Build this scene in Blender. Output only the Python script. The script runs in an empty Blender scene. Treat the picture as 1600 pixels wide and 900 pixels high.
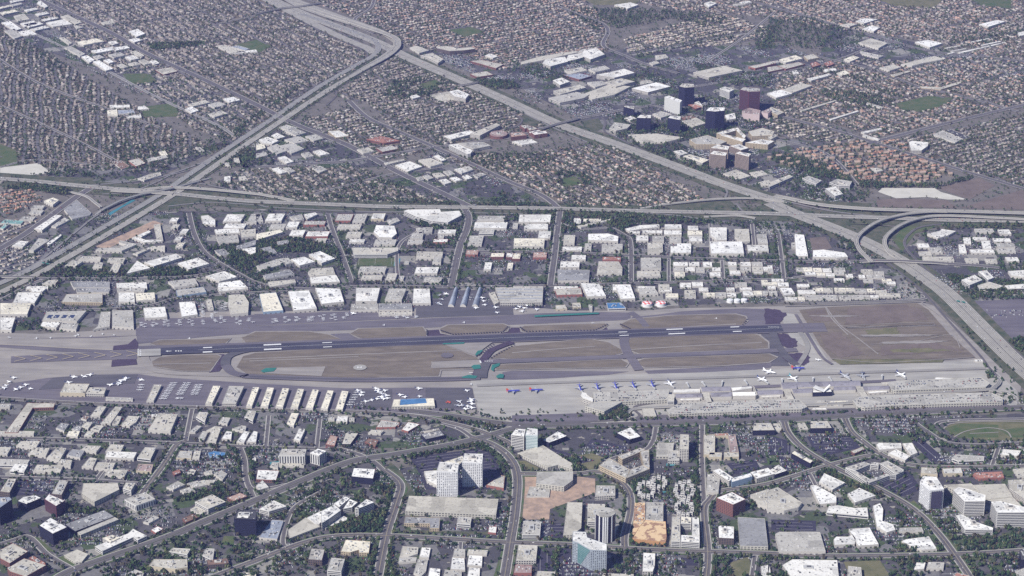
import bpy, math, random
import numpy as np
from mathutils import Vector
random.seed(11); rng = np.random.default_rng(5)
sc = bpy.context.scene; COL = sc.collection
R = math.radians
# ---------------------------------------------------------------- camera, sky, sun, exposure
F = 3500.0; CY = -5630.0; CH = 2450.0; PITCH = R(22.2)
cam = bpy.data.objects.new('camera', bpy.data.cameras.new('camera')); COL.objects.link(cam); sc.camera = cam
cam.location = (0, CY, CH); cam.rotation_euler = (R(90) - PITCH, 0, 0)
cam.data.sensor_width = 36; cam.data.lens = 36 * F / 1600; cam.data.clip_start = 10; cam.data.clip_end = 60000
SUN_EL = 44.0; SUN_AZ = 226.0          # azimuth clockwise from +Y: the sun stands behind the viewer's left shoulder
w = bpy.data.worlds.new("World"); sc.world = w; w.use_nodes = True
nt = w.node_tree; bg = nt.nodes['Background']; sky = nt.nodes.new('ShaderNodeTexSky')
sky.sky_type = 'NISHITA'; sky.sun_disc = False; sky.sun_elevation = R(SUN_EL); sky.sun_rotation = R(SUN_AZ)
sky.altitude = 300; sky.air_density = 1.3; sky.dust_density = 1.0; sky.ozone_density = 6
nt.links.new(sky.outputs[0], bg.inputs[0]); bg.inputs[1].default_value = 0.075
sl = bpy.data.lights.new('sun', 'SUN'); sl.energy = 5.0; sl.angle = R(0.53); sl.color = (1.0, 0.95, 0.88)
so = bpy.data.objects.new('sun', sl); COL.objects.link(so)
so.rotation_euler = (R(90 - SUN_EL), 0, R(180 - SUN_AZ) + math.pi * 0)
_d = Vector((math.sin(R(SUN_AZ)), math.cos(R(SUN_AZ)), math.tan(R(SUN_EL)))).normalized()
so.rotation_euler = _d.to_track_quat('Z', 'Y').to_euler()
sc.view_settings.view_transform = 'Standard'; sc.view_settings.look = 'None'
sc.view_settings.exposure = 0.34; sc.view_settings.gamma = 1
sc.cycles.volume_bounces = 1; sc.cycles.max_bounces = 5; sc.cycles.diffuse_bounces = 2; sc.cycles.glossy_bounces = 2
sc.cycles.use_denoising = False
# ---------------------------------------------------------------- photo pixel (1600x900) -> point on the ground (or at height z)
cp, sp = math.cos(PITCH), math.sin(PITCH)
def U(px, py, z=0.0):
    a = (px - 800) / F; b = (450 - py) / F
    dx, dy, dz = a, cp + b * sp, -sp + b * cp
    t = (z - CH) / dz
    return (dx * t, CY + dy * t)
def PX(x, y, z=0.0):
    rx, ry, rz = np.asarray(x), np.asarray(y) - CY, np.asarray(z) - CH
    dep = ry * cp - rz * sp; up = ry * sp + rz * cp
    return 800 + F * rx / dep, 450 - F * up / dep
# ---------------------------------------------------------------- occupancy of the ground, kept on a picture-sized grid
OCC = np.zeros((900, 1600), np.uint8)
def inpoly(X, Y, P):
    ins = np.zeros(X.shape, bool); n = len(P)
    for i in range(n):
        x1, y1 = P[i]; x2, y2 = P[(i + 1) % n]
        if y1 == y2: continue
        c = ((Y < y1) != (Y < y2)) & (X < (x2 - x1) * (Y - y1) / (y2 - y1) + x1)
        ins ^= c
    return ins
def mark(P, val=1, grow=0.0, grid=None):
    g = OCC if grid is None else grid
    xs = [p[0] for p in P]; ys = [p[1] for p in P]
    x0, x1 = max(0, int(min(xs)) - 1), min(1599, int(max(xs)) + 2); y0, y1 = max(0, int(min(ys)) - 1), min(899, int(max(ys)) + 2)
    if x1 <= x0 or y1 <= y0: return
    YY, XX = np.mgrid[y0:y1, x0:x1]
    m = inpoly(XX + .5, YY + .5, P)
    g[y0:y1, x0:x1][m] = val
def occ(x, y, grid=None):
    g = OCC if grid is None else grid
    px, py = PX(x, y)
    xi = np.floor(px).astype(int); yi = np.floor(py).astype(int)
    inside = (xi >= 0) & (xi < 1600) & (yi >= 0) & (yi < 900)
    return np.where(inside, g[np.clip(yi, 0, 899), np.clip(xi, 0, 1599)], 0)
# ---------------------------------------------------------------- materials
HAZE = 1.7e-5
MATS = {}
def mat(name, col, rough=.85, spec=.25, noise=0, scale=.05, col2=None, metal=0):
    if name in MATS: return MATS[name]
    m = bpy.data.materials.new(name); m.use_nodes = True; t = m.node_tree; b = t.nodes['Principled BSDF']
    b.inputs['Roughness'].default_value = rough; b.inputs['Specular IOR Level'].default_value = spec; b.inputs['Metallic'].default_value = metal
    if noise or col2:
        g = t.nodes.new('ShaderNodeNewGeometry'); n = t.nodes.new('ShaderNodeTexNoise'); n.inputs['Scale'].default_value = scale
        n.inputs['Detail'].default_value = 6; n.inputs['Roughness'].default_value = .65
        t.links.new(g.outputs['Position'], n.inputs['Vector'])
        r = t.nodes.new('ShaderNodeValToRGB'); t.links.new(n.outputs[0], r.inputs[0])
        c2 = col2 or tuple(c * (1 - noise) for c in col)
        r.color_ramp.elements[0].position = .36; r.color_ramp.elements[1].position = .64
        r.color_ramp.elements[0].color = (*c2, 1); r.color_ramp.elements[1].color = (*col, 1)
        t.links.new(r.outputs[0], b.inputs['Base Color'])
    else: b.inputs['Base Color'].default_value = (*col, 1)
    MATS[name] = m; return m
def node_mat(name, build, rough=.85, spec=.25):
    m = bpy.data.materials.new(name); m.use_nodes = True; t = m.node_tree; b = t.nodes['Principled BSDF']
    b.inputs['Roughness'].default_value = rough; b.inputs['Specular IOR Level'].default_value = spec
    t.links.new(build(t), b.inputs['Base Color']); MATS[name] = m; return m
def N(t, k, **kw):
    n = t.nodes.new(k)
    for a, v in kw.items(): setattr(n, a, v)
    return n
def pos(t): return N(t, 'ShaderNodeNewGeometry').outputs['Position']
def noise(t, v, s, det=5, rough=.6):
    n = N(t, 'ShaderNodeTexNoise'); n.inputs['Scale'].default_value = s; n.inputs['Detail'].default_value = det; n.inputs['Roughness'].default_value = rough
    t.links.new(v, n.inputs['Vector']); return n.outputs[0]
def ramp(t, f, stops, const=False):
    r = N(t, 'ShaderNodeValToRGB'); e = r.color_ramp.elements
    if const: r.color_ramp.interpolation = 'CONSTANT'
    e[0].position, e[0].color = stops[0][0], (*stops[0][1], 1); e[1].position, e[1].color = stops[1][0], (*stops[1][1], 1)
    for p, c in stops[2:]: x = e.new(p); x.color = (*c, 1)
    t.links.new(f, r.inputs[0]); return r.outputs[0]
def mixc(t, f, a, b, mode='MIX'):
    m = N(t, 'ShaderNodeMix', data_type='RGBA', blend_type=mode)
    if isinstance(f, float): m.inputs[0].default_value = f
    else: t.links.new(f, m.inputs[0])
    for i, v in ((6, a), (7, b)):
        if isinstance(v, tuple): m.inputs[i].default_value = (*v, 1)
        else: t.links.new(v, m.inputs[i])
    return m.outputs[2]
def rot(t, v, ang, sx=1, sy=1):
    m = N(t, 'ShaderNodeMapping'); m.inputs['Rotation'].default_value = (0, 0, ang); m.inputs['Scale'].default_value = (sx, sy, 1)
    t.links.new(v, m.inputs['Vector']); return m.outputs[0]
def cells(t, v, s):
    n = N(t, 'ShaderNodeTexVoronoi', distance='CHEBYCHEV'); n.inputs['Scale'].default_value = s; n.inputs['Randomness'].default_value = .75
    t.links.new(v, n.inputs['Vector']); sep = N(t, 'ShaderNodeSeparateColor'); t.links.new(n.outputs['Color'], sep.inputs[0]); return sep.outputs[0]
def ground_build(t):                                    # yards, verges and dry earth between everything
    p = pos(t); a = noise(t, p, .02, 8, .75); b = noise(t, p, .0012, 3)
    c = ramp(t, a, [(.3, (.07, .085, .05)), (.45, (.125, .115, .10)), (.55, (.17, .155, .135)), (.7, (.26, .235, .21))])
    return mixc(t, b, c, (.135, .125, .115))
node_mat('ground_mat', ground_build, .95, .1)
def yards_build(t):
    p = pos(t); a = noise(t, p, .06, 4, .8); v = cells(t, rot(t, p, R(-33)), .05)
    c = ramp(t, a, [(.32, (.048, .066, .038)), (.46, (.105, .094, .075)), (.56, (.175, .152, .122)), (.7, (.27, .24, .20))])
    c2 = ramp(t, v, [(0, (.6, .6, .6)), (1, (1.15, 1.1, 1.05))])
    return mixc(t, 1.0, c, c2, 'MULTIPLY')
node_mat('yards_mat', yards_build, .95, .1)
def lots_build(ang, name, lo=.07, hi=.20):
    def f(t):
        p = pos(t); v = cells(t, rot(t, p, ang), .017); a = noise(t, p, .09, 5, .7); b = noise(t, p, .012, 4)
        c = ramp(t, v, [(0, (lo, lo * .96, lo * 1.04)), (.42, (lo * 1.35, lo * 1.29, lo * 1.34)), (.7, (hi * .8, hi * .78, hi * .76)), (.86, (hi * 1.25, hi * 1.2, hi * 1.08)), (.94, (.06, .085, .04))], True)
        g = ramp(t, b, [(.56, (0, 0, 0)), (.60, (1, 1, 1))])
        c = mixc(t, g, c, (.062, .082, .042)); k_ = ramp(t, noise(t, p, .03, 3), [(.63, (0, 0, 0)), (.66, (1, 1, 1))]); c = mixc(t, k_, c, (.27, .25, .21))
        d = ramp(t, a, [(.3, (.72, .72, .74)), (.7, (1.2, 1.2, 1.18))])
        return mixc(t, 1.0, c, d, 'MULTIPLY')
    node_mat(name, f, .9, .2)
lots_build(R(0), 'lots_mat'); lots_build(R(-33), 'lots33_mat'); lots_build(R(-18), 'lots18_mat')
def soil_build(t):
    p = pos(t); q = rot(t, p, R(-6), .25, 1); a = noise(t, q, .05, 7, .7); b = noise(t, p, .004, 4)
    c = ramp(t, a, [(.3, (.08, .07, .062)), (.42, (.125, .105, .09)), (.5, (.155, .13, .108)), (.68, (.25, .21, .17))])
    return mixc(t, b, c, (.15, .128, .10))
node_mat('dry_grass', soil_build, .95, .1)
def apron_build(lo, hi):
    def f(t):
        p = pos(t); q = rot(t, p, R(-6), .12, 1); a = noise(t, q, .06, 6, .6); b = noise(t, p, .008, 4)
        c = ramp(t, a, [(.3, lo), (.7, hi)]); d = ramp(t, b, [(.3, (.85, .85, .86)), (.7, (1.1, 1.08, 1.05))])
        return mixc(t, 1.0, c, d, 'MULTIPLY')
    return f
node_mat('concrete_apron', apron_build((.27, .26, .24), (.37, .36, .33)), .9, .2)
node_mat('shoulder_mat', apron_build((.215, .20, .19), (.30, .28, .255)), .92, .2)
node_mat('airfield_asphalt', apron_build((.105, .096, .115), (.155, .142, .158)), .9, .2)
node_mat('dark_asphalt', apron_build((.075, .072, .085), (.11, .105, .115)), .9, .25)
node_mat('runway_asphalt', apron_build((.038, .038, .058), (.075, .073, .095)), .85, .25)
def freeway_build(base, dark, bands=5.5):
    def f(t):
        uv = N(t, 'ShaderNodeUVMap'); s = N(t, 'ShaderNodeSeparateXYZ'); t.links.new(uv.outputs[0], s.inputs[0])
        m = N(t, 'ShaderNodeMath', operation='MULTIPLY'); t.links.new(s.outputs[0], m.inputs[0]); m.inputs[1].default_value = 2 * math.pi / bands
        sn = N(t, 'ShaderNodeMath', operation='SINE'); t.links.new(m.outputs[0], sn.inputs[0])
        c = ramp(t, sn.outputs[0], [(0, dark), (1, base)])
        a = noise(t, pos(t), .03, 5, .7); d = ramp(t, a, [(.3, (.8, .8, .8)), (.7, (1.12, 1.12, 1.1))])
        return mixc(t, 1.0, c, d, 'MULTIPLY')
    return f
node_mat('freeway_concrete', freeway_build((.44, .415, .355), (.22, .21, .195)), .9, .2)
node_mat('freeway_grey', freeway_build((.32, .31, .285), (.20, .195, .19)), .9, .2)
node_mat('road_asphalt', freeway_build((.142, .132, .134), (.105, .097, .10), 7), .9, .2)
node_mat('road_pale', freeway_build((.22, .21, .205), (.185, .178, .175), 7), .9, .2)
mat('verge', (.05, .07, .04), .95, .1, .45, .03, (.12, .112, .08)); mat('median_mat', (.055, .058, .055), .9, .2, .3, .1); mat('kerb_mat', (.36, .345, .31))
mat('lawn', (.055, .095, .035), .95, .1, .3, .03, (.11, .115, .06)); mat('dry_park', (.17, .155, .09), .95, .1, .3, .03, (.10, .105, .055))
mat('dirt', (.42, .30, .22), .95, .1, .5, .045, (.24, .185, .15)); mat('field_soil', (.17, .138, .122), .95, .1, .25, .02); mat('pale_earth', (.52, .50, .44), .95, .1, .15, .02)
mat('teal_turf', (.035, .17, .145), .9, .2, .2, .05); mat('pool', (.05, .20, .23), .2, .5); mat('yellow_paint', (.48, .40, .22)); mat('white_paint', (.60, .60, .59)); mat('black_lot', (.05, .047, .07), .8, .2, .3, .1)
mat('purple_asphalt', (.07, .052, .08), .9, .2, .25, .05)
ROOF = {'T': (.70, .655, .54), 'w': (.68, .665, .625), 't': (.47, .445, .385), 'l': (.41, .395, .36), 'g': (.27, .27, .275), 'd': (.07, .07, .08), 'b': (.07, .18, .36), 'e': (.20, .36, .34), 'r': (.36, .18, .14),
        'o': (.50, .30, .17), 'p': (.33, .25, .235), 'u': (.29, .32, .38), 'W': (.74, .73, .70), 'm': (.30, .19, .20), 'n': (.20, .13, .10), 'c': (.42, .30, .25), 'v': (.23, .22, .25)}
def roof_mat(c):
    if 'roof_' + c in MATS: return MATS['roof_' + c]
    b = ROOF[c]
    if c == 'o':
        def fo(t):
            p = rot(t, pos(t), R(4)); n = N(t, 'ShaderNodeTexBrick'); n.inputs['Scale'].default_value = .16; n.inputs['Mortar Size'].default_value = .05; n.inputs['Color1'].default_value = (.52, .31, .18, 1); n.inputs['Color2'].default_value = (.40, .23, .14, 1); n.inputs['Mortar'].default_value = (.15, .10, .08, 1); t.links.new(p, n.inputs['Vector'])
            return mixc(t, ramp(t, noise(t, pos(t), .05, 4), [(.45, (0, 0, 0)), (.5, (1, 1, 1))]), n.outputs[0], (.60, .44, .26))
        return node_mat('roof_o', fo)
    def f(t):
        p = pos(t); a = noise(t, p, .12, 6, .75); v = cells(t, p, .028)
        d = ramp(t, a, [(.28, (.45, .44, .43)), (.42, (.86, .85, .84)), (.5, (.98, .98, .97)), (.7, (1.05, 1.05, 1.05))])
        vo = N(t, 'ShaderNodeTexVoronoi'); vo.inputs['Scale'].default_value = .085; t.links.new(p, vo.inputs['Vector']); d = mixc(t, ramp(t, vo.outputs['Distance'], [(.10, (1, 1, 1)), (.14, (0, 0, 0))]), d, (.42, .42, .44)); e = ramp(t, v, [(0, (.72, .72, .71)), (.4, (.97, .97, .96)), (1, (1.05, 1.05, 1.04))])
        return mixc(t, 1.0, mixc(t, 1.0, b, d, 'MULTIPLY'), e, 'MULTIPLY')
    return node_mat('roof_' + c, f, .85, .2)
WALL = {'p': (.50, .475, .43), 's': (.60, .585, .55), 'k': (.022, .022, .038), 'G': (.66, .66, .66), 'v': (.58, .57, .54), 'n': (.22, .10, .08), 'q': (.50, .55, .55), 'm': (.11, .035, .045), 'B': (.34, .27, .22),
        'z': (.50, .50, .48), 'x': (.48, .46, .40), 'c': (.28, .12, .10), 'y': (.50, .44, .33), 'o': (.45, .25, .12), 'u': (.25, .33, .42), 'h': (.30, .335, .37), 'P': (.52, .42, .41), 'T': (.48, .40, .28), 'd': (.13, .10, .09)}
for k, c in WALL.items(): mat('wall_' + k, c, .45 if k == 'k' else .8, .15 if k == 'k' else .25, .12, .3)
mat('window_glass', (.035, .04, .055), .25, .5); mat('teal_glass', (.09, .20, .20), .3, .5); mat('blue_glass', (.035, .045, .09), .4, .2); mat('brown_glass', (.06, .055, .085), .25, .5)
mat('unit_grey', (.40, .40, .39)); mat('unit_dark', (.10, .10, .10)); mat('concrete', (.44, .42, .38), .9, .2, .15, .1); mat('solar', (.03, .04, .09), .3, .5)
def attr_mat(name, rough=.9, spec=.2, nz=.2):
    def f(t):
        a = N(t, 'ShaderNodeAttribute', attribute_name='Col'); n = ramp(t, noise(t, pos(t), .35, 3), [(.3, (1 - nz,) * 3), (.7, (1 + nz * .6,) * 3)])
        return mixc(t, 1.0, a.outputs[0], n, 'MULTIPLY')
    return node_mat(name, f, rough, spec)
attr_mat('mass_roof'); attr_mat('mass_leaf', .95, .08, .35); attr_mat('mass_car', .45, .4, .05)
def obj_mat(name, rough=.9, spec=.2, nz=.2):
    def f(t):
        a = N(t, 'ShaderNodeObjectInfo'); n = ramp(t, noise(t, pos(t), .35, 3), [(.3, (1 - nz,) * 3), (.7, (1 + nz * .6,) * 3)])
        return mixc(t, 1.0, a.outputs['Color'], n, 'MULTIPLY')
    return node_mat(name, f, rough, spec)
obj_mat('tint_roof'); obj_mat('tint_leaf', .95, .08, .35); obj_mat('tint_car', .4, .45, .04)
M = MATS
# ---------------------------------------------------------------- mesh helpers
def tag(o, label=None, cat=None, group=None, kind=None):
    if label: o['label'] = label
    if cat: o['category'] = cat
    if group: o['group'] = group
    if kind: o['kind'] = kind
    return o
def area2(P): return sum(P[i][0] * P[(i + 1) % len(P)][1] - P[(i + 1) % len(P)][0] * P[i][1] for i in range(len(P)))
def ccw(P): return P if area2(P) > 0 else P[::-1]
class MB:
    def __init__(s): s.v = []; s.f = []; s.m = []; s.uv = []
    def face(s, pts, mi=0, uv=None):
        b = len(s.v); s.v += [tuple(p) for p in pts]; s.f.append(tuple(range(b, b + len(pts)))); s.m.append(mi); s.uv += uv or [(0, 0)] * len(pts)
    def sheet(s, P, z, mi=0): s.face([(x, y, z) for x, y in ccw(P)], mi)
    def prism(s, P, z0, z1, mi=0, top=True, sides=True, mt=None):
        P = ccw(P); n = len(P)
        if sides:
            for i in range(n):
                a, b = P[i], P[(i + 1) % n]; s.face([(a[0], a[1], z0), (b[0], b[1], z0), (b[0], b[1], z1), (a[0], a[1], z1)], mi)
        if top: s.face([(x, y, z1) for x, y in P], mi if mt is None else mt)
    def box(s, x0, y0, z0, x1, y1, z1, mi=0): s.prism([(x0, y0), (x1, y0), (x1, y1), (x0, y1)], z0, z1, mi)
    def build(s, name, mats, parent=None, smooth=False):
        me = bpy.data.meshes.new(name); me.from_pydata(s.v, [], s.f)
        mats = mats if isinstance(mats, (list, tuple)) else [mats]
        for m in mats: me.materials.append(M[m] if isinstance(m, str) else m)
        if any(s.m): me.polygons.foreach_set('material_index', s.m)
        if any(u != (0, 0) for u in s.uv): me.uv_layers.new().data.foreach_set('uv', [c for u in s.uv for c in u])
        if smooth: me.polygons.foreach_set('use_smooth', [True] * len(s.f))
        o = bpy.data.objects.new(name, me); COL.objects.link(o)
        if parent: o.parent = parent
        return o
def empty(name, loc=(0, 0, 0), rz=0):
    o = bpy.data.objects.new(name, None); COL.objects.link(o); o.location = loc; o.rotation_euler = (0, 0, rz); o.empty_display_size = 5; return o
def inset(P, d):                                          # move every edge inwards by d (negative = outwards)
    P = ccw(P); n = len(P); out = []
    for i in range(n):
        a, b, c = P[i - 1], P[i], P[(i + 1) % n]
        e1 = (b[0] - a[0], b[1] - a[1]); e2 = (c[0] - b[0], c[1] - b[1]); l1 = math.hypot(*e1) or 1; l2 = math.hypot(*e2) or 1
        n1 = (-e1[1] / l1, e1[0] / l1); n2 = (-e2[1] / l2, e2[0] / l2); k = 1 + n1[0] * n2[0] + n1[1] * n2[1]; k = max(k, .4)
        out.append((b[0] + d * (n1[0] + n2[0]) / k, b[1] + d * (n1[1] + n2[1]) / k))
    return out
LAY = [0.0]
def ribbon(pts, width, z, kind_mat, name='road', heights=None, occw=None, skirt=0, px=True, off=0):
    """A strip along a line of picture points, laid on the ground (or carried at the given heights)."""
    hs = heights or [0] * len(pts)
    W = [U(p[0], p[1], h) if px else p for p, h in zip(pts, hs)]
    # smooth the line (Catmull-Rom)
    q = []; H = []
    for i in range(len(W) - 1):
        p0 = W[max(i - 1, 0)]; p1 = W[i]; p2 = W[i + 1]; p3 = W[min(i + 2, len(W) - 1)]
        for k in range(6):
            t = k / 6
            q.append(tuple(.5 * ((2 * p1[j]) + (-p0[j] + p2[j]) * t + (2 * p0[j] - 5 * p1[j] + 4 * p2[j] - p3[j]) * t * t + (-p0[j] + 3 * p1[j] - 3 * p2[j] + p3[j]) * t ** 3) for j in (0, 1)))
            s_ = t * t * (3 - 2 * t); H.append(hs[i] + (hs[i + 1] - hs[i]) * s_)
    q.append(W[-1]); H.append(hs[-1])
    L = []; Rr = []; D = [0]
    for i in range(len(q)):
        a = q[max(i - 1, 0)]; b = q[min(i + 1, len(q) - 1)]; dx, dy = b[0] - a[0], b[1] - a[1]; l = math.hypot(dx, dy) or 1
        nx, ny = -dy / l, dx / l; c = (q[i][0] + nx * off, q[i][1] + ny * off)
        L.append((c[0] + nx * width / 2, c[1] + ny * width / 2)); Rr.append((c[0] - nx * width / 2, c[1] - ny * width / 2))
        if i: D.append(D[-1] + math.hypot(q[i][0] - q[i - 1][0], q[i][1] - q[i - 1][1]))
    mb = MB()
    for i in range(len(q) - 1):
        mb.face([(*Rr[i], z + H[i]), (*Rr[i + 1], z + H[i + 1]), (*L[i + 1], z + H[i + 1]), (*L[i], z + H[i])], 0, [(0, D[i]), (0, D[i + 1]), (width, D[i + 1]), (width, D[i])])
        ow = (occw or width) / 2 + 1
        if ow > 0 and off == 0:
            def o_(c, s_): 
                return None
            A = [PX(*(q[i][0] + (L[i][0] - q[i][0]) * s_ * ow / (width / 2), q[i][1] + (L[i][1] - q[i][1]) * s_ * ow / (width / 2))) for s_ in (1, -1)]
            B = [PX(*(q[i + 1][0] + (L[i + 1][0] - q[i + 1][0]) * s_ * ow / (width / 2), q[i + 1][1] + (L[i + 1][1] - q[i + 1][1]) * s_ * ow / (width / 2))) for s_ in (1, -1)]
            mark([A[0], B[0], B[1], A[1]], 2)
    return mb, q, H, L, Rr
SHEETN = [0]
def sheet(pts, z, m, name, occv=None, fr=None, kind='structure'):
    if fr: pts = [(fr[0] + x * fr[2], fr[1] + y * fr[2]) for x, y in pts]
    mb = MB(); SHEETN[0] += 1
    mb.sheet([U(*p) for p in pts], z + (SHEETN[0] % 100) * .004); o = mb.build(name, m); tag(o, kind=kind)
    if occv is not None: mark(pts, occv)
    return o
def T(c, r): return (c * 400, r * 225, .25)
def pts(s): return [tuple(float(v) for v in p.split(',')) for p in s.split()]

def rough(P, amp, n=5, seed=1):                       # a worn, uneven version of an outline
    q = random.Random(seed); out = []
    for i in range(len(P)):
        a, b = P[i], P[(i + 1) % len(P)]
        for k in range(n):
            t = k / n; out.append((a[0] + (b[0] - a[0]) * t + q.uniform(-amp, amp), a[1] + (b[1] - a[1]) * t + q.uniform(-amp, amp) * .5))
    return out
# ================================================================ GROUND, ZONES
mb = MB(); mb.sheet([(-6000, -4200), (6000, -4200), (9000, 14000), (-9000, 14000)], 0); tag(mb.build('ground', 'ground_mat'), kind='structure')
ZONES = {  # housing estates: outline in the photo, street direction, roof palette, house spacing
 'a': ('-20,20 60,75 250,190 330,230 240,270 60,262 -20,300', 100, 'g', 1), 'b': ('60,-15 415,-15 600,85 490,150 370,225 300,200 180,110 60,30', 123, 'g', 1),
 'c': ('440,-15 900,-15 955,45 948,78 815,97 790,112 720,88 640,72 590,50 560,30', 33, 'c', 1), 'd': ('975,62 1120,20 1210,48 1190,62 985,88', 33, 't', 1),
 'e': ('900,-15 1620,-15 1620,165 1480,190 1370,215 1215,165 1215,110 1330,92 1400,96 1520,90 1520,75 1340,50 1180,25 1050,15', 123, 'c', 1), 'f': ('1370,225 1620,175 1620,300 1560,283 1480,260', 33, 'g', 1),
 'g': ('615,90 730,140 800,172 855,198 690,228 620,205 575,160 520,150', 33, 'g', 1), 'h': ('470,190 552,168 640,218 680,235 600,250 535,222', 33, 'w', 1),
 'i': ('790,245 940,222 1020,260 1115,322 900,322 840,305 770,275', 123, 'c', 1), 'j': ('380,265 560,262 600,280 700,318 440,312 330,290', 123, 'g', 1),
 'k': ('-20,303 45,297 68,312 10,340 -20,345', 30, 'r', .8), 'l': ('1215,255 1250,232 1300,225 1370,222 1490,268 1440,285 1330,285', 20, 'r', 1.2), 'm': ('1210,165 1370,222 1290,222 1190,210', 33, 't', 1),
 'n': ('690,245 780,238 770,270 720,262', 33, 'g', 1), 'o': ('-20,345 60,345 20,375 -20,395', 50, 'g', 1), 'p': ('-20,400 60,385 70,410 30,440 -20,430', 50, 'g', 1)}
for k, (s, ang, pal, sp_) in ZONES.items(): sheet(pts(s), .15, 'yards_mat', 'yards')
LOTS = [('-20,425 100,340 290,330 430,330 800,334 1240,342 1350,370 1400,420 1450,470 1180,472 840,488 500,492 0,518 -20,520', 'lots_mat'),
 ('-20,620 300,636 600,643 760,662 1240,660 1620,645 1620,920 800,920 800,700 380,700 -20,720', 'lots_mat'), ('-20,700 420,702 530,705 600,735 400,790 90,920 -20,920', 'lots18_mat'), ('90,920 400,790 610,735 800,700 800,920', 'lots18_mat'),
 ('440,345 360,215 470,190 540,225 620,260 560,262 380,262 330,290', 'lots33_mat'), ('780,120 980,75 1220,70 1300,100 1210,130 1215,165 1200,215 1290,222 1340,285 1330,325 1200,300 960,215', 'lots33_mat'), ('600,285 690,232 720,262 790,285 870,325 740,325', 'lots33_mat'),
 ('-15,0 60,-10 250,115 400,165 350,205 180,118 60,75 -15,30', 'lots33_mat'), ('1395,405 1450,360 1620,345 1620,600 1500,470', 'lots_mat'), ('1300,40 1500,80 1620,100 1620,130 1380,110 1280,88', 'lots33_mat'), ('640,75 800,95 880,115 780,130 700,100', 'lots33_mat'), ('60,262 230,262 330,225 380,215 230,285 100,288', 'lots33_mat')]
for s, m in LOTS: sheet(pts(s), .2, m, 'parking_ground')
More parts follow.
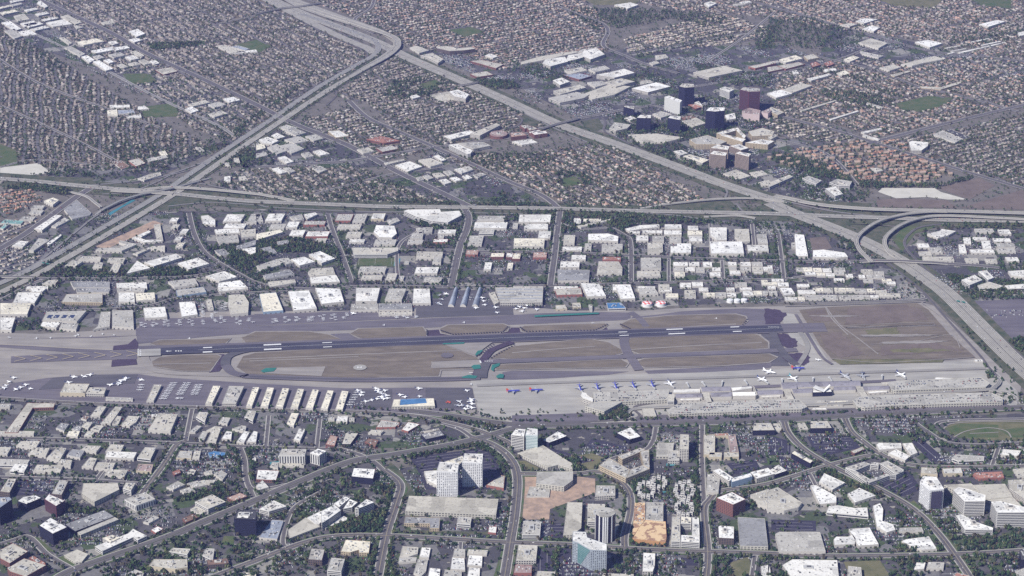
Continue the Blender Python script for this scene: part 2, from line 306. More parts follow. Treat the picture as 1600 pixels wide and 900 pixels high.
# parks, fields and bare patches
PATCH = [('r1 190,115 235,115 245,128 205,132', 'lawn'), ('220,168 275,160 278,182 225,184', 'lawn'), ('368,70 400,62 425,72 400,85', 'lawn'), ('0,225 25,235 28,262 0,262', 'lawn'), ('0,262 60,255 80,270 0,280', 'pale_earth'),
 ('700,47 735,42 757,50 725,58', 'lawn'), ('655,132 680,124 690,130 668,140', 'lawn'), ('1400,162 1450,150 1490,153 1475,165 1440,175 1410,172', 'lawn'), ('905,-5 1010,-5 990,8 930,8', 'dry_park'), ('1350,-8 1480,-8 1460,12 1400,10', 'dry_park'), ('1510,-6 1580,-6 1580,14 1530,8', 'lawn'),
 ('905,190 935,185 945,200 925,208', 'verge'), ('818,180 850,190 830,200 810,192', 'verge'), ('875,280 900,275 910,288 880,292', 'lawn'),
 ('r2 1372,300 1378,294 1460,294 1470,300 1512,312 1480,312 1450,308 1400,310', 'pale_earth'), ('1370,312 1400,310 1480,313 1495,325 1370,324', 'field_soil'), ('1465,294 1530,278 1555,290 1515,312', 'field_soil'), ('1500,325 1620,290 1620,328', 'field_soil'),
 ('560,404 619,404 615,416 557,415', 'lawn'), ('617,404 626,404 624,413 615,416', 'pool'), ('1265,372 1290,370 1300,388 1270,395', 'field_soil'), ('150,385 240,345 255,350 160,392', 'dirt'),
 ('240,315 270,300 320,300 300,322 250,330', 'verge'), ('30,275 150,278 140,286 40,283', 'verge'), ('1030,322 1140,313 1150,322 1050,330', 'verge'), ('1270,342 1330,342 1320,352 1275,350', 'verge'), ('1335,360 1370,350 1380,372 1350,385 1340,375', 'verge'), ('1395,375 1410,355 1470,345 1480,350 1430,365 1415,385 1410,395', 'lawn'), ('1110,337 1400,355 1400,375 1300,345 1200,345', 'verge'), ('1365,318 1210,310 1340,335', 'verge'),
 ('1475,668 1500,657 1600,656 1620,690 1530,688 1490,682', 'dry_park'), ('1475,670 1500,662 1560,664 1560,684 1500,684', 'lawn'), ('1560,672 1600,668 1620,684 1580,684', 'lawn'), ('900,713 925,708 945,716 925,735 905,732', 'dry_park'), ('808,720 820,720 850,735 822,736', 'dry_park'), ('818,742 840,738 930,748 930,770 820,810 812,800', 'dirt'), ('815,780 860,788 858,812 812,812', 'dirt'),
 ('r3 1420,786 1428,782 1440,795 1432,800', 'lawn'), ('1440,805 1455,804 1462,820 1452,822', 'lawn'), ('1318,878 1375,876 1390,900 1330,905', 'dry_park'), ('1140,880 1170,870 1175,900 1150,905', 'dry_park'), ('1302,735 1352,757 1345,762 1310,745', 'dry_park'), ('50,840 60,840 85,862 75,862', 'lawn'), ('90,872 100,868 130,880 165,862 160,870 115,888', 'lawn'), ('870,900 875,855 892,855 893,882 920,882 928,905', 'black_lot'),
 ('870,878 925,880 928,905 868,905', 'black_lot'), ('1055,872 1090,872 1090,884 1055,884', 'black_lot'), ('630,828 775,832 775,836 630,832', 'verge'), ('860,700 930,720 905,725 850,703', 'black_lot'), ('925,685 985,700 955,715 915,697', 'black_lot'), ('1135,725 1180,718 1190,735 1150,742', 'black_lot'), ('1260,682 1330,682 1345,700 1290,712 1270,700', 'black_lot'), ('1200,680 1235,690 1235,710 1200,712', 'black_lot'), ('1215,712 1250,722 1255,730 1225,735', 'black_lot'), ('1370,760 1420,735 1440,765 1400,780', 'black_lot'), ('1205,812 1275,814 1275,830 1205,828', 'black_lot'), ('1430,680 1445,690 1480,720 1455,722 1425,692', 'black_lot'),
 ('1041,724.5 1056,724 1055,728 1041,728.5', 'pool'), ('1033,768 1041,768 1040,771 1034,771', 'pool'), ('422,722 440,721 438,726 421,727', 'pool'), ('168,334 190,322 206,312 212,313 190,325 172,337', 'pool'), ('640,715 760,700 780,720 790,752 770,765 665,765 655,740', 'black_lot'), ('20,745 85,752 80,772 20,775', 'black_lot'), ('815,818 890,818 885,842 822,838', 'black_lot'), ('840,862 865,862 865,900 840,900', 'black_lot'), ('780,872 800,872 790,905 770,905', 'lawn'), ('690,455 770,452 760,482 680,484', 'dark_asphalt'), ('r9 1513,471 1620,467 1620,527 1592,530 1572,535 1545,512', 'airfield_asphalt'), ('800,470 850,468 850,490 780,492', 'black_lot'),
 ('350,838 366,838 365,852 345,852', 'lawn'), ('610,722 625,735 650,775 640,790 600,735', 'verge')]
for i, (s, m) in enumerate(PATCH):
    if s[0] == 'r': s = s[3:]
    nm = {'lawn': 'grass_field', 'verge': 'grass_verge', 'pool': 'blue_court', 'pale_earth': 'bare_ground', 'dirt': 'bare_ground', 'field_soil': 'ploughed_field', 'dry_park': 'dry_grass_field', 'airfield_asphalt': 'car_park_surface'}.get(m, 'parking_lot')
    sheet(pts(s), .34, m, nm, 0 if nm == 'parking_lot' else 3)
# painted rows in the big dark car parks
mb = MB()
for s_, m_ in PATCH:
    if m_ != 'black_lot' or s_.startswith('870,') or s_.startswith('1055,') : continue
    W_ = [U(*p) for p in pts(s_[3:] if s_[0] == 'r' else s_)]; a_ = max(((W_[(i + 1) % len(W_)][0] - W_[i][0], W_[(i + 1) % len(W_)][1] - W_[i][1]) for i in range(len(W_))), key=lambda v: v[0] ** 2 + v[1] ** 2); a_ = math.atan2(a_[1], a_[0]); ca, sa = math.cos(a_), math.sin(a_)
    Q_ = [(x * ca + y * sa, -x * sa + y * ca) for x, y in W_]; x0, x1 = min(q[0] for q in Q_), max(q[0] for q in Q_); y0, y1 = min(q[1] for q in Q_), max(q[1] for q in Q_)
    for yy in np.arange(y0 + 6, y1, 15.5):
        xs_ = np.arange(x0, x1, 12.0); ok_ = inpoly(xs_ * ca - yy * sa, xs_ * sa + yy * ca, inset(W_, 5))
        for k_ in range(len(xs_) - 1):
            if ok_[k_] and ok_[k_ + 1]:
                a, b = xs_[k_], xs_[k_ + 1]; mb.sheet([(u * ca - v * sa, u * sa + v * ca) for u, v in ((a, yy - .55), (b, yy - .55), (b, yy + .55), (a, yy + .55))], .80)
tag(mb.build('parking_row_markings', mat('row_paint', (.24, .23, .24))), kind='structure')
# sports pitch: white lines on the turf
mb = MB()
for k in range(0, 9, 4):
    x = 560 + k * 6.4; mb.sheet([U(x + 1.2, 404.4), U(x + 1.4, 404.4), U(x + .2, 414.6), U(x, 414.6)], 1.3)
tag(mb.build('pitch_markings', 'white_paint'), kind='structure')
# ================================================================ AIRFIELD
def fr(c, r, s): return [(c * 400 + x / 4, r * 225 + y / 4) for x, y in pts(s)]
AZ = .9; _tc = [0]
def TC(): _tc[0] += 1; return _tc[0] * .013
def air(P, m, name, lay):
    if name == 'asphalt_patch': P = rough(P, 1.6)
    elif name in ('dry_grass_island', 'dry_field', 'green_painted_ground'): P = rough(P, .35, 8)
    sheet(P, AZ + lay * .5, m, name, 4)
air(pts('-20,520 60,522 212,514 240,489 400,487 560,486 690,482 850,482 900,486 1000,486 1060,482 1180,480 1235,478 1435,472 1460,478 1596,602 1590,640 1540,640 1380,650 1000,660 920,668 790,668 735,655 690,650 560,641 300,636 150,628 -20,622'), 'shoulder_mat', 'airfield_ground', 0)
node_mat('apron_track', apron_build((.21, .20, .19), (.28, .27, .25)), .9, .2)
# aprons
air(pts('735,594 800,594 985,585 1195,578 1262,574 1292,570 1300,566 1372,570 1450,567 1535,562 1590,612 1588,640 1380,650 1000,658 920,664 800,660 750,650'), 'concrete_apron', 'concrete_apron', 1)
air(pts('1200,505 1228,490 1245,492 1300,572 1250,575 1225,570 1262,545 1235,530 1222,500'), 'concrete_apron', 'concrete_apron', 1)
air(pts('212,516 240,514 400,510 690,497 780,494 850,490 940,488 985,489 985,500 950,502 800,508 660,513 530,517 400,521 320,527 215,538'), 'airfield_asphalt', 'taxiway', 1)
air(fr(2, 2, '740,200 750,185 900,170 1050,150 1200,140 1450,130 1620,135 1650,200 1640,262 1480,268 1430,245 1470,215 1460,185 1390,165 1000,175'), 'airfield_asphalt', 'taxiway', 1)
air(fr(3, 2, '-20,130 60,140 120,165 90,210 60,235 -20,240'), 'purple_asphalt', 'asphalt_patch', 2)
air(fr(3, 2, '45,290 110,290 180,330 185,370 130,380 70,360'), 'purple_asphalt', 'asphalt_patch', 2)
air(fr(3, 2, '110,415 200,410 260,430 260,470 220,488 140,480 90,440'), 'purple_asphalt', 'asphalt_patch', 2)
air(fr(3, 2, '-40,260 40,280 80,400 140,490 -60,490'), 'dark_asphalt', 'taxiway', 1)
air(fr(1, 2, '450,300 470,290 580,285 620,310 720,328 550,340'), 'airfield_asphalt', 'taxiway', 1)
air(fr(1, 2, '1060,268 1150,262 1170,285 1230,300 1500,292 1570,270 1600,250 1600,310 1060,316'), 'purple_asphalt', 'taxiway', 1)
air(fr(2, 2, '600,235 670,228 690,255 760,270 480,290 560,265'), 'shoulder_mat', 'taxiway', 1)
air(fr(2, 2, '-10,250 50,250 60,282 100,288 480,272 585,245 600,260 560,285 0,300'), 'purple_asphalt', 'taxiway', 1)
air(fr(0, 2, '710,365 800,355 845,318 862,345 865,385 705,392'), 'purple_asphalt', 'asphalt_pad', 2)
air(fr(0, 2, '700,455 850,445 858,482 695,496'), 'purple_asphalt', 'asphalt_pad', 2)
air(fr(0, 2, '-20,355 200,365 500,385 700,392 700,402 400,402 -20,372'), 'airfield_asphalt', 'taxiway', 1)
air(fr(0, 2, '70,430 400,415 710,395 862,388 855,447 700,452 400,460 68,472'), 'airfield_asphalt', 'blast_pad', 2)
air(fr(0, 2, '300,565 560,545 860,540 1000,560 1600,600 1600,760 600,735 0,690 0,640 60,600'), 'airfield_asphalt', 'parking_apron', 1)
air(fr(0, 2, '330,565 560,545 860,545 840,600 240,640'), 'dark_asphalt', 'parking_apron', 2)
air(fr(1, 2, '0,600 560,630 1050,625 1340,625 1380,760 1000,790 700,775 0,755'), 'airfield_asphalt', 'parking_apron', 1)
air(fr(1, 2, '1060,628 1350,630 1375,760 1130,750 1120,690 1060,685'), 'dark_asphalt', 'parking_apron', 2)
air(fr(1, 2, '560,640 850,635 850,750 560,752'), 'dark_asphalt', 'parking_apron', 2)
air(fr(0, 2, '1340,430 1360,418 1400,418 1432,440 1400,490 1370,525 1305,532 1330,480'), 'purple_asphalt', 'taxiway', 2)
air(fr(2, 2, '0,520 730,525 600,545 300,565 0,578 -60,575 -60,530'), 'airfield_asphalt', 'taxiway', 1)
air(fr(2, 2, '830,520 1300,495 1620,465 1620,500 1500,515 1200,530 850,540'), 'airfield_asphalt', 'taxiway', 1)
air(fr(0, 2, '230,318 850,300 850,255 900,250 1600,230 1600,250 1000,265 870,300 600,315'), 'airfield_asphalt', 'parking_apron', 1)
air(fr(0, 2, '870,190 1230,190 1560,170 1600,170 1600,240 870,275'), 'airfield_asphalt', 'parking_apron', 1)
air(fr(1, 2, '-10,165 580,150 980,165 1000,190 0,238'), 'airfield_asphalt', 'parking_apron', 1)
air(fr(1, 2, '1000,60 1600,100 1610,170 1000,190'), 'dark_asphalt', 'parking_apron', 1)
air(pts('800,650 925,646 940,655 905,668 800,668'), 'airfield_asphalt', 'parking_apron', 2); air(pts('985,658 1000,650 1250,643 1400,637 1560,630 1592,638 1540,642 1380,651 1000,661'), 'airfield_asphalt', 'parking_apron', 2)
# dry grass islands
ISL = ['0 940,350 1000,332 1250,328 1440,322 1400,356 1260,376 1000,373', '1 -90,315 -70,310 0,280 330,278 450,297 545,330 500,335 0,355 -60,350', '1 590,290 645,260 1040,250 1065,285 1060,315 800,325 650,318',
 '1 1150,262 1200,238 1540,230 1578,245 1568,272 1500,288 1230,298 1160,285', '2 55,255 80,242 580,228 598,240 560,260 480,270 100,283 62,275', '2 675,235 740,202 1000,178 1390,168 1458,185 1468,215 1430,240 1200,253 750,266 690,256',
 '0 950,465 1000,438 1100,427 1350,423 1378,432 1310,523 1150,523 960,495', '1 -120,500 -80,432 0,412 600,377 1100,354 1165,357 1380,440 1388,453 1100,465 1090,503 1390,508 1150,515 1140,555 640,568 0,546 -60,540',
 '1 1470,440 1530,400 1600,372 2000,330 2100,328 2200,345 2280,390 2288,412 2240,425 1600,448', '2 720,330 760,315 1480,287 1540,300 1598,345 1600,380 1480,388 800,416 740,395', '2 -100,486 680,452 725,478 705,498 0,512 -100,515', '2 790,462 830,447 1600,418 1655,440 1600,468 1300,490 830,500 795,485']
for s in ISL:
    P = fr(int(s[0]), 2, s[2:]); c = [sum(p[k] for p in P) / len(P) for k in (0, 1)]
    G_ = [(c[0] + (x - c[0]) * 1.012 + (1.5 if x > c[0] else -1.5), y + (1.1 if y > c[1] else -1.1)) for x, y in P]
    air(G_, 'shoulder_mat', 'paved_shoulder', 3); air(P, 'dry_grass', 'dry_grass_island', 4)
# big empty field at the far end of the runway
air(fr(3, 2, '195,142 370,125 930,98 1000,140 1140,300 1295,438 1100,448 400,450 330,370 250,235'), 'dry_grass', 'dry_field', 3)
for s in ('230,150 350,140 410,215 280,215', '500,130 860,112 960,140 1000,205 700,225 480,235', '320,290 450,285 520,340 600,420 450,440 360,380', '700,370 1050,350 1230,400 700,430'): air(rough(fr(3, 2, s), 2.2, 6), 'field_soil', 'dry_field', 4)
for s in ('480,250 800,244 1040,236 1050,242 500,258', '560,300 900,296 1100,302 900,310 600,312', '700,345 1000,335 1150,338 1000,352 720,356', '250,180 420,176 600,182 400,190'): air(rough(fr(3, 2, s), 1.2, 8), 'shoulder_mat', 'dry_field', 5)
for s in ('600,270 800,255 830,300 640,310', '760,390 1000,384 1180,396 1000,410 780,408'): air(rough(fr(3, 2, s), 2.2, 6), 'dry_park', 'dry_field', 4)
air(fr(3, 2, '400,452 1100,452 1090,470 450,484'), 'dry_park', 'dry_field', 4)
for s, wd in (('1290,481 1312,509 1340,530 1372,555', 4), ('1312,511 1400,507 1460,506', 2.5), ('1360,540 1430,535 1485,525 1500,545', 2.5), ('1226,480 1330,477 1445,473', 5), ('1440,474 1480,505 1520,555 1532,565', 4), ('1300,562 1370,568 1440,565 1520,560', 3), ('1290,482 1300,500 1325,525', 4)):
    mb = ribbon(pts(s), wd, AZ + 2.6 + TC(), 'x')[0]; tag(mb.build('dirt_track', 'shoulder_mat'), kind='structure')
for s in ('380,563 700,550 745,552', '800,553 870,547 930,543', '985,548 1100,541 1190,537', '240,571 330,569', '1010,516 1150,508', '390,566 560,559'):
    mb = ribbon(pts(s), 4.5, AZ + 2.6, 'x')[0]; tag(mb.build('dirt_track', 'shoulder_mat'), kind='structure')
# runways and the taxiways drawn as strips
def strip(s, wd, m, name, lay):
    mb, q, H, L, Rr = ribbon(pts(s), wd, AZ + lay * .5 + .02 + TC(), m); tag(mb.build(name, m), kind='structure'); return q
strip('215,549.5 400,543.5 800,529 1000,522 1225,514.5 1290,513', 62, 'airfield_asphalt', 'runway_shoulder', 5)
strip('250,550.8 400,545 800,529.5 1000,522.3 1222,514.6', 46, 'runway_asphalt', 'main_runway', 6)
strip('745,567.5 800,565.5 975,559 1200,550 1245,548', 26, 'airfield_asphalt', 'short_runway', 5)
strip('352,572 355,560 372,552 402,546 425,543', 26, 'dark_asphalt', 'taxiway', 5)
strip('352,572 362,583 380,588 400,590 550,595 690,594 750,592', 26, 'airfield_asphalt', 'taxiway', 5)
strip('390,590 550,594.6 690,593.6 745,591', 9, 'dark_asphalt', 'taxiway_centre', 6)
strip('985,489 1000,500 1010,512', 20, 'airfield_asphalt', 'taxiway', 4)
strip('978,524 975,535 980,552 992,570 998,580', 26, 'airfield_asphalt', 'taxiway', 5)
strip('744,588 752,568 758,560 770,548 800,536', 22, 'purple_asphalt', 'taxiway', 5)
strip('750,592 752,580 757,568', 36, 'dark_asphalt', 'taxiway', 5)
strip('1206,516 1215,540 1230,560 1245,572', 22, 'dark_asphalt', 'taxiway', 5)
strip('1243,493 1262,525 1283,558 1300,571', 9, 'airfield_asphalt', 'taxiway_edge', 6)
for s_ in ('745,604 900,598 1100,592 1300,585 1540,577', '1245,575 1262,545 1250,520'):
    strip(s_, 14, 'apron_track', 'apron_track', 4)
strip('1160,607 1250,603 1400,596', 16, 'airfield_asphalt', 'apron_track', 4)
strip('225,552 232,570 260,583 400,588', 22, 'shoulder_mat', 'taxiway', 2)
air(fr(0, 2, '860,395 1005,388 1005,431 858,437'), 'concrete_apron', 'runway_threshold', 7)
air(fr(1, 2, '130,505 435,498 410,558 60,540 30,530'), 'shoulder_mat', 'paved_shoulder', 5)
air(fr(1, 2, '1170,358 1300,350 1480,345 1370,425 1380,432'), 'shoulder_mat', 'paved_shoulder', 5)
air(fr(1, 2, '1095,468 1400,455 1405,500 1100,508'), 'shoulder_mat', 'paved_shoulder', 5)
for s in ('30,528 60,510 130,508 110,530 45,538', '1165,355 1305,348 1300,358 1170,362', '1370,425 1385,402 1420,395 1400,420 1375,432', '1345,500 1360,490 1400,488 1405,512 1360,518', '1285,565 1330,552 1385,560 1370,575 1290,572', '1468,520 1475,490 1525,478 1520,495 1490,510 1485,530', '1500,560 1525,545 1550,550 1545,572 1505,572'):
    air(fr(1, 2, s), 'teal_turf', 'green_painted_ground', 7)
air(fr(2, 2, '140,180 520,162 545,164 540,171 140,190'), 'teal_turf', 'green_painted_ground', 7)
# markings
mb = MB(); Z9 = AZ + 4.2
def quad(fr_, s): mb.sheet([U(*p) for p in fr(fr_[0], fr_[1], s)], Z9)
for fr_, s in (((1, 2), '48,363 158,358 158,365.5 48,370.5'), ((1, 2), '50,391 160,386 160,394 50,399'), ((1, 2), '415,351 475,348 475,352 415,355'), ((1, 2), '420,378 475,375 475,379 420,382'), ((2, 2), '965,266.5 1067,263 1067,269 965,272.5'), ((2, 2), '978,294.5 1082,290 1082,296 978,300.5'), ((2, 2), '665,284 720,282 720,286 665,288'), ((2, 2), '672,306 730,303 730,307 672,310'), ((2, 2), '1365,252 1420,250 1420,255 1365,257'), ((2, 2), '1380,280 1435,278 1435,283 1380,285'), ((0, 2), '1270,381 1326,378.5 1326,384 1270,386.5'), ((0, 2), '1268,408 1328,405 1328,412 1268,415')): quad(fr_, s)
for k in range(4):
    y = 391 + k * 11; quad((0, 2), f'{862},{y} {868},{y} {867},{y+8} {861},{y+8}')
for a, b in ((874, 396), (874, 407), (874, 418), (873, 428)): quad((0, 2), f'{a},{b} {a+10},{b} {a+10},{b+5} {a},{b+5}')
quad((0, 2), '1035,405 1050,401 1050,404 1072,403 1072,406 1050,407 1050,410')                                   # arrow
for a in (1096, 1112, 1128): quad((0, 2), f'{a},401 {a+9},401 {a+9},407 {a},407')
def line(P, wd, z):
    W = [U(*p) for p in P]
    for a, b in zip(W, W[1:]):
        l = math.hypot(b[0] - a[0], b[1] - a[1]) or 1; nx, ny = -(b[1] - a[1]) / l * wd / 2, (b[0] - a[0]) / l * wd / 2
        mb.sheet([(a[0] + nx, a[1] + ny), (b[0] + nx, b[1] + ny), (b[0] - nx, b[1] - ny), (a[0] - nx, a[1] - ny)], z)
line(pts('310,549.5 400,545.6 800,530 1222,515'), .8, Z9 + .1)
for k in range(4): line([(757 + k * 3.6, 567 - k * .1), (759.4 + k * 3.6, 567)], 3.5, Z9 + .1)
for x in range(8): line([(1200 + x * 2.2, 513.6), (1203 + x * 2.2 - 1.5, 513.6)], 3, Z9 + .1)
line([(750, 566), (751.5, 570)], 4, Z9)
tag(mb.build('runway_markings', 'white_paint'), kind='structure')
mb = MB()
for k in range(8):
    x = 90 + k * 100; sh = (862 - x) / 862 * 34; yc = 452 - k * 4.6
    a = fr(0, 2, f'{x},{yc-17} {x+70},{yc} {x},{yc+17}'); line(a, 1.5, Z9)
line(fr(0, 2, '-20,363 200,372 500,388 700,395'), .8, Z9)
tag(mb.build('blast_pad_chevrons', 'yellow_paint'), kind='structure')
mb = MB()                                                                                                     # helipad
c = U(562.5, 576.5); ring = [(c[0] + 18 * math.cos(a * math.pi / 12), c[1] + 18 * math.sin(a * math.pi / 12)) for a in range(24)]
mb.sheet(ring, AZ + 3.9); tag(mb.build('helipad', 'concrete_apron'), kind='structure')
c2 = U(698.5, 557.5); mb = MB(); mb.sheet([(c2[0] + 17 * math.cos(a * math.pi / 12), c2[1] + 17 * math.sin(a * math.pi / 12)) for a in range(24)], AZ + 3.8); tag(mb.build('compass_pad', 'airfield_asphalt'), kind='structure')
mb = MB(); mb.sheet([(c[0] - 7, c[1] - 5), (c[0] - 4.5, c[1] - 5), (c[0] - 4.5, c[1] + 5), (c[0] - 7, c[1] + 5)], AZ + 4.1); mb.sheet([(c[0] + 2, c[1] - 5), (c[0] + 4.5, c[1] - 5), (c[0] + 4.5, c[1] + 5), (c[0] + 2, c[1] + 5)], AZ + 4.1)
mb.sheet([(c[0] - 4.5, c[1] - 1.2), (c[0] + 2, c[1] - 1.2), (c[0] + 2, c[1] + 1.2), (c[0] - 4.5, c[1] + 1.2)], AZ + 4.1); tag(mb.build('helipad_marking', 'white_paint'), kind='structure')
# dark rounded blobs along the taxiway edges
mb = MB()
for (x0, y0, x1, y1, n) in ((667, 517, 667, 526, 4), (688, 518, 705, 524, 6), (705, 524.5, 785, 521, 18), (785, 521, 794, 512, 5), (812, 513, 820, 519, 4), (820, 520, 930, 518, 22), (930, 518, 950, 508, 6), (968, 508, 985, 516, 6), (743, 560, 772, 539, 9), (766, 562, 805, 540, 10), (1160, 511, 1168, 500, 4)):
    for k in range(n):
        t = (k + .5) / n; p = U(x0 + (x1 - x0) * t, y0 + (y1 - y0) * t); r = 2.6
        mb.sheet([(p[0] + r * math.cos(a), p[1] + r * 1.4 * math.sin(a)) for a in (0, 1.05, 2.1, 3.14, 4.2, 5.2)], Z9 - .2)
tag(mb.build('dark_taxiway_patches', 'black_lot'), kind='structure')
# ================================================================ ROADS
RZ = 5.2 * .2
ROADLINES = []
mat('lawn_strip', (.06, .11, .038), .95, .1, .3, .035, (.12, .115, .085))
def road(s, wd, m, name, lay=0, kerb=True, median=0, trees=0, cars=0, hs=None, med2=None):
    P = pts(s); LAY[0] += 1; z = 1.3 + lay * .35 + (LAY[0] % 30) * .01
    if kerb and wd >= 14 and P[len(P) // 2][1] > 655:
        mb = ribbon(P, wd + 15, 1.0 + LAY[0] * .002, None, occw=.1)[0]; tag(mb.build('grass_verge', 'lawn_strip'), kind='structure')
    if kerb:
        mb, *_ = ribbon(P, wd + 5, z - .18, None, occw=wd + 7); tag(mb.build('pavement', 'kerb_mat'), kind='structure')
    mb, q, H, L, Rr = ribbon(P, wd, z, None); tag(mb.build(name, m), kind='structure')
    if median:
        mb, *_ = ribbon(P, median, z + .12, None, off=.001); tag(mb.build('median', med2 or 'verge'), kind='structure')
    ROADLINES.append((q, wd, trees, cars, H, z)); return q
# freeways
def embank(s, wd, lay=0):
    mb = ribbon(pts(s), wd, 1.0 + TC() * .3, None, occw=.1)[0]; tag(mb.build('grass_verge', 'verge'), kind='structure')
embank('-20,462 52,428 160,364 250,312 292,284 365,236 432,190 496,147 560,108 600,85', 80); embank('620,85 640,92 735,133 800,162 870,194 950,222 1000,240 1075,268 1125,287 1180,305 1215,316', 105); embank('1205,318 1232,331 1300,357 1345,376 1390,399 1425,420 1450,438 1482,462 1540,520 1580,560 1630,605', 110)
embank('-20,279 50,284 110,290 175,296 225,299 275,304 340,311 400,316 500,320 600,324 700,325 800,326 900,328 1000,331 1200,335 1325,340 1400,342 1480,345 1630,347', 120)
FW = [('-20,460 0,449 50,429 100,400 160,366 250,312 290,285 362,236 430,191 495,146 560,107 592,86 606,74', 27, 'freeway_concrete', 11),
      ('-20,473 12,449 65,428 115,398 175,366 262,312 305,283 372,236 440,191 502,150 566,110 600,88 618,72 612,62 595,52 525,30 457,5 430,-15', 25, 'freeway_concrete', 6)]
road('-20,452 45,423 152,362 245,308 285,281 357,232 425,187 490,142 556,103 580,90 590,80 590,70 575,59 510,36 470,22', 24, 'freeway_grey', 'freeway', 5, False, cars=12)
road('-20,468 60,429 170,366 260,312 302,284 371,236 438,191 503,148 567,109 598,90 615,77 619,67 608,57 560,42 505,25 465,10 440,-5', 26, 'freeway_concrete', 'freeway', 5, False, cars=12)
road('390,-15 420,-2 480,25 560,55 600,72 640,92 735,133 800,162 870,194 950,222 1000,240 1075,268 1125,287 1180,305 1215,316', 55, 'freeway_concrete', 'freeway', 4, False, median=1.2, med2='median_mat', cars=20)
road('360,-25 420,2 480,33 540,62 572,75 585,84', 40, 'freeway_concrete', 'freeway', 3, False, cars=3)
road('420,-15 480,8 540,30 595,50 625,70', 34, 'freeway_concrete', 'freeway', 3, False, cars=3)
road('1205,318 1232,331 1300,357 1345,376 1390,399 1425,420 1450,438 1482,462 1540,520 1580,560 1630,605', 60, 'freeway_concrete', 'freeway', 5, False, median=1.5, med2='median_mat', cars=26)
road('-20,279 50,284 110,290 175,296 225,299 275,304 340,311 400,316 500,320 600,324 700,325 800,326 900,328 1000,331 1200,335 1325,340 1400,342 1480,345 1630,347', 33, 'freeway_concrete', 'freeway', 6, False, median=1.5, med2='median_mat', cars=20)
road('60,294 110,302 140,312 155,322', 8, 'road_pale', 'slip_road', 2, False); road('640,88 700,118 780,158 860,198 930,228', 8, 'road_pale', 'slip_road', 2, False)
road('262,323 300,319 330,317 400,321 430,325 560,331 720,333 860,336', 7, 'road_pale', 'frontage_road', 2, False); road('1160,352 1060,338 1010,334', 8, 'road_pale', 'slip_road', 2, False); road('280,330 330,333 400,330 480,332 620,333', 7, 'road_asphalt', 'frontage_road', 1, False)
road('115,292 180,287 240,280 280,268 320,253 350,240', 8, 'road_pale', 'slip_road', 2, False); road('400,306 350,295 300,285', 7, 'road_pale', 'slip_road', 2, False); road('160,304 205,300 245,285 265,275 290,268', 7, 'road_pale', 'slip_road', 2, False)
road('20,433 60,410 110,370 140,345 155,335', 8, 'road_pale', 'slip_road', 2, False); road('172,262 230,258 290,252 272,246 272,238 285,235', 8, 'road_pale', 'slip_road', 1, False)
road('450,155 500,132 550,108 572,92 570,80 545,70', 8, 'road_asphalt', 'slip_road', 1, False); road('510,165 525,150 520,142 490,155', 7, 'road_asphalt', 'slip_road', 1, False); road('940,184 946,192 944,205 960,214 1010,238', 9, 'road_asphalt', 'slip_road', 2, False); road('800,178 815,186 812,195 800,202', 7, 'road_asphalt', 'slip_road', 1, False)
road('1130,290 1136,300 1133,310 1128,313', 7, 'road_pale', 'slip_road', 2, False); road('1205,308 1230,316 1300,331 1370,339', 9, 'road_pale', 'slip_road', 3, False); road('1150,319 1160,330 1175,335', 7, 'road_pale', 'slip_road', 2, False)
road('1480,350 1440,355 1422,365 1413,378 1418,392 1430,405 1455,430 1500,470 1550,515 1620,580', 9, 'road_asphalt', 'slip_road', 2, False, trees=0, cars=2); road('1385,408 1410,430 1440,455 1480,500 1530,555 1545,575 1560,590', 8, 'road_asphalt', 'service_road', 1, False)
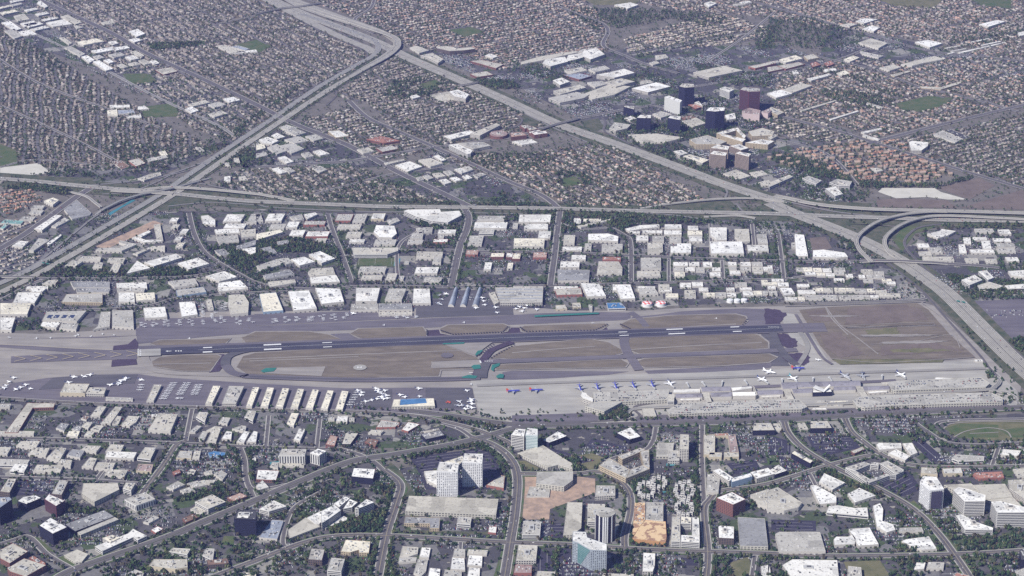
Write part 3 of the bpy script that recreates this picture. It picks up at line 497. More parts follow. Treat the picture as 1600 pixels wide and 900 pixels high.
# arterials, north of the airfield
RD = [('725,326 732,340 729,360 718,388 705,448', 19, 1), ('875,331 871,360 867,395 860,446', 16, 1), ('955,357 975,368 985,380 986,441', 12, 1), ('512,335 520,362 535,400 550,443', 12, 1), ('295,333 303,365 318,393 345,413 372,428 400,442 440,450 520,453', 13, 1),
 ('-20,434 100,436 200,436 300,432 345,422 352,415', 12, 1), ('520,455 560,448 700,449 860,447 1000,443 1210,437', 14, 1), ('690,391 760,394 867,395 985,400 1100,405 1240,409 1340,409', 15, 1), ('85,487 220,480 277,466 330,462 420,457 520,455', 12, 1), ('0,470 60,440 100,437', 10, 1), ('1225,440 1222,410 1216,365', 9, 1), ('1180,400 1175,350', 8, 0), ('1112,400 1110,350', 7, 0), ('1130,437 1128,405', 7, 0), ('1045,443 1045,400', 7, 0), ('440,352 500,349 512,360', 7, 0), ('640,353 655,360 628,378 620,400 622,440', 8, 0), ('535,402 620,392 700,391', 9, 1), ('1220,472 1300,474 1440,468 1430,455', 8, 0), ('1380,440 1300,430 1220,437', 8, 0), ('955,357 900,358 878,350', 8, 0), ('400,470 480,467 560,466', 6, 0),
 # upper left, top
 ('40,-15 62,0 170,50 225,82 312,122 400,164 462,195 540,226 617,267 700,307 735,324', 24, 0), ('-20,12 0,27 62,57 100,75 175,115 250,155 337,195 365,212', 10, 0), ('545,158 575,185 625,207 682,232 737,257 790,282 845,305 872,325', 18, 0), ('400,262 480,257 550,252 590,245 682,231 800,215 845,202 900,187 975,172 1020,165', 16, 0), ('488,305 560,286 617,272 725,256', 12, 0), ('1180,4 1275,31 1355,54 1437,77 1500,86 1620,98', 16, 0), ('1355,226 1375,220 1500,188 1620,160', 20, 0), ('1260,85 1325,100 1375,112 1437,137 1500,150 1590,175', 14, 0), ('1150,165 1200,178 1300,203 1370,225 1425,242 1487,262 1550,281 1630,304', 18, 0),
 ('870,10 900,22 940,37 950,50 943,72 975,87 1012,102 1060,115', 14, 0), ('985,87 1050,75 1130,58 1200,50', 10, 0), ('587,-15 580,12 556,28 557,40 585,53', 12, 0), ('1070,138 1180,120 1300,97 1380,65', 14, 0), ('0,262 60,250 170,262', 8, 0), ('-20,400 20,378 60,352 120,308 150,290', 22, 0), ('250,200 180,175 60,130 -20,80', 9, 0), ('330,40 420,20', 8, 0), ('0,165 120,220 200,262', 8, 0), ('1210,20 1160,60 1100,100', 8, 0), ('480,0 520,10', 8, 0), ('1020,165 1100,185 1200,215 1290,240 1340,290', 10, 0),
 # south of the airfield
 ('-20,622 150,632 300,637 400,640 575,645 650,651 700,661 745,673 790,690 800,700', 15, 1), ('640,643 700,650 780,662 850,666 975,664 1200,658 1375,648 1620,636', 26, 2), ('-20,684 200,690 400,699 500,702 530,702 575,717 600,737', 12, 1), ('-20,746 125,750 215,756', 11, 1), ('290,690 275,697 257,725 237,752 222,772', 14, 1),
 ('90,905 125,888 250,845 330,812 400,783 475,751 550,722 612,712 700,697 760,683 800,672 850,666', 27, 2), ('600,735 625,757 619,787 604,835 590,905', 18, 2), ('375,700 382,720 385,750 398,782', 11, 1), ('-20,858 20,845 45,840 75,868 117,892', 12, 1), ('300,915 400,877 475,849 525,839 600,838 700,843 782,848 892,852 950,856 1037,861 1105,863 1200,866 1300,870 1495,867 1620,860', 18, 2), ('735,684 768,695 795,715 808,745 805,800 797,850 788,905', 20, 2), ('812,741 900,741 932,738 962,748 983,770 985,800 976,838 976,856', 15, 1), ('935,740 955,718 1005,705 1020,690 1025,668', 10, 1),
 ('1103,905 1106,862 1100,800 1108,783 1128,768 1200,757 1298,727 1362,712', 15, 1), ('1320,655 1330,675 1350,692 1375,710 1412,725 1475,731 1620,729', 15, 1), ('1225,660 1232,678 1255,702 1296,727 1375,766 1425,795 1462,830 1490,866 1520,910', 16, 2), ('1430,662 1448,675 1478,692 1530,696 1620,692', 13, 1), ('1462,665 1487,658 1620,655', 9, 0), ('1097,665 1097,725 1100,790', 10, 1), ('500,770 457,797 442,845 450,857', 9, 1), ('1175,900 1180,866', 8, 0), ('385,752 400,766 450,757', 8, 0), ('175,690 170,720 150,750', 7, 0), ('415,700 420,650', 8, 0), ('290,690 300,640', 9, 0), ('1080,760 1097,765', 7, 0), ('720,843 715,905', 7, 0), ('1550,729 1560,700', 8, 0), ('690,662 720,672 745,690', 10, 0), ('500,655 495,700', 8, 0), ('1290,790 1275,760 1262,735', 7, 0)]
for s, wd, tr in RD:
    y = pts(s)[len(pts(s)) // 2][1]
    road(s, wd, 'road_asphalt' if y > 330 else 'road_pale' if wd == 10 and y < 200 else 'road_asphalt', 'road', 1 if wd < 15 else 2, True, median=2.4 if wd >= 24 and tr else (.5 if wd >= 14 and y > 640 else 0), med2=None if wd >= 24 else 'yellow_paint', trees=tr, cars=3 if wd > 11 else 1)
# terminal approach roads (on the ground)
road('800,664 985,656 990,640 1000,634 1045,628', 9, 'road_asphalt', 'terminal_road', 3, False); road('985,656 1040,652 1250,643 1400,638 1560,628', 12, 'road_asphalt', 'terminal_road', 3, False)
for s_, w_ in (('1473,672 1482,664 1500,661 1540,659 1600,659', 4), ('1490,684 1510,674 1545,669 1572,674 1580,684', 3.5), ('1515,678 1560,676', 3)):
    mb = ribbon(pts(s_), w_, 1.25 + TC() * .1, None)[0]; tag(mb.build('footpath', 'shoulder_mat'), kind='structure')
# ================================================================ ELEVATED ROADS
def bridge(s, wd, hs, label, surf='freeway_concrete', pier=55, cars=0):
    P = pts(s); root = empty('overpass_bridge', (*U(P[len(P) // 2][0], P[len(P) // 2][1], hs[len(P) // 2]), 0)); tag(root, label, 'bridge', 'raised freeway ramps and road bridges')
    ox, oy, _ = root.location
    mb, q, H, L, Rr = ribbon(P, wd, 1.2, None, heights=hs, occw=wd)
    ROADLINES.append((q, wd, 0, cars, H, 1.2))
    mb.v = [(x - ox, y - oy, z) for x, y, z in mb.v]; mb.build('road_surface', surf, root)
    dk = MB(); q2 = [(x - ox, y - oy) for x, y in q]; L2 = [(x - ox, y - oy) for x, y in L]; R2 = [(x - ox, y - oy) for x, y in Rr]
    for i in range(len(q2) - 1):
        a, b, c, d = L2[i], L2[i + 1], R2[i + 1], R2[i]; h0, h1 = H[i] + .85, H[i + 1] + .85
        t0, t1 = (1.8, 1.8)
        dk.face([(*a, h0 - t0), (*b, h1 - t1), (*b, h1), (*a, h0)]); dk.face([(*d, h0), (*c, h1), (*c, h1 - t1), (*d, h0 - t0)]); dk.face([(*a, h0 - t0), (*d, h0 - t0), (*c, h1 - t1), (*b, h1 - t1)])
    dk.build('deck', 'concrete', root)
    for S, sg in ((L2, 1), (R2, -1)):
        pb = MB()
        for i in range(len(S) - 1):
            nx = [(S[k][0] + (q2[k][0] - S[k][0]) * .8 / (wd / 2), S[k][1] + (q2[k][1] - S[k][1]) * .8 / (wd / 2)) for k in (i, i + 1)]
            a, b = S[i], S[i + 1]; z0, z1 = H[i] + .9, H[i + 1] + .9
            pb.face([(*a, z0), (*b, z1), (*b, z1 + 1.2), (*a, z0 + 1.2)]); pb.face([(*nx[0], z0), (*nx[1], z1), (*nx[1], z1 + 1.2), (*nx[0], z0 + 1.2)]); pb.face([(*a, z0 + 1.2), (*b, z1 + 1.2), (*nx[1], z1 + 1.2), (*nx[0], z0 + 1.2)])
        pb.build('parapet', 'kerb_mat', root)
    D = 0
    for i in range(1, len(q2)):
        D += math.hypot(q2[i][0] - q2[i - 1][0], q2[i][1] - q2[i - 1][1])
        if D > pier and H[i] > 3.5:
            D = 0; pr = MB(); x, y = q2[i]; r = 1.3
            pr.prism([(x + r * math.cos(a * 1.047), y + r * math.sin(a * 1.047)) for a in range(6)], 0, H[i] - .9); hw = wd / 2 * .7
            ang = math.atan2(q2[i][1] - q2[i - 1][1], q2[i][0] - q2[i - 1][0]) + math.pi / 2; cx, sx = math.cos(ang), math.sin(ang)
            pr.prism([(x + hw * cx - sx, y + hw * sx + cx), (x - hw * cx - sx, y - hw * sx + cx), (x - hw * cx + sx, y - hw * sx - cx), (x + hw * cx + sx, y + hw * sx - cx)], H[i] - 2, H[i] - .95)
            pr.build('pier', 'concrete', root)
    return root
bridge('1210,306 1240,312 1275,319 1350,326 1450,329 1530,331 1630,334', 20, [1, 3, 7, 9, 9, 8, 7], 'long straight raised roadway along the lower edge of the ploughed fields', cars=3)
bridge('1480,331 1450,331 1412,335 1375,345 1350,360 1338,375 1343,390 1355,403 1362,410', 13, [8, 9, 11, 12, 12, 11, 9, 7, 6], 'outer of the two curved ramps, sweeping down left of the freeway loop', cars=2)
bridge('1630,345 1570,341 1475,337 1437,341 1407,352 1387,367 1382,380 1390,395 1410,408', 13, [6, 8, 10, 11, 11, 10, 8, 5, 1], 'inner of the two curved ramps, sweeping round the green loop', cars=2)
bridge('1340,409 1375,407.5 1410,408 1450,410 1480,412', 16, [2, 6.5, 7, 6.5, 2], 'flat road bridge crossing the freeway right of the curved ramps', 'road_asphalt', 40, 1)
road('1478,412.5 1520,415 1562,419', 15, 'road_asphalt', 'road', 2, True)
bridge('500,148.5 567,109 600,91 617,78 622,68 613,57 562,39 505,21 455,4', 24, [.5, 3, 7, 9, 9.5, 9, 6, 3, .5], 'curved flyover turning the left freeway into the top-centre freeway', cars=6)
bridge('225,296 260,293 300,294 340,297 400,303 430,308 460,314', 14, [1, 6, 8, 8, 7, 4, 1], 'raised connector passing over the left interchange toward the right', cars=2)
bridge('150,335 165,325 190,313 220,304 250,298 285,290 330,278', 12, [1, 7, 8, 8, 8, 6, 1], 'curved dark ramp beside the small blue pool-coloured yard at the left interchange', 'freeway_grey')
bridge('110,300 135,307 150,318 158,324', 9, [4, 7, 7, 5], 'short curved ramp joining the grey depot roof at the left interchange', 'freeway_grey')
bridge('175,297 205,299 235,300 270,303', 24, [5, 7, 7, 4], 'wide overpass deck where the two freeways cross at left', cars=1)
bridge('845,202 870,194 897,187 905,185', 12, [5, 6.5, 6.5, 5], 'dark road bridge over the diagonal freeway below the shopping mall', 'road_asphalt')
bridge('716,134 735,131 748,128', 12, [6, 6.5, 6], 'small dark bridge over the diagonal freeway beside the wooded strip', 'road_asphalt')
bridge('400,22 440,13 475,9 500,5', 12, [4, 6.5, 6.5, 4], 'topmost bridge, crossing the freeway near the upper edge of the photo', 'road_asphalt')
bridge('-20,432 15,433 45,433 55,434', 12, [5, 6, 6, 4], 'bridge over the freeway at the far left edge, left of the cream offices', 'road_asphalt')
bridge('1100,339 1150,337 1180,341', 9, [3, 5, 3], 'low short bridge on the slip road above the warehouse district')
bridge('1000,326 1060,317 1120,311 1180,310 1230,316', 9, [1, 5, 7, 6, 2], 'slender flyover ramp in front of the triangular housing estate', cars=1)
bridge('1340,629 1240,634 1100,638 1045,634', 11, [5, 6, 6, 5], 'raised drop-off roadway in front of the passenger terminal', 'freeway_grey', 30, 3)
bridge('1340,621 1440,615 1540,609 1556,604 1562,596 1556,588', 10, [6, 7, 7, 6, 4, 1], 'curved ramp rising between the two right-hand car parks to the terminal', 'freeway_grey', 40, 2)
bridge('1545,610 1570,613 1585,620 1592,632', 9, [6, 5, 3, 1], 'lower curving ramp at the right tip of the terminal car park', 'freeway_grey', 40)
bridge('1055,635 1000,638 985,642 982,650 992,656', 9, [6, 5, 3, 1.5, 1], 'looping ramp at the left end of the terminal car park', 'freeway_grey', 40)
for x, y, l in ((1502, 475, 'green overhead sign gantry spanning the freeway at right'), (72, 415, 'green overhead sign gantry spanning the freeway at lower left')):   # gantries
    p = U(x, y); g = empty('sign_gantry', (*p, 0), R(-28)); tag(g, l, 'sign')
    for sx in (-16, 16):
        mb = MB(); mb.box(sx - .3, -.3, .5, sx + .3, .3, 9); mb.build('post', 'unit_grey', g)
    mb = MB(); mb.box(-16, -.3, 8, 16, .3, 8.7); mb.build('beam', 'unit_grey', g)
    for sx in (-9, 6): mb = MB(); mb.box(sx - 5, -.7, 6, sx + 5, -.4, 9.6); mb.build('sign_panel', 'teal_turf', g)
# ================================================================ BUILDINGS
UNITM = {}
def unit_mesh(kind):
    if kind not in UNITM:
        mb = MB(); mb.box(-.5, -.5, 0, .5, .5, 1); o = mb.build('rooftop_unit', kind); UNITM[kind] = o.data; bpy.data.objects.remove(o)
    return UNITM[kind]
def add_unit(root, x, y, z, sx, sy, h, ang, kind, name='rooftop_unit'):
    o = bpy.data.objects.new(name, unit_mesh(kind)); COL.objects.link(o); o.parent = root; o.location = (x, y, z); o.scale = (sx, sy, h); o.rotation_euler = (0, 0, ang); return o
BLD = []
def lerp(a, b, t): return (a[0] + (b[0] - a[0]) * t, a[1] + (b[1] - a[1]) * t)
def facade(root, P, h, st, z0=0):
    n = len(P); fl = 3.9; nf = max(1, int((h - 1.2) / fl))
    if st in 'sBmdnTx' or (st == 'p' and h >= 11):
        glass = 'window_glass' if st != 'x' else 'unit_dark'  # garages: flat dark strips, the shade inside open decks put into colour
        nf = min(nf, 20); fh = (h - 1.0) / nf
        for k in range(nf):
            mb = MB(); za, zb = z0 + k * fh + fh * .38, z0 + k * fh + fh * .86
            Q = inset(P, -.12)
            for i in range(n):
                a, b = Q[i], Q[(i + 1) % n]; L = math.hypot(b[0] - a[0], b[1] - a[1])
                if L < 4: continue
                e = min(1.5 / L, .2)
                if st in 'sBm': segs = [(e, 1 - e)]
                else:
                    m = max(2, int(L / (7 if st == 'x' else 5))); segs = [((j + .18) / m, (j + .82) / m) for j in range(m)]
                for u, v in segs:
                    p, q = lerp(a, b, u), lerp(a, b, v); mb.face([(*p, za), (*q, za), (*q, zb), (*p, zb)])
            if mb.f: mb.build('window_or_shaded_opening', glass, root)
    elif st in 'Gh':
        nf = min(max(4, int(h / 4.3)), 18); fh = h / (nf + .6)
        for k in range(nf):
            mb = MB(); za, zb = z0 + k * fh + fh * .5, z0 + k * fh + fh * 1.0; Q = inset(P, -.12)
            for i in range(n):
                a, b = Q[i], Q[(i + 1) % n]; L = math.hypot(b[0] - a[0], b[1] - a[1]); m = int(L / 4.4)
                for j in range(m):
                    if (j * 7 + k * 5 + (j * k) % 3) % 11 == 0: continue
                    p, q = lerp(a, b, (j + .27) / m), lerp(a, b, (j + .73) / m); mb.face([(*p, za), (*q, za), (*q, zb), (*p, zb)])
            if mb.f: mb.build('window_row', 'window_glass', root)
    elif st == 'v':
        Q = inset(P, -.12)
        for i in range(n):
            a, b = Q[i], Q[(i + 1) % n]; L = math.hypot(b[0] - a[0], b[1] - a[1]); m = int(L / 6); mb = MB()
            for j in range(m):
                p, q = lerp(a, b, (j + .28) / m), lerp(a, b, (j + .72) / m); mb.face([(*p, z0 + 2), (*q, z0 + 2), (*q, z0 + h - 2.5), (*p, z0 + h - 2.5)])
            if mb.f: mb.build('window_strip', 'window_glass', root)
    elif st in 'kq':
        nf = min(nf, 16); fh = (h - 1.0) / nf
        for k in range(1, nf):
            mb = MB(); za = z0 + k * fh; Q = inset(P, -.12)
            for i in range(n):
                a, b = Q[i], Q[(i + 1) % n]; mb.face([(*a, za), (*b, za), (*b, za + (.5 if st == 'k' else 1.1)), (*a, za + (.5 if st == 'k' else 1.1))])
            mb.build('spandrel', 'blue_glass' if st == 'k' else 'teal_glass', root)
    elif h >= 5.5:                                       # sheds: a few doors on the long sides
        Q = inset(P, -.12); k = 0
        for i in range(n):
            a, b = Q[i], Q[(i + 1) % n]; L = math.hypot(b[0] - a[0], b[1] - a[1])
            if L > 18 and b[0] > a[0]:                     # the long side toward the street
                m = max(2, min(10, int(L / 12))); hh = min(3.8, h * .5)
                mb = MB()
                for j in range(m):
                    u = (j + .5) / m; p, q = lerp(a, b, u - 2.2 / L), lerp(a, b, u + 2.2 / L); mb.face([(*p, z0), (*q, z0), (*q, z0 + hh), (*p, z0 + hh)])
                mb.build('door_bay', 'unit_dark', root); k += 1
                if k > 1: break
def building(P, h, rc, st, name=None, label=None, units=True, base=0, occv=5, cat=None):
    """P: roof outline in photo pixels, h: height in metres. The outline is carried down to the ground."""
    if rc == 'w' and not label: rc = random.Random(int(P[0][0] * 7 + P[0][1] * 31)).choice('wwwwwlTwt')
    W = ccw([U(x, y, h) for x, y in P]); cx = sum(p[0] for p in W) / len(W); cy = sum(p[1] for p in W) / len(W)
    big = h >= 14; cyp_ = sum(p[1] for p in P) / len(P)
    name = name or ('office_tower' if h >= 28 else 'parking_garage' if st == 'x' and h >= 6 else 'office_building' if st in 'skGvBmndh' or big else 'commercial_building' if cyp_ < 330 else 'warehouse' if cyp_ < 560 else 'business_unit')
    root = empty(name, (cx, cy, 0)); L = [(x - cx, y - cy) for x, y in W]
    L = inset(inset(L, 0), 0)
    wl = MB(); wl.prism(L, .05, h + .6, 0, top=False); inn = inset(L, .5)
    n = len(L); L = ccw(L)
    for i in range(n):                                    # parapet: coping and its inner face
        a, b, c, d = L[i], L[(i + 1) % n], inn[(i + 1) % n], inn[i]
        wl.face([(*a, h + .6), (*b, h + .6), (*c, h + .6), (*d, h + .6)]); wl.face([(*d, h + .6), (*c, h + .6), (*c, h - .1), (*d, h - .1)])
    wl.build('wall', 'wall_' + st, root)
    rf = MB(); rf.sheet(inn, h); rf.build('roof', roof_mat(rc), root)
    facade(root, L, h, st)
    ar = abs(area2(L)) / 2
    e = max(((L[(i + 1) % n][0] - L[i][0], L[(i + 1) % n][1] - L[i][1]) for i in range(n)), key=lambda v: v[0] ** 2 + v[1] ** 2); ang = math.atan2(e[1], e[0])
    rr = random.Random(int(cx * 13 + cy * 7))
    if units and st != 'x' and st != 'o':
        k = min(22, int(ar / 150) + 2 + (2 if big else 0)); xs = [p[0] for p in L]; ys = [p[1] for p in L]; tries = 0; got = 0
        if h >= 10 and st in 'skGvBmndTp' and ar > 350:       # plant room on office roofs
            q = min(math.sqrt(ar) * .34, 16)
            if inpoly(np.array([0.0]), np.array([0.0]), inset(L, q * .45))[0]: add_unit(root, 0, 0, h, q * 1.3, q * .75, 2.6, ang, rr.choice(['unit_grey', 'wall_p']), 'plant_room'); add_unit(root, q * .1 * math.cos(ang), q * .1 * math.sin(ang), h + 2.6, q * .6, q * .35, 1.1, ang, 'unit_dark', 'cooling_unit')
        inn2 = inset(L, 3)
        while got < k and tries < 60:
            tries += 1; x, y = rr.uniform(min(xs), max(xs)), rr.uniform(min(ys), max(ys))
            if inpoly(np.array([x]), np.array([y]), inn2)[0]:
                s_ = rr.uniform(1.8, 4.2); add_unit(root, x, y, h, s_, s_ * rr.uniform(.6, 1.4), rr.uniform(.8, 1.9), ang, rr.choice(['unit_grey', 'unit_grey', 'unit_dark', 'wall_s'])); got += 1
    # occupancy: footprint and everything the building covers in the picture near it
    mark([tuple(float(v) for v in PX(x + cx, y + cy)) for x, y in inset(L, -2.5)], occv)
    BLD.append(dict(o=root, px=sum(p[0] for p in P) / len(P), py=sum(p[1] for p in P) / len(P), h=h, rc=rc, st=st, ar=ar, name=name, label=label, n=len(P), ang=ang, W=W, cat=cat, L=L))
    return root
def barrel(P, h, rise, rc, wallc='p', name='hangar', label=None, seg=8, cat=None, asym=0):
    """A vaulted roof over four picture points (two short ends: P0-P1 near, P3-P2 far)."""
    W = [U(x, y, h) for x, y in P]; cx = sum(p[0] for p in W) / 4; cy = sum(p[1] for p in W) / 4; L = [(x - cx, y - cy) for x, y in W]
    root = empty(name, (cx, cy, 0)); wl = MB(); wl.prism(L, .05, h, top=False)
    rf = MB(); A = []; B = []
    for k in range(seg + 1):
        t = k / seg; z = h + rise * math.sin(math.pi * t) if not asym else h + rise * math.sin(math.pi * t / 2)
        A.append((*lerp(L[0], L[1], t), z)); B.append((*lerp(L[3], L[2], t), z))
    for k in range(seg): rf.face([A[k], A[k + 1], B[k + 1], B[k]])
    wl.face(A); wl.face(B[::-1]); wl.build('wall', 'wall_' + wallc, root); rf.build('roof', roof_mat(rc), root, smooth=False)
    mark([tuple(float(v) for v in PX(x, y)) for x, y in inset(W, -2)], 5)
    BLD.append(dict(o=root, px=sum(p[0] for p in P) / 4, py=sum(p[1] for p in P) / 4, h=h, rc=rc, st=wallc, ar=abs(area2(L)) / 2, name=name, label=label, n=4, ang=0, W=W, cat=cat, L=L)); return root
def block(frame, data):
    """One line of text per picture tile: outlines in tile units, then | height roof-colour wall-style."""
    ox, oy, k = frame
    for it in data.replace('\n', ';').split(';'):
        it = it.strip()
        if not it: continue
        a, _, b = it.partition('|'); b = b or '8wp'; hh = ''.join(c for c in b if c in '0123456789.'); cc = b[len(hh):] or 'wp'
        lab = None
        if ' ' in cc: cc, lab = cc.split(' ', 1)
        if len(cc) == 1: cc += 'p'
        P = pts(a); P = [(ox + x * k, oy + y * k) for x, y in P]
        if len(P) == 2:
            (x0, y0), (x1, y1) = P; s_ = (985 - (x0 + x1) / 2) / 1000 * (y1 - y0); P = [(x0, y1), (x1, y1), (x1 + s_, y0), (x0 + s_, y0)]
        building(P, float(hh or 8), cc[0], cc[1], label=lab)
block(T(0, 1), """800,105 870,88 910,120 850,140|8wc;212,530 345,443 387,447 262,540|9w;320,515 400,460 435,475 350,520|5l;400,410 480,350 570,430 560,445 450,470|6g;75,635 120,605 180,610 140,648|7w;180,665 240,590 310,600 210,668|8l;290,620 380,563 385,572 300,640|5w
0,495 30,472 150,480 130,502|6e;0,525 30,500 60,500 20,532|6e;598,662 760,668 855,628 748,602 742,614 790,630 740,650 615,650|8w;825,585 845,577 910,600 1000,598 1015,607 900,615|7w;860,570 930,540 942,550 882,584|7w;960,505 1000,500 1020,600 980,600|7w
1057,462 1105,484;1066,503 1110,525;1121,532 1163,560;1087,580 1128,602;1096,618 1140,642;490,722 510,702 635,705 625,730|8t;680,712 785,712 770,740 670,735|8t;405,760 450,730 520,732 470,765|8t;575,778 595,740 645,742 635,778|8t;685,795 710,745 760,748 735,800|8t
830,685 950,640 1030,635 1030,665 940,655 860,690|7w;790,810 855,730 940,775|9w;900,738 1100,685 1138,710 960,765|10w;1110,745 1240,710 1308,748 1175,785|10w;265,875 300,852 365,850 345,878|7w;1285,825 1400,795 1485,830 1370,860|9w;1050,860 1215,840 1240,880 1090,895|9l
1365,868 1500,852 1550,898 1360,898|9W;725,870 915,865 920,902 730,902|8w;440,860 685,862 685,898 460,898|8gp;170,890 300,888 300,905 160,905|7w;1255,450 1300,445 1345,475 1345,505 1270,500|8w;1392,440 1503,485|8w;1395,498 1525,526|7w;1540,438 1602,490|8l
1340,535 1490,527 1500,555 1350,562|8w;1350,580 1485,570 1495,610 1370,620|8w;1500,540 1598,530 1598,575 1510,585|8t;1470,640 1598,600 1598,630 1490,665|8g;1340,665 1400,655 1440,690 1380,700|7g;1510,655 1598,645 1598,680 1570,690|8w
275,355 330,335 370,350 330,380|10w;120,455 205,475|6l;190,385 265,405|7l;175,415 255,437|6l;860,215 930,190 1000,175 1010,195 900,228|6t;990,50 1030,40 1050,70 1010,80|6w;700,110 760,105 810,140 760,160|4n;915,95 960,80 985,100 930,112|6l;1220,20 1250,20 1280,45 1250,50|6l;960,85 1030,70 1050,85 990,100|7l
1380,120 1430,115 1440,140|6l;1460,90 1490,85 1500,115 1465,115|6t;1400,205 1440,200 1440,235 1400,235|6w;1490,205 1530,200 1550,225 1500,230|6w""")
block(T(1, 1), """70,20 130,0 200,40 130,65|7l;150,10 230,-8 300,30 220,60|7l;0,0 50,0 60,25 0,40|7w;355,45 400,35 460,60 400,72|7w;135,85 180,75 235,110 190,122|7w;280,60 330,50 360,75 310,85|7l;95,155 140,145 195,175 150,187|7w;170,150 205,145 245,170 210,182|7w;350,150 400,137 445,160 395,180|7l;0,62 60,50 75,70 0,88|7l
630,35 700,20 740,45 670,60|7t;750,25 850,10 890,30 790,50|7wn;800,118 920,95 930,102 815,130|6t;870,132 960,108 1040,140 950,172|8w;1015,100 1090,88 1170,120 1090,142|9t;1110,75 1140,68 1190,98 1160,108|7w;1100,185 1150,178 1185,200 1135,210|6w;1170,170 1210,165 1245,188 1205,197|6l
1240,158 1280,148 1325,172 1285,184|6w;1290,145 1330,138 1360,160 1325,172|6l;1145,225 1185,218 1222,240 1180,252|6w;1210,212 1250,205 1290,225 1250,235|6W;1288,200 1320,192 1353,212 1315,223|6w;1355,195 1400,180 1440,190 1385,213|6l;1040,200 1070,190 1110,212 1075,223|6l;1000,210 1032,202 1050,222 1015,230|6l
1205,5 1260,0 1355,40 1340,60 1320,62|17ws long white office block with pale striped side, left of the round brick offices;1262,-5 1420,-12 1465,10 1358,32|12l;0,438 28,436 45,480 0,482|8l;55,436 158,480|9w;80,503 175,528|7w;210,455 285,440 300,470 240,480|8w;300,440 370,428 385,440 320,470|8w;185,486 256,522|8w;295,482 428,505|8wc;205,538 293,573|8w;308,546 448,578|8wc;370,590 435,610|6w
492,438 592,480|8lc;602,438 678,486|8l;717,434 798,468|9wy;820,475 880,460 900,480 840,505|8l;750,508 865,512 880,560 850,585 770,582 735,550|10W;505,503 650,528|7t;560,550 652,580|8t;580,596 675,614|7w;735,598 868,628|8l;925,418 950,410 1150,408 1155,425 1270,418 1285,445 1200,490 1100,480 1000,452|15ws white zigzag apartment block just below the freeway, left of the wide avenue
1000,525 1105,520 1100,550 1020,560|8l;975,560 1050,545 1040,590 960,592|8l;1135,536 1245,560|8w;1135,570 1172,590|7w;1105,595 1195,614|7wc;945,600 1040,620|6l;1380,450 1550,480|8l;1360,490 1565,526|9W;1392,532 1485,560|7ls;1322,574 1410,630|7w;1310,666 1385,692|8cc;598,650 890,648 888,668 820,690 612,690|11ws;1005,672 1168,675 1165,700 1117,702 1115,712 1000,710|9t;1118,704 1160,704 1155,742 1102,738|9l;990,770 1132,808|8w;638,767 805,800|8l;808,810 870,848|8w;655,820 785,842|7t;890,825 920,848|6l;1045,835 1155,863|8w
0,562 150,535 170,550 0,602|8w;0,763 130,720 190,745 30,790|8w;125,720 200,712 235,740 185,753|8l;218,720 300,705 370,735 272,760|9W;330,690 400,670 495,715 410,745|10W;45,820 210,785 240,812 60,845|9g;75,862 240,847 250,865 85,895|8w;325,800 345,780 480,772 495,815 345,826|9t;335,835 500,818 525,860 345,872|9w
1465,682 1548,706|9Tn;1562,682 1602,708|9wn;1422,740 1467,785|8w;1568,743 1602,777|8w;925,735 955,745|5l;20,655 90,640 100,655 40,672|7g;60,665 110,655 130,680 90,690|6g;130,610 200,600 210,620 140,635|7g""")
block(T(2, 1), """40,442 238,488|9w;75,515 100,500 225,500 225,533 75,532|8w;168,545 245,545 238,588 162,588|9w;12,590 205,592 200,640 10,638|9w;3,495 35,520|6l;385,465 430,498|7w;400,513 560,480 628,465 605,480 430,522|7w;445,468 555,484|6w;475,562 600,560 665,578 662,608 475,600|9W;320,570 390,622|8w;315,642 435,665|7w;453,622 495,660|7l;560,626 690,668|8lp
370,695 460,722|7w;300,735 420,770|8w;285,785 485,788 480,852 285,855|9g;540,735 665,735 690,772 688,806 530,806|9t;130,678 215,710|8cc;565,706 680,726|7rc;0,685 50,718|8Tn;706,530 800,508 920,503 922,520 810,530 730,545|7w;735,545 800,558|6w;815,540 940,556|7w;955,503 1060,530|7w;950,540 1060,566|7w;775,572 852,604|7w;878,575 950,606|8l;985,578 1058,612|8l
1100,512 1165,538|7w;1098,543 1190,570|7w;1108,577 1190,608|7w;848,618 943,676|9t;990,680 990,640 1030,640 1030,622 1120,622 1118,680|9W;1235,522 1342,522 1342,598 1280,600 1240,570|9w;1390,532 1480,532 1488,608 1440,612 1392,580|9t;1540,565 1600,620|8w;1245,610 1450,685|10W;1475,632 1605,668|8w;806,712 932,778|9w;780,795 920,795 930,825 780,832|8t
1008,738 1100,762|5;1106,738 1172,762|5;1195,738 1252,768|5;1352,738 1405,760|5;1430,738 1495,762|5;1500,738 1568,762|5l;1008,768 1075,793|5l;1082,770 1145,794|5w;1150,772 1205,796|5l;1252,772 1305,795|5;1358,768 1405,790|5l;1430,768 1495,795|5;1503,770 1570,797|5t;1572,768 1602,792|5;1015,800 1082,828|5;1237,802 1305,828|5;1362,792 1430,815|5;1510,800 1570,806|5
1050,868 1120,896|5;1125,862 1195,890|5;1395,865 1470,890|6;1562,850 1602,880|6;2,890 190,915|8l;260,890 410,915|7w;445,888 565,915|8w;628,878 740,915|8W;785,890 895,915|7w;915,878 985,912|7w
1070,75 1110,65 1230,100 1190,120|12w;1010,45 1060,38 1100,58 1050,72|12w;1235,62 1260,42 1345,55 1335,75|48wB brown striped office tower beside the freeway, left of its twin;1240,25 1280,2 1360,15 1350,38|46wB brown striped office tower standing just behind its twin near the freeway;1395,58 1420,48 1495,62 1480,80|48wB right-hand one of the striped brown towers close to the freeway;1320,185 1400,160 1490,200 1420,222|6t;1480,180 1560,165 1600,190 1530,205|6t;1540,240 1600,225 1640,255 1560,258|6t
1360,12 1420,0 1480,25 1430,40|22wB;1130,300 1140,295 1150,310|4r""")
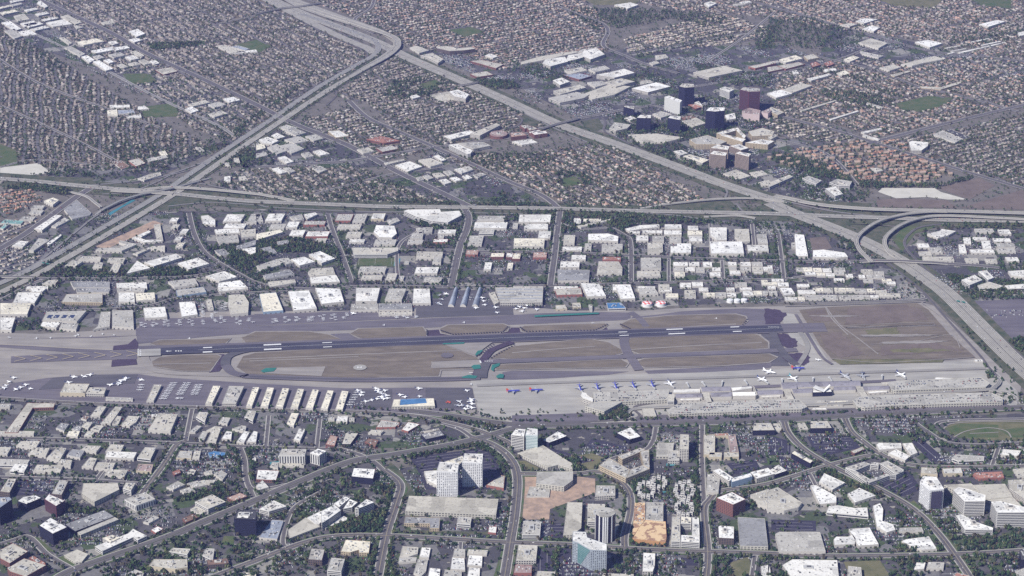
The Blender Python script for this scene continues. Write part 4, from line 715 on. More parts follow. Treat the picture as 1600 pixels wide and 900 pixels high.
block(T(3, 1), """165,562 225,568 250,700 175,700|9W;145,618 170,615 172,645 148,648|7w;280,665 345,660 480,680 500,705 430,712 280,705|9W;0,243 130,193 155,205 10,268|12ts;215,215 250,200 335,228 300,252|13ws;385,240 430,220 525,235 510,262 440,262|15ws;360,278 420,265 468,312 420,325|14ws;995,560 1070,545 1085,532 1175,545 1130,570 1060,590|8w;940,622 1012,648|6;1020,648 1093,678|6l;950,672 1025,695|6;975,705 1165,728|7w;1215,585 1265,585 1270,625 1226,622|6
1190,628 1230,628 1243,682 1195,684|6;1285,583 1372,600|6;1330,605 1385,605 1398,655 1345,655|6;1270,660 1418,680|6;1300,530 1415,552|6l;1450,535 1522,562|7w;1415,590 1522,612|6;1438,620 1546,645|6l;1440,652 1550,676|6;1240,715 1320,738|6;1365,718 1435,740|6;1495,708 1572,732|7w;1315,797 1365,790 1412,835 1375,850|13ws;1210,850 1290,818 1340,850 1260,882|13ws;1500,795 1600,788 1600,832 1520,822|8w;1310,885 1380,862 1470,888 1440,902 1320,902|8ws;1480,885 1600,875 1640,900 1500,905|8ws
180,772 220,795|5;222,772 280,798|5;285,775 340,800|5;345,778 400,802|5;415,775 485,796|5l;235,800 300,820|5;305,805 360,826|5;363,808 420,828|5;417,797 478,815|5l;490,812 535,835|5;590,785 660,812|5t;665,797 727,812|5l;570,818 610,838|5;620,818 730,838|5l;415,840 480,857|5;600,845 660,862|5;715,843 775,858|5;745,860 800,876|5;0,760 30,780|5;0,785 35,803|5;25,843 100,860|6;0,864 58,882|6;62,866 132,890|6;0,887 50,905|6;183,875 260,893|6
880,-12 900,-20 1000,-10 1000,12 960,40 895,40 |12wp;640,150 690,150 720,165 680,175|7t""")
block(T(0, 2), """110,28 255,30 215,95 80,92|9w;0,95 195,97 170,165 0,165|9w;0,185 95,185 70,265 0,262|9w;188,2 290,2 262,26 200,26|8w;415,40 640,32 640,92 385,88|9lT;475,0 690,2 680,26 480,26|8gp;290,150 540,142 480,210 265,200|9l;265,212 385,212 350,250 250,238|8w;387,215 490,222 475,262 370,252|8l;630,150 690,148 685,240 580,260 610,240|8l;700,140 830,140 836,248 700,240|8l;740,28 838,28 843,88 740,86|9w;845,35 965,28 970,72 850,80|9w
730,0 910,0 900,20 735,20|8l;895,125 1030,118 1045,180 905,190|9w;1118,90 1215,85 1235,165 1135,180|9W;1100,14 1270,-6 1290,25 1110,52|8lu;1360,0 1500,0 1540,6 1370,22|8w;1428,45 1525,42 1555,90 1550,155 1445,165 1425,100|10t;1285,75 1320,70 1335,130 1300,132|6t;375,655 405,598 560,600 530,658|12ty;535,658 560,622 665,624 650,662|11tp;660,682 830,688 830,702 660,697|6l;915,706 960,605 1010,606 960,706|8t;1283,722 1330,612 1378,613 1325,722|9wp;1387,720 1430,613 1525,615 1475,722|11lp;1538,737 1580,620 1620,622 1574,740|9Tp
30,905 170,718 345,720 335,747 205,750 110,905|8tn;-5,725 70,725 60,747 -5,750|7l;565,800 610,740 665,742 625,800|7t;630,845 720,742 765,745 690,848|7t;925,885 990,785 1110,790 1065,897|10tp;945,790 985,788 980,806 945,808|6w;350,875 380,845 430,852 400,895|6g;450,880 480,862 512,868 490,902|6g;510,862 540,838 578,842 550,882|6t;565,882 600,858 650,862 620,895|6t;1225,805 1245,775 1300,780 1280,838|8ts;1365,842 1390,808 1440,812 1420,852|6l;1530,805 1550,765 1600,772 1580,832|8ts
700,850 730,800 760,805 740,850|5t;760,855 800,800 870,805 850,840 810,865|6t;505,815 530,800 560,805 540,825|5n;1180,900 1230,860 1260,865 1220,900|6l;1290,890 1340,865 1390,870 1370,900|6t;1450,880 1510,860 1540,868 1530,900|6l""")
for x, lab in ((1200, 'leftmost of the three grey round-roofed hangars beside the airfield'), (1275, 'middle one of the three grey round-roofed hangars beside the airfield'), (1350, 'rightmost of the three grey round-roofed hangars beside the airfield')):
    barrel(fr(1, 2, f'{x},112 {x+38},115 {x+63},5 {x+40},3'), 4, 6, 'u', 'p', 'hangar', lab)
block(T(1, 2), """20,38 125,28 170,140 45,150|9wu;200,22 330,15 380,128 235,140|10W;370,0 525,5 550,85 410,100|10W;625,0 775,0 755,82 622,84|10w;832,5 940,5 910,75 805,72|9l;985,5 1085,5 1092,95 978,95|9w;595,100 760,98 765,138 590,140|8lp;766,98 972,98 977,135 766,137|8gp;765,152 975,150 977,165 768,170|6t
1455,30 1490,25 1520,88 1492,102|7t;28,738 70,622 112,625 75,742|9T;122,740 165,626 207,629 168,744|9T;216,746 260,630 300,633 262,749|9T;310,748 352,635 392,638 355,753|9T;404,751 446,640 485,643 447,757|9T;497,754 535,643 578,647 541,760|9T;848,742 860,698 1110,690 1118,737|9wx;190,850 220,782 268,784 235,862|7wp;500,832 510,800 575,800 570,837|7wp;255,905 265,880 305,882 300,910|7w
750,872 780,825 900,842 870,870|6wc;910,885 950,837 1025,852 950,897|6wc;1048,895 1140,878 1160,905|6w;700,905 720,887 800,892 780,910|6w;450,812 490,810 490,825 450,825|5l;580,812 615,810 615,828 580,828|5l;830,838 900,848 890,862 820,850|5wc""")
block(T(2, 2), """-105,-2 195,-2 190,88 -72,92|12lp wide pale hangar with thin blue roof stripes, right of the grey round-roofed hangars;265,8 430,0 440,40 280,45|8tc;430,-30 545,-25 588,50 470,54|9W;640,-20 740,-20 770,65 680,68|9W;787,0 890,0 915,35 802,40|8lp;960,35 1040,60|6;920,-5 1000,22|6;1080,15 1150,57|6;1168,-2 1228,20|6;1195,30 1270,54|6;1272,28 1340,52|6l;1340,-2 1392,16|6;1345,30 1402,52|6;1425,-3 1500,14|6;1445,18 1512,46|6;1507,18 1565,42|6;1568,18 1608,42|6
272,110 330,105 345,130 275,134|6ty;375,95 425,92 432,118 380,122|6ty;478,105 502,105 502,142 488,142|6l;590,94 680,92 712,126 600,130|7bs bright blue roofed fire station beside the two striped fuel tanks""")
block(T(3, 2), """0,20 60,42|6w;72,0 145,0 170,38 100,45|7W;190,12 300,38|6;285,0 348,22|6;350,0 408,24|6;420,0 490,24|6;488,0 545,20|6;548,5 618,28|6l;622,5 670,26|6;675,14 745,30|6t;108,58 185,78|6;190,54 232,76|6;236,44 440,70|6l;447,44 520,68|6l;522,44 638,64|6l;640,46 695,62|6;698,34 830,54|6w;1295,448 1345,460|4W""")
block(T(0, 3), """100,85 130,58 250,58 220,107|7t;-5,95 70,97 45,140 -5,138|7t;175,137 210,98 310,102 285,152|7t;290,162 355,98 415,102 370,182|8t;417,145 450,110 530,114 500,162|7g;502,112 540,85 632,88 600,127|7t;660,120 690,78 775,82 755,122|7t;655,157 670,120 855,128 835,167|8w;857,162 905,97 975,100 940,172|8ts;-5,170 185,175 165,210 -5,207|7ws;60,242 90,200 175,205 150,252|8ws;205,247 230,205 395,210 375,252|7t;355,207 370,170 450,177 440,217|7t;510,217 560,160 605,167 580,222|7t
590,227 610,190 720,195 700,237|7w;655,262 680,235 800,238 775,282|7t;850,242 865,200 958,205 945,247|7py;1100,162 1125,118 1200,124 1195,165|6ly;1200,165 1215,118 1255,120 1245,167|6w;-5,-5 215,-5 210,17 -5,14|7t;415,22 430,-5 500,-5 485,30|7w;525,22 545,-5 590,0 575,25|6t;1235,45 1265,-5 1300,0 1275,50|6l;1295,58 1325,-10 1375,-5 1350,62|7t;1385,42 1415,-5 1450,0 1445,45|6w;1478,62 1525,-5 1560,0 1525,68|7W;1540,62 1585,-5 1610,0 1600,62|7W
-2,372 50,290 105,292 60,380|16wd;320,388 370,300 430,302 385,394|16wd;510,380 590,437 745,360 735,322 520,322|13tx;768,352 785,318 847,320 818,367|14ts;110,432 145,405 220,395 258,412 165,452|20Wk;278,420 305,388 405,430 350,464|30wm brown banded office block with white roof, tallest of the left car-park cluster;-40,410 60,405 75,422 -5,478|45uk blue glass tower cut off by the left edge of the photo;245,585 315,535 420,595 330,637|30Wk black glass office block with two bright roof panels near the lower left corner;405,577 650,488 715,528 470,622|12gk;485,628 715,532 742,547 505,644|10lx
778,422 905,378 970,420 850,462|15wv;1218,437 1325,390 1410,437 1300,482|13ts;1190,482 1220,465 1290,495 1250,517|5tp;1420,412 1500,380 1545,402 1460,432|7cn;595,714 800,635 830,606 918,650 860,677 835,657 640,745|11ws;640,662 700,644 750,662 690,692|13w;895,562 960,522 995,537 930,572|5lp;943,612 985,590 1020,606 973,632|6Wc;1140,542 1200,512 1240,532 1160,567|6nn;400,770 480,735 550,765 512,812 470,816|6tx;-5,740 80,695 175,747 60,822 0,790|13tn;45,852 150,790 290,832 160,905 60,872|15tn;183,785 210,775 285,820 265,852|14rn
1055,747 1080,725 1190,732 1170,767|9ts;930,838 960,797 1170,797 1172,845 1095,858|10ty;1262,772 1290,728 1340,732 1330,802|10ls;1290,802 1420,790 1432,822 1300,832|10nd;1462,542 1482,488 1605,490 1598,548|44dk black glass tower with grey roof panel rising left of the blue-grey annex;1520,905 1530,880 1600,882 1600,910|8w;1040,345 1110,307 1155,330 1082,362|6l;1170,322 1230,305 1295,330 1210,350|6l;1125,365 1180,345 1222,372 1160,385|6l;1335,262 1380,240 1420,262 1390,302|6l;1272,252 1320,237 1330,265 1290,272|6t;1172,252 1190,232 1225,240 1212,264|6t;1300,130 1340,120 1410,130 1400,155 1310,152|5bu;1220,320 1260,302 1350,300 1330,325|6t;1075,250 1120,232 1130,255 1090,270|6rn
800,880 850,862 900,880 890,905 810,905|6lp;1575,165 1600,160 1600,190|5w""")
block(T(1, 3), """142,147 160,107 315,110 305,147|26wv;338,130 385,105 440,120 395,147|28Wv;135,190 300,200 300,215 135,215|5tp;0,297 10,237 145,242 125,302|7Wn;0,337 40,302 80,345 20,362|6w;87,215 100,190 140,192 137,228|6l;20,482 110,428 190,465 80,497|13ws;18,660 100,550 172,555 132,670|6up;595,278 610,225 745,232 732,292|17Wk;535,77 560,5 640,8 590,77|8tk;435,77 465,20 510,30 492,87|7cn;1030,15 1150,-12 1180,20 1062,47|10gk;680,62 700,42 765,52 745,92|6nn;235,45 260,-2 300,0 275,57|8w
200,612 310,535 400,592 210,665|8tx;320,535 420,488 460,500 395,575 370,575|9Ws;405,540 410,495 490,455 530,490 460,540 412,570|22Ws;490,445 555,405 585,415 520,470|16Ws;585,420 635,440 600,470 545,480|14Ws;618,477 690,420 737,440 640,479|25Ws;410,585 545,525 585,545 435,602|6wp;1128,248 1147,188 1267,195 1260,250|66wG white tower with small square windows, front and left one of the tall twins;1288,190 1302,135 1418,138 1414,194|66wG white tower with small square windows, rear and right one of the tall twins;1180,187 1290,150 1300,175 1262,212|16Ts;1050,246 1130,240 1132,335 1068,302|9wp;1440,332 1530,270 1555,275 1548,352|7tc
932,492 955,400 1515,420 1500,518|12tx long white-edged parking garage in front of the tall white twin towers;925,572 932,530 1150,537 1145,602 1085,602 1085,574|9gT;1255,572 1262,530 1348,535 1340,578|11ls;1450,627 1457,590 1505,592 1500,632|5wc;530,747 560,675 715,685 705,755 645,755 642,737 590,752|9TT;325,797 345,728 430,735 412,802|15ld;445,865 470,788 555,795 532,872|18ws;900,772 915,715 1015,722 1010,762 950,782|5wp;1020,782 1035,722 1092,725 1080,787|5w;890,817 895,780 1005,785 1000,807|5lp;985,882 1010,795 1075,797 1062,872 1030,905|5l;1075,905 1085,850 1152,857 1147,905|5W;1230,777 1240,730 1307,735 1307,777|5l;1320,762 1327,735 1450,740 1442,767|5w
1215,857 1225,785 1302,790 1307,862|5W;1320,832 1330,770 1415,775 1412,837|5W;1170,905 1180,862 1285,875 1285,905|5l;1320,905 1330,845 1400,852 1397,905|5w;855,640 860,622 900,625 898,642|0.1lp""".replace(';855,640 860,622 900,625 898,642|0.1lp', ''))
block(T(2, 3), """-5,17 25,-20 85,-15 75,27|40Ws left half of the white balcony tower at the top of the curving boulevard;84,17 95,-25 160,-18 160,22|42Wq right half of the white balcony tower, with blue glass side;192,52 285,-5 345,25 232,68|14Wk;655,7 740,-30 805,28 735,48|13Wk;35,132 190,82 378,200 378,232 290,205 222,222|9tx;543,210 610,165 740,238 712,290|16lT;714,290 735,236 820,207 858,232|16lT;822,208 800,120 856,112 859,232|16lT;663,152 800,100 832,112 690,172|16lT;900,152 908,70 1012,68 1002,152|8lx;1047,105 1050,15 1105,18 1104,108|34tp;973,177 980,115 1046,118 1046,177|11l
1198,142 1198,20 1270,15 1267,142|9ty;1228,157 1235,128 1312,130 1310,158|9ty;1324,157 1325,128 1417,130 1418,155|9ty;1362,130 1350,20 1395,15 1417,128|9py;1265,25 1265,12 1350,8 1352,22|9ry;1255,242 1295,228 1385,288 1357,308|17Wp;1368,292 1490,257 1502,278 1375,314|17Wu;1215,377 1220,265 1302,267 1290,378|9lp;1490,252 1600,225 1640,262 1530,292|13Wp;1278,412 1375,375 1460,420 1382,455|33Wn red brick office tower with white roof at the road bend;1288,592 1300,585 1388,592 1387,667 1292,662|17Wd;1410,532 1580,542 1600,717 1425,712|10gx;1490,392 1600,357 1640,400 1600,472 1540,452|9tp
518,402 527,335 645,337 645,395|11wp;150,322 155,250 382,247 380,302 325,342|14lx grey unfinished concrete frame on the orange building site;90,405 110,342 240,347 232,405|3lp;320,642 345,440 440,442 432,602 380,642|11tx;470,560 472,450 580,452 578,562|16ts;62,642 70,560 182,562 175,642|12ls;25,802 40,705 160,710 150,802|11wp;10,882 20,830 125,835 122,882|9pc;150,905 160,870 270,875 265,905|6t;378,682 380,622 462,625 470,660 592,702 592,742 490,737 412,692|52Wh;750,660 765,440 832,442 832,547|7op;832,552 960,560 966,652 960,690 752,668 790,600|11oo orange timber frame of an unfinished building beside grey concrete roof;835,547 838,440 945,442 945,556|13lp
993,682 1000,530 1050,532 1052,684|17ws;1055,684 1057,645 1172,648 1172,692|17ws;1125,644 1125,535 1168,537 1172,646|17ws;1054,570 1056,532 1120,534 1120,572|17ws;815,872 820,755 895,760 892,837 880,872|13wp;20,690 150,690 150,700 20,700|0.5tp;560,905 570,885 760,890 760,905|6t;1555,840 1600,832 1600,905 1560,905|7w""".replace('20,690 150,690 150,700 20,700|0.5tp;', ''))
block(T(3, 3), """145,133 165,117 282,180 264,197|14wk;-5,247 65,203 120,242 45,267|12wk;678,80 690,68 832,70 836,100 695,112|9wp;840,72 900,68 935,130 892,147|9wp;750,133 800,107 890,152 857,177|9wp;1150,167 1170,142 1350,152 1350,177 1190,182|8ls;1455,142 1470,108 1582,117 1562,152|8wp;518,122 590,90 605,108 540,135|7tn;485,222 600,187 640,202 545,242|14ls;485,226 545,243 640,297 615,314|14ls;620,302 737,262 760,272 632,318|14ls;762,270 838,238 848,245 800,268|14ls;700,197 745,180 850,238 790,257|14ls;640,202 660,190 700,195 690,208|14ls;318,312 350,258 482,317 402,362|8w;265,335 300,333 427,402 427,442 322,452|8W;498,387 570,350 677,397 542,442|8W
365,502 380,463 440,460 550,477 620,472 627,527|8ws;655,462 700,445 720,482 715,557 780,577 797,612 742,628 680,592|8W;815,624 822,600 960,597 972,622|7w;505,607 635,598 692,702 562,712|8W;410,672 425,655 500,655 530,640 548,665 542,700 415,707|8W;835,682 860,672 1005,652 1057,732 960,738 890,712|7W;45,637 70,625 325,627 360,747 70,747|9lp;-5,367 60,345 212,442 190,472 100,492 -5,484|10t;950,312 968,278 1052,282 1100,357 1012,367|52WG white corner tower with a dark glass front panel, standing apart at the right;955,257 957,222 1050,227 1060,267|9ty;1090,230 1205,225 1217,257 1100,260|9wy;1280,267 1290,255 1460,248 1477,285 1320,292|7rc;1530,232 1600,228 1640,277 1560,277|6t
1158,362 1190,345 1250,358 1360,395 1357,432 1228,434|38Ws white office tower with dark horizontal bands, left of its larger neighbour at the right edge;1175,522 1212,515 1290,560 1407,600 1405,612 1230,610|16Ws low white banded office wing at the foot of the two banded towers;1395,437 1450,432 1640,480 1640,502 1432,504|40Ws white banded office tower cut off by the right edge of the photo;1100,332 1270,322 1330,375 1240,352 1190,345 1165,362|11tx;1280,332 1480,325 1530,405 1370,422|12tx;1375,425 1532,408 1600,480 1460,432 1395,437|11tx;1500,302 1640,295 1640,440 1510,352|17tp
90,832 150,797 432,802 442,902 140,902|11wp;495,905 500,838 582,847 587,905|11lp;910,862 927,817 985,817 975,855|7w;990,852 1002,814 1102,817 1097,852|7w;1545,872 1600,850 1640,905 1560,905|8l;1573,742 1610,722 1640,800 1580,800|27dk;0,895 10,835 20,900|7w;1150,905 1180,880 1260,900|6r""")

block((0, 0, 1), '''1176,673 1177.5,661 1204.5,660.5 1211,672.5|14tk left one of the two dark cube offices beside the wide road;1266,669.5 1266,658 1293,657.5 1300,669|14tk right one of the two dark cube offices beside the wide road;1209,673 1208,662 1218,661.5 1223,672.5|6tp;1250,671 1246,661 1257,660.5 1263,670.5|6tp;1280,636 1281,633.5 1316,632 1317,634.5|4tp;1297,630.5 1296,627 1325,626 1326,629.5|4Tp;1268,640 1270,638 1290,637.5 1292,640|4wp;1275,629 1276,626.5 1292,626 1293,628.5|4lp''')
# ---- far districts
block(T(0, 0), """85,100 150,85 185,120 112,132|7t;125,147 210,130 237,150 152,167|7w;480,262 600,240 652,258 522,282|9w;568,317 700,292 722,310 602,332|8W;675,262 720,255 742,270 702,282|7w;702,300 790,285 812,300 722,317|8W;675,342 750,328 787,345 712,362|8l;780,355 830,345 872,365 817,377|8w;815,324 850,317 902,347 880,362|7w;645,377 680,367 712,387 680,397|7W;580,352 620,343 652,360 610,372|7l;508,354 545,345 592,375 557,392|8W;580,385 620,377 707,430 662,442|9W;403,297 440,288 532,337 500,352|8l;730,407 760,397 802,417 770,427|7t;800,397 850,387 882,402 830,412|7t;865,377 900,370 947,395 905,404|7w;933,382 970,375 997,395 960,404|7w;803,197 860,180 907,210 850,232|8W;803,247 850,237 892,250 840,264|8W;968,437 1070,420 1112,445 1020,467|6tn
-5,45 60,30 70,40 0,56|7w;0,77 90,60 112,72 20,92|7w;8,142 60,130 132,180 90,192|7W;28,192 90,180 142,225 90,242|7w;258,122 340,105 362,115 280,132|7w;288,142 400,120 452,150 330,167|8w;378,102 420,92 512,140 470,152|7t;148,152 240,135 272,150 180,172|7w;150,62 220,48 240,58 170,74|7w;218,87 290,72 310,84 240,100|7w;188,182 280,160 310,172 220,192|7w;60,5 140,-8 150,2 70,18|7w;230,20 250,0 300,40 280,50|6w;60,30 130,16 140,26 80,40|7l;460,155 520,170 480,182|6w;100,200 190,185 230,215 150,225|7w
683,657 810,655 812,670 690,674|6w;668,692 730,680 737,725 672,727|6w;790,727 880,715 887,735 800,740|6w;860,667 900,660 932,680 860,687|6w;735,690 830,685 845,705 740,712|6ul;1155,682 1200,665 1242,690 1195,707|7W;1175,652 1280,625 1312,640 1200,667|7t;1300,652 1370,635 1412,655 1340,674|7l;1393,617 1460,605 1502,625 1430,642|7W;1300,712 1380,690 1422,710 1340,732|7t;1348,287 1400,280 1542,325 1440,332|6w;1440,292 1490,285 1560,305 1530,315|6ul;1500,320 1600,310 1610,325 1450,335|6w;630,140 700,125 720,145 650,155|6t;370,235 400,235 450,270 430,278|6t""".replace('ul', 'up'))
block(T(1, 0), """960,297 1000,285 1082,315 1020,332|8t;1028,347 1100,330 1172,370 1140,392 1070,357|12wp;1123,292 1190,287 1270,300 1350,295 1372,305 1300,315 1210,320 1130,302|14td;1430,347 1460,335 1512,352 1480,364|7w;1085,592 1200,572 1290,620 1150,632|2tp;1208,572 1260,560 1332,590 1310,617 1240,602|16Wp;963,602 1000,590 1027,605 980,617|8w;1340,382 1410,375 1547,402 1500,427|8tn;1338,462 1440,445 1482,467 1380,482|8tn;95,847 130,830 182,855 130,870|8w;138,797 190,780 262,800 200,814|7l;178,817 240,800 312,830 250,847|7l;308,852 370,840 422,865 360,882|7l;18,872 70,855 142,880 100,900 40,895|8w;178,872 270,850 332,880 240,897|8l;1173,852 1330,815 1382,830 1220,872|11w;1338,835 1500,770 1527,782 1400,847|15w;1160,290 1190,285 1210,300|0w;1650,785 1700,780 1730,795 1680,805|14wn;690,870 780,850 900,880 800,895|8rn;450,820 520,815 580,850 500,860|8wT""".replace('1160,290 1190,285 1210,300|0w;', ''))
def disc(cx, cy, rx, n=18): return [(cx + rx * math.cos(a * 2 * math.pi / n), cy + rx * .36 * math.sin(a * 2 * math.pi / n)) for a in range(n)]
building(disc(779, 209, 14), 12, 'p', 'n', label='lower tier of the round stepped brick offices left of the mall'); building(disc(836, 206, 10), 10, 'w', 'n')
block(T(2, 0), """55,387 180,352 400,318 410,328 200,375 70,400|9tp;190,395 210,368 330,355 350,385 240,415|14w;335,385 350,345 440,330 470,350 400,372|12w;430,345 445,318 530,300 580,340 490,372|13w;400,325 440,308 525,298 530,305 440,325|10l;255,502 310,485 362,510 300,532|12w;258,567 420,530 462,547 300,592|13t;228,612 400,575 482,592 450,612 300,642|12w;583,512 680,490 767,510 650,542|14t;328,437 430,420 472,440 370,462|10t;478,432 580,410 612,430 520,452|9l;528,467 620,450 700,430 767,455 640,486|16w;750,552 900,515 992,540 850,577|11W;458,582 600,530 742,540 640,592 500,622|9t;798,507 860,500 882,515 800,530|8w;320,468 420,458 500,475 420,498|8un;470,515 560,505 600,525 520,545|9w;893,347 960,340 977,360 900,377|8t;858,392 900,380 922,395 880,407|8t;1133,452 1320,412 1442,440 1230,484|11tp;1478,417 1640,380 1650,395 1520,427|9tc;90,800 130,790 162,805 110,817|14wn;118,827 210,818 222,832 140,844|14wn;-10,832 60,825 92,845 -5,857|13cn;0,885 120,870 160,890 60,905|7w
1043,540 1065,520 1137,525 1140,545 1080,549|72tk black glass tower, darkest and tallest behind the white slab tower;953,606 980,598 1063,628 1050,642|50Wz pale ribbed slab tower in front of the black glass tower;697,668 703,660 767,662 763,685|32tk;778,737 800,718 872,718 867,740|50wk;973,737 990,722 1057,728 1052,752|50wk;1210,692 1238,670 1332,672 1328,692 1270,698|72Wk rounded glass tower with white roof reflecting brown light;1424,560 1447,545 1552,550 1550,572 1480,574|78lm tall dark red office tower, rightmost of the tower group;1298,552 1330,542 1387,560 1360,574|28wv;1438,692 1480,675 1552,690 1547,717 1445,708|26pP;1553,702 1600,680 1620,690 1600,712|20pP;1063,757 1150,735 1212,770 1130,794|9tp;608,802 640,765 742,780 720,802 650,817|11lp;878,712 930,695 1002,715 930,737|8w;728,842 900,835 1072,860 950,892 800,892|5tp;1140,640 1165,630 1192,662|14W;1100,655 1140,648 1185,670 1150,680|8rn;1330,720 1390,705 1400,740 1345,750|10w;1060,732 1120,722 1150,735 1080,748|6nn
1108,872 1220,845 1342,885 1300,902 1150,902|18wT;1278,832 1390,800 1410,812 1310,842|22wT;1300,845 1320,838 1462,870 1440,887|22wT;1390,802 1410,798 1462,850 1450,868|22wT;1478,822 1560,800 1640,822 1630,845 1500,852|16tT;1458,892 1560,870 1640,882 1600,905|18WT;1420,15 1480,5 1500,15 1440,25|8w;1200,20 1240,8 1280,20 1230,45|10w;640,30 740,15 790,30 720,55|9w;1380,25 1450,18 1460,28 1390,38|7w;700,740 740,725 780,740 740,752|7w""")
block(T(3, 0), """70,372 170,345 217,365 110,392|10w;-5,390 60,378 70,390 0,405|8w;58,412 190,388 232,400 110,432|8tc;-5,420 50,412 100,430 0,450|8tn;223,352 280,338 317,360 250,374|9tT;473,372 530,347 572,360 510,387|8w;575,320 722,350 690,362 590,337|7w;563,267 640,240 747,270 690,302|9w;698,422 780,405 832,420 760,442|8t;830,402 1040,350 1102,370 980,392 900,412|9t;918,262 1000,250 1092,270 1010,297|9W;1318,152 1430,125 1482,135 1380,167|9W;548,132 600,115 687,120 600,147|8W;588,182 640,160 702,170 660,197|8W;448,157 500,145 562,150 510,167|7w;-5,582 80,560 152,585 50,612|9W;88,562 200,520 277,535 150,582|9w;243,492 380,460 392,470 270,504|8w;428,457 480,440 512,460 460,472|7w;1028,842 1090,815 1212,870 1170,892|7l;1100,815 1140,808 1270,858 1220,870|4dp;265,395 300,385 330,405 280,420|7rn;350,395 390,380 415,400 370,415|7rn;1560,205 1600,195 1620,215 1570,225|8w;150,445 180,440 195,460 160,465|6w
1100,300 1240,275 1245,280 1110,306|4w;1140,318 1240,300 1245,305 1150,324|4w;1185,328 1480,262 1488,267 1200,334|4w;1265,262 1378,238 1386,242 1275,268|4w;1120,335 1160,322 1168,328 1130,340|4w;1330,280 1450,255 1456,260 1340,286|4w;-5,690 20,668 102,702 60,720|14tT;-5,850 30,830 60,850 20,870|12t;340,435 420,425 430,440 360,450|6w;760,470 880,440 890,448 790,480|5tT;950,540 1080,545 1200,510 1210,520 1080,560 960,550|5tT;580,825 700,800 715,808 600,835|5w;600,840 700,870 690,878 590,848|5w;200,690 420,625 425,632 210,698|5w;380,745 560,690 568,696 392,752|5w;620,640 720,670 712,677 612,648|5w""")
# ---- storage tanks
def tank(px, py, r, h, label, dome=False, checker=False):
    c = U(px, py); root = empty('storage_tank', (*c, 0)); tag(root, label, 'tank', 'fuel tanks beside the taxiway'); n = 28
    ring = [(r * math.cos(a * 2 * math.pi / n), r * math.sin(a * 2 * math.pi / n)) for a in range(n)]
    mb = MB(); mb.prism(ring, .1, h, top=False); mb.build('shell', 'wall_G', root)
    rf = MB(); ring2 = [(x * .5, y * .5) for x, y in ring]
    for i in range(n):
        j = (i + 1) % n; rf.face([(*ring[i], h), (*ring[j], h), (*ring2[j], h + r * .14), (*ring2[i], h + r * .14)]); rf.face([(*ring2[i], h + r * .14), (*ring2[j], h + r * .14), (0, 0, h + r * .18)])
    if checker:
        def f(t):
            ck = N(t, 'ShaderNodeTexChecker'); ck.inputs['Scale'].default_value = .13; ck.inputs['Color1'].default_value = (.72, .68, .66, 1); ck.inputs['Color2'].default_value = (.55, .10, .09, 1)
            t.links.new(rot(t, pos(t), R(30)), ck.inputs['Vector']); return ck.outputs[0]
        if 'checker_roof' not in MATS: node_mat('checker_roof', f)
        rf.build('roof', 'checker_roof', root)
    else: rf.build('roof', 'wall_G', root)
    dk = MB(); dk.prism([(x * 1.25, y * 1.25) for x, y in ring], .1, .5, top=True); dk.build('base', 'concrete', root)
    mark(disc(px, py, r * .62 + 2), 5)
tank(1011, 477.5, 14.5, 9, 'left one of the two red and white chequered fuel tanks', checker=True); tank(1032.5, 477, 14.5, 9, 'right one of the two red and white chequered fuel tanks', checker=True)
tank(1140.5, 472, 9, 8, 'leftmost of the three white fuel tanks in a row'); tank(1151.5, 472, 9, 8, 'middle one of the three white fuel tanks in a row'); tank(1162.5, 471.5, 9, 8, 'rightmost of the three white fuel tanks in a row')
# blue stripes and solar panels lying on roofs
def roofpiece(Bi, P, mt, nm):
    b = Bi; h = b['h']; mb = MB(); W = [U(x, y, h + .25) for x, y in P]; o = b['o'].location; mb.sheet([(x - o[0], y - o[1]) for x, y in W], h + .25); mb.build(nm, mt, b['o'])
def find(px, py): return min(BLD, key=lambda b: (b['px'] - px) ** 2 + (b['py'] - py) ** 2)
b_ = find(811, 461)
for y in (5, 24, 43, 62): roofpiece(b_, fr(2, 2, f'-95,{y} 190,{y} 190,{y+4} -92,{y+4}'), 'roof_u' if 'roof_u' in MATS else roof_mat('u'), 'roof_stripe')
b_ = find(100, 494)
for x in (298, 340, 388, 435): roofpiece(b_, fr(0, 2, f'{x-8},187 {x+22},187 {x+36},168 {x+6},168'), 'solar', 'solar_panel')
b_ = find(645, 628); roofpiece(b_, fr(1, 2, '898,732 903,695 1058,687 1068,718'), roof_mat('b'), 'blue_roof')
b_ = find(958, 806); 
for i in range(2): pass
b_ = find(95, 816) if False else find(83, 822); roofpiece(b_, fr(0, 3, '262,580 318,545 362,570 305,600'), 'roof_W', 'roof_panel'); roofpiece(b_, fr(0, 3, '310,612 375,580 412,597 335,630'), 'roof_W', 'roof_panel')
b_ = find(382, 804); roofpiece(b_, fr(0, 3, '1480,535 1492,500 1560,500 1550,538'), 'roof_w', 'roof_panel')
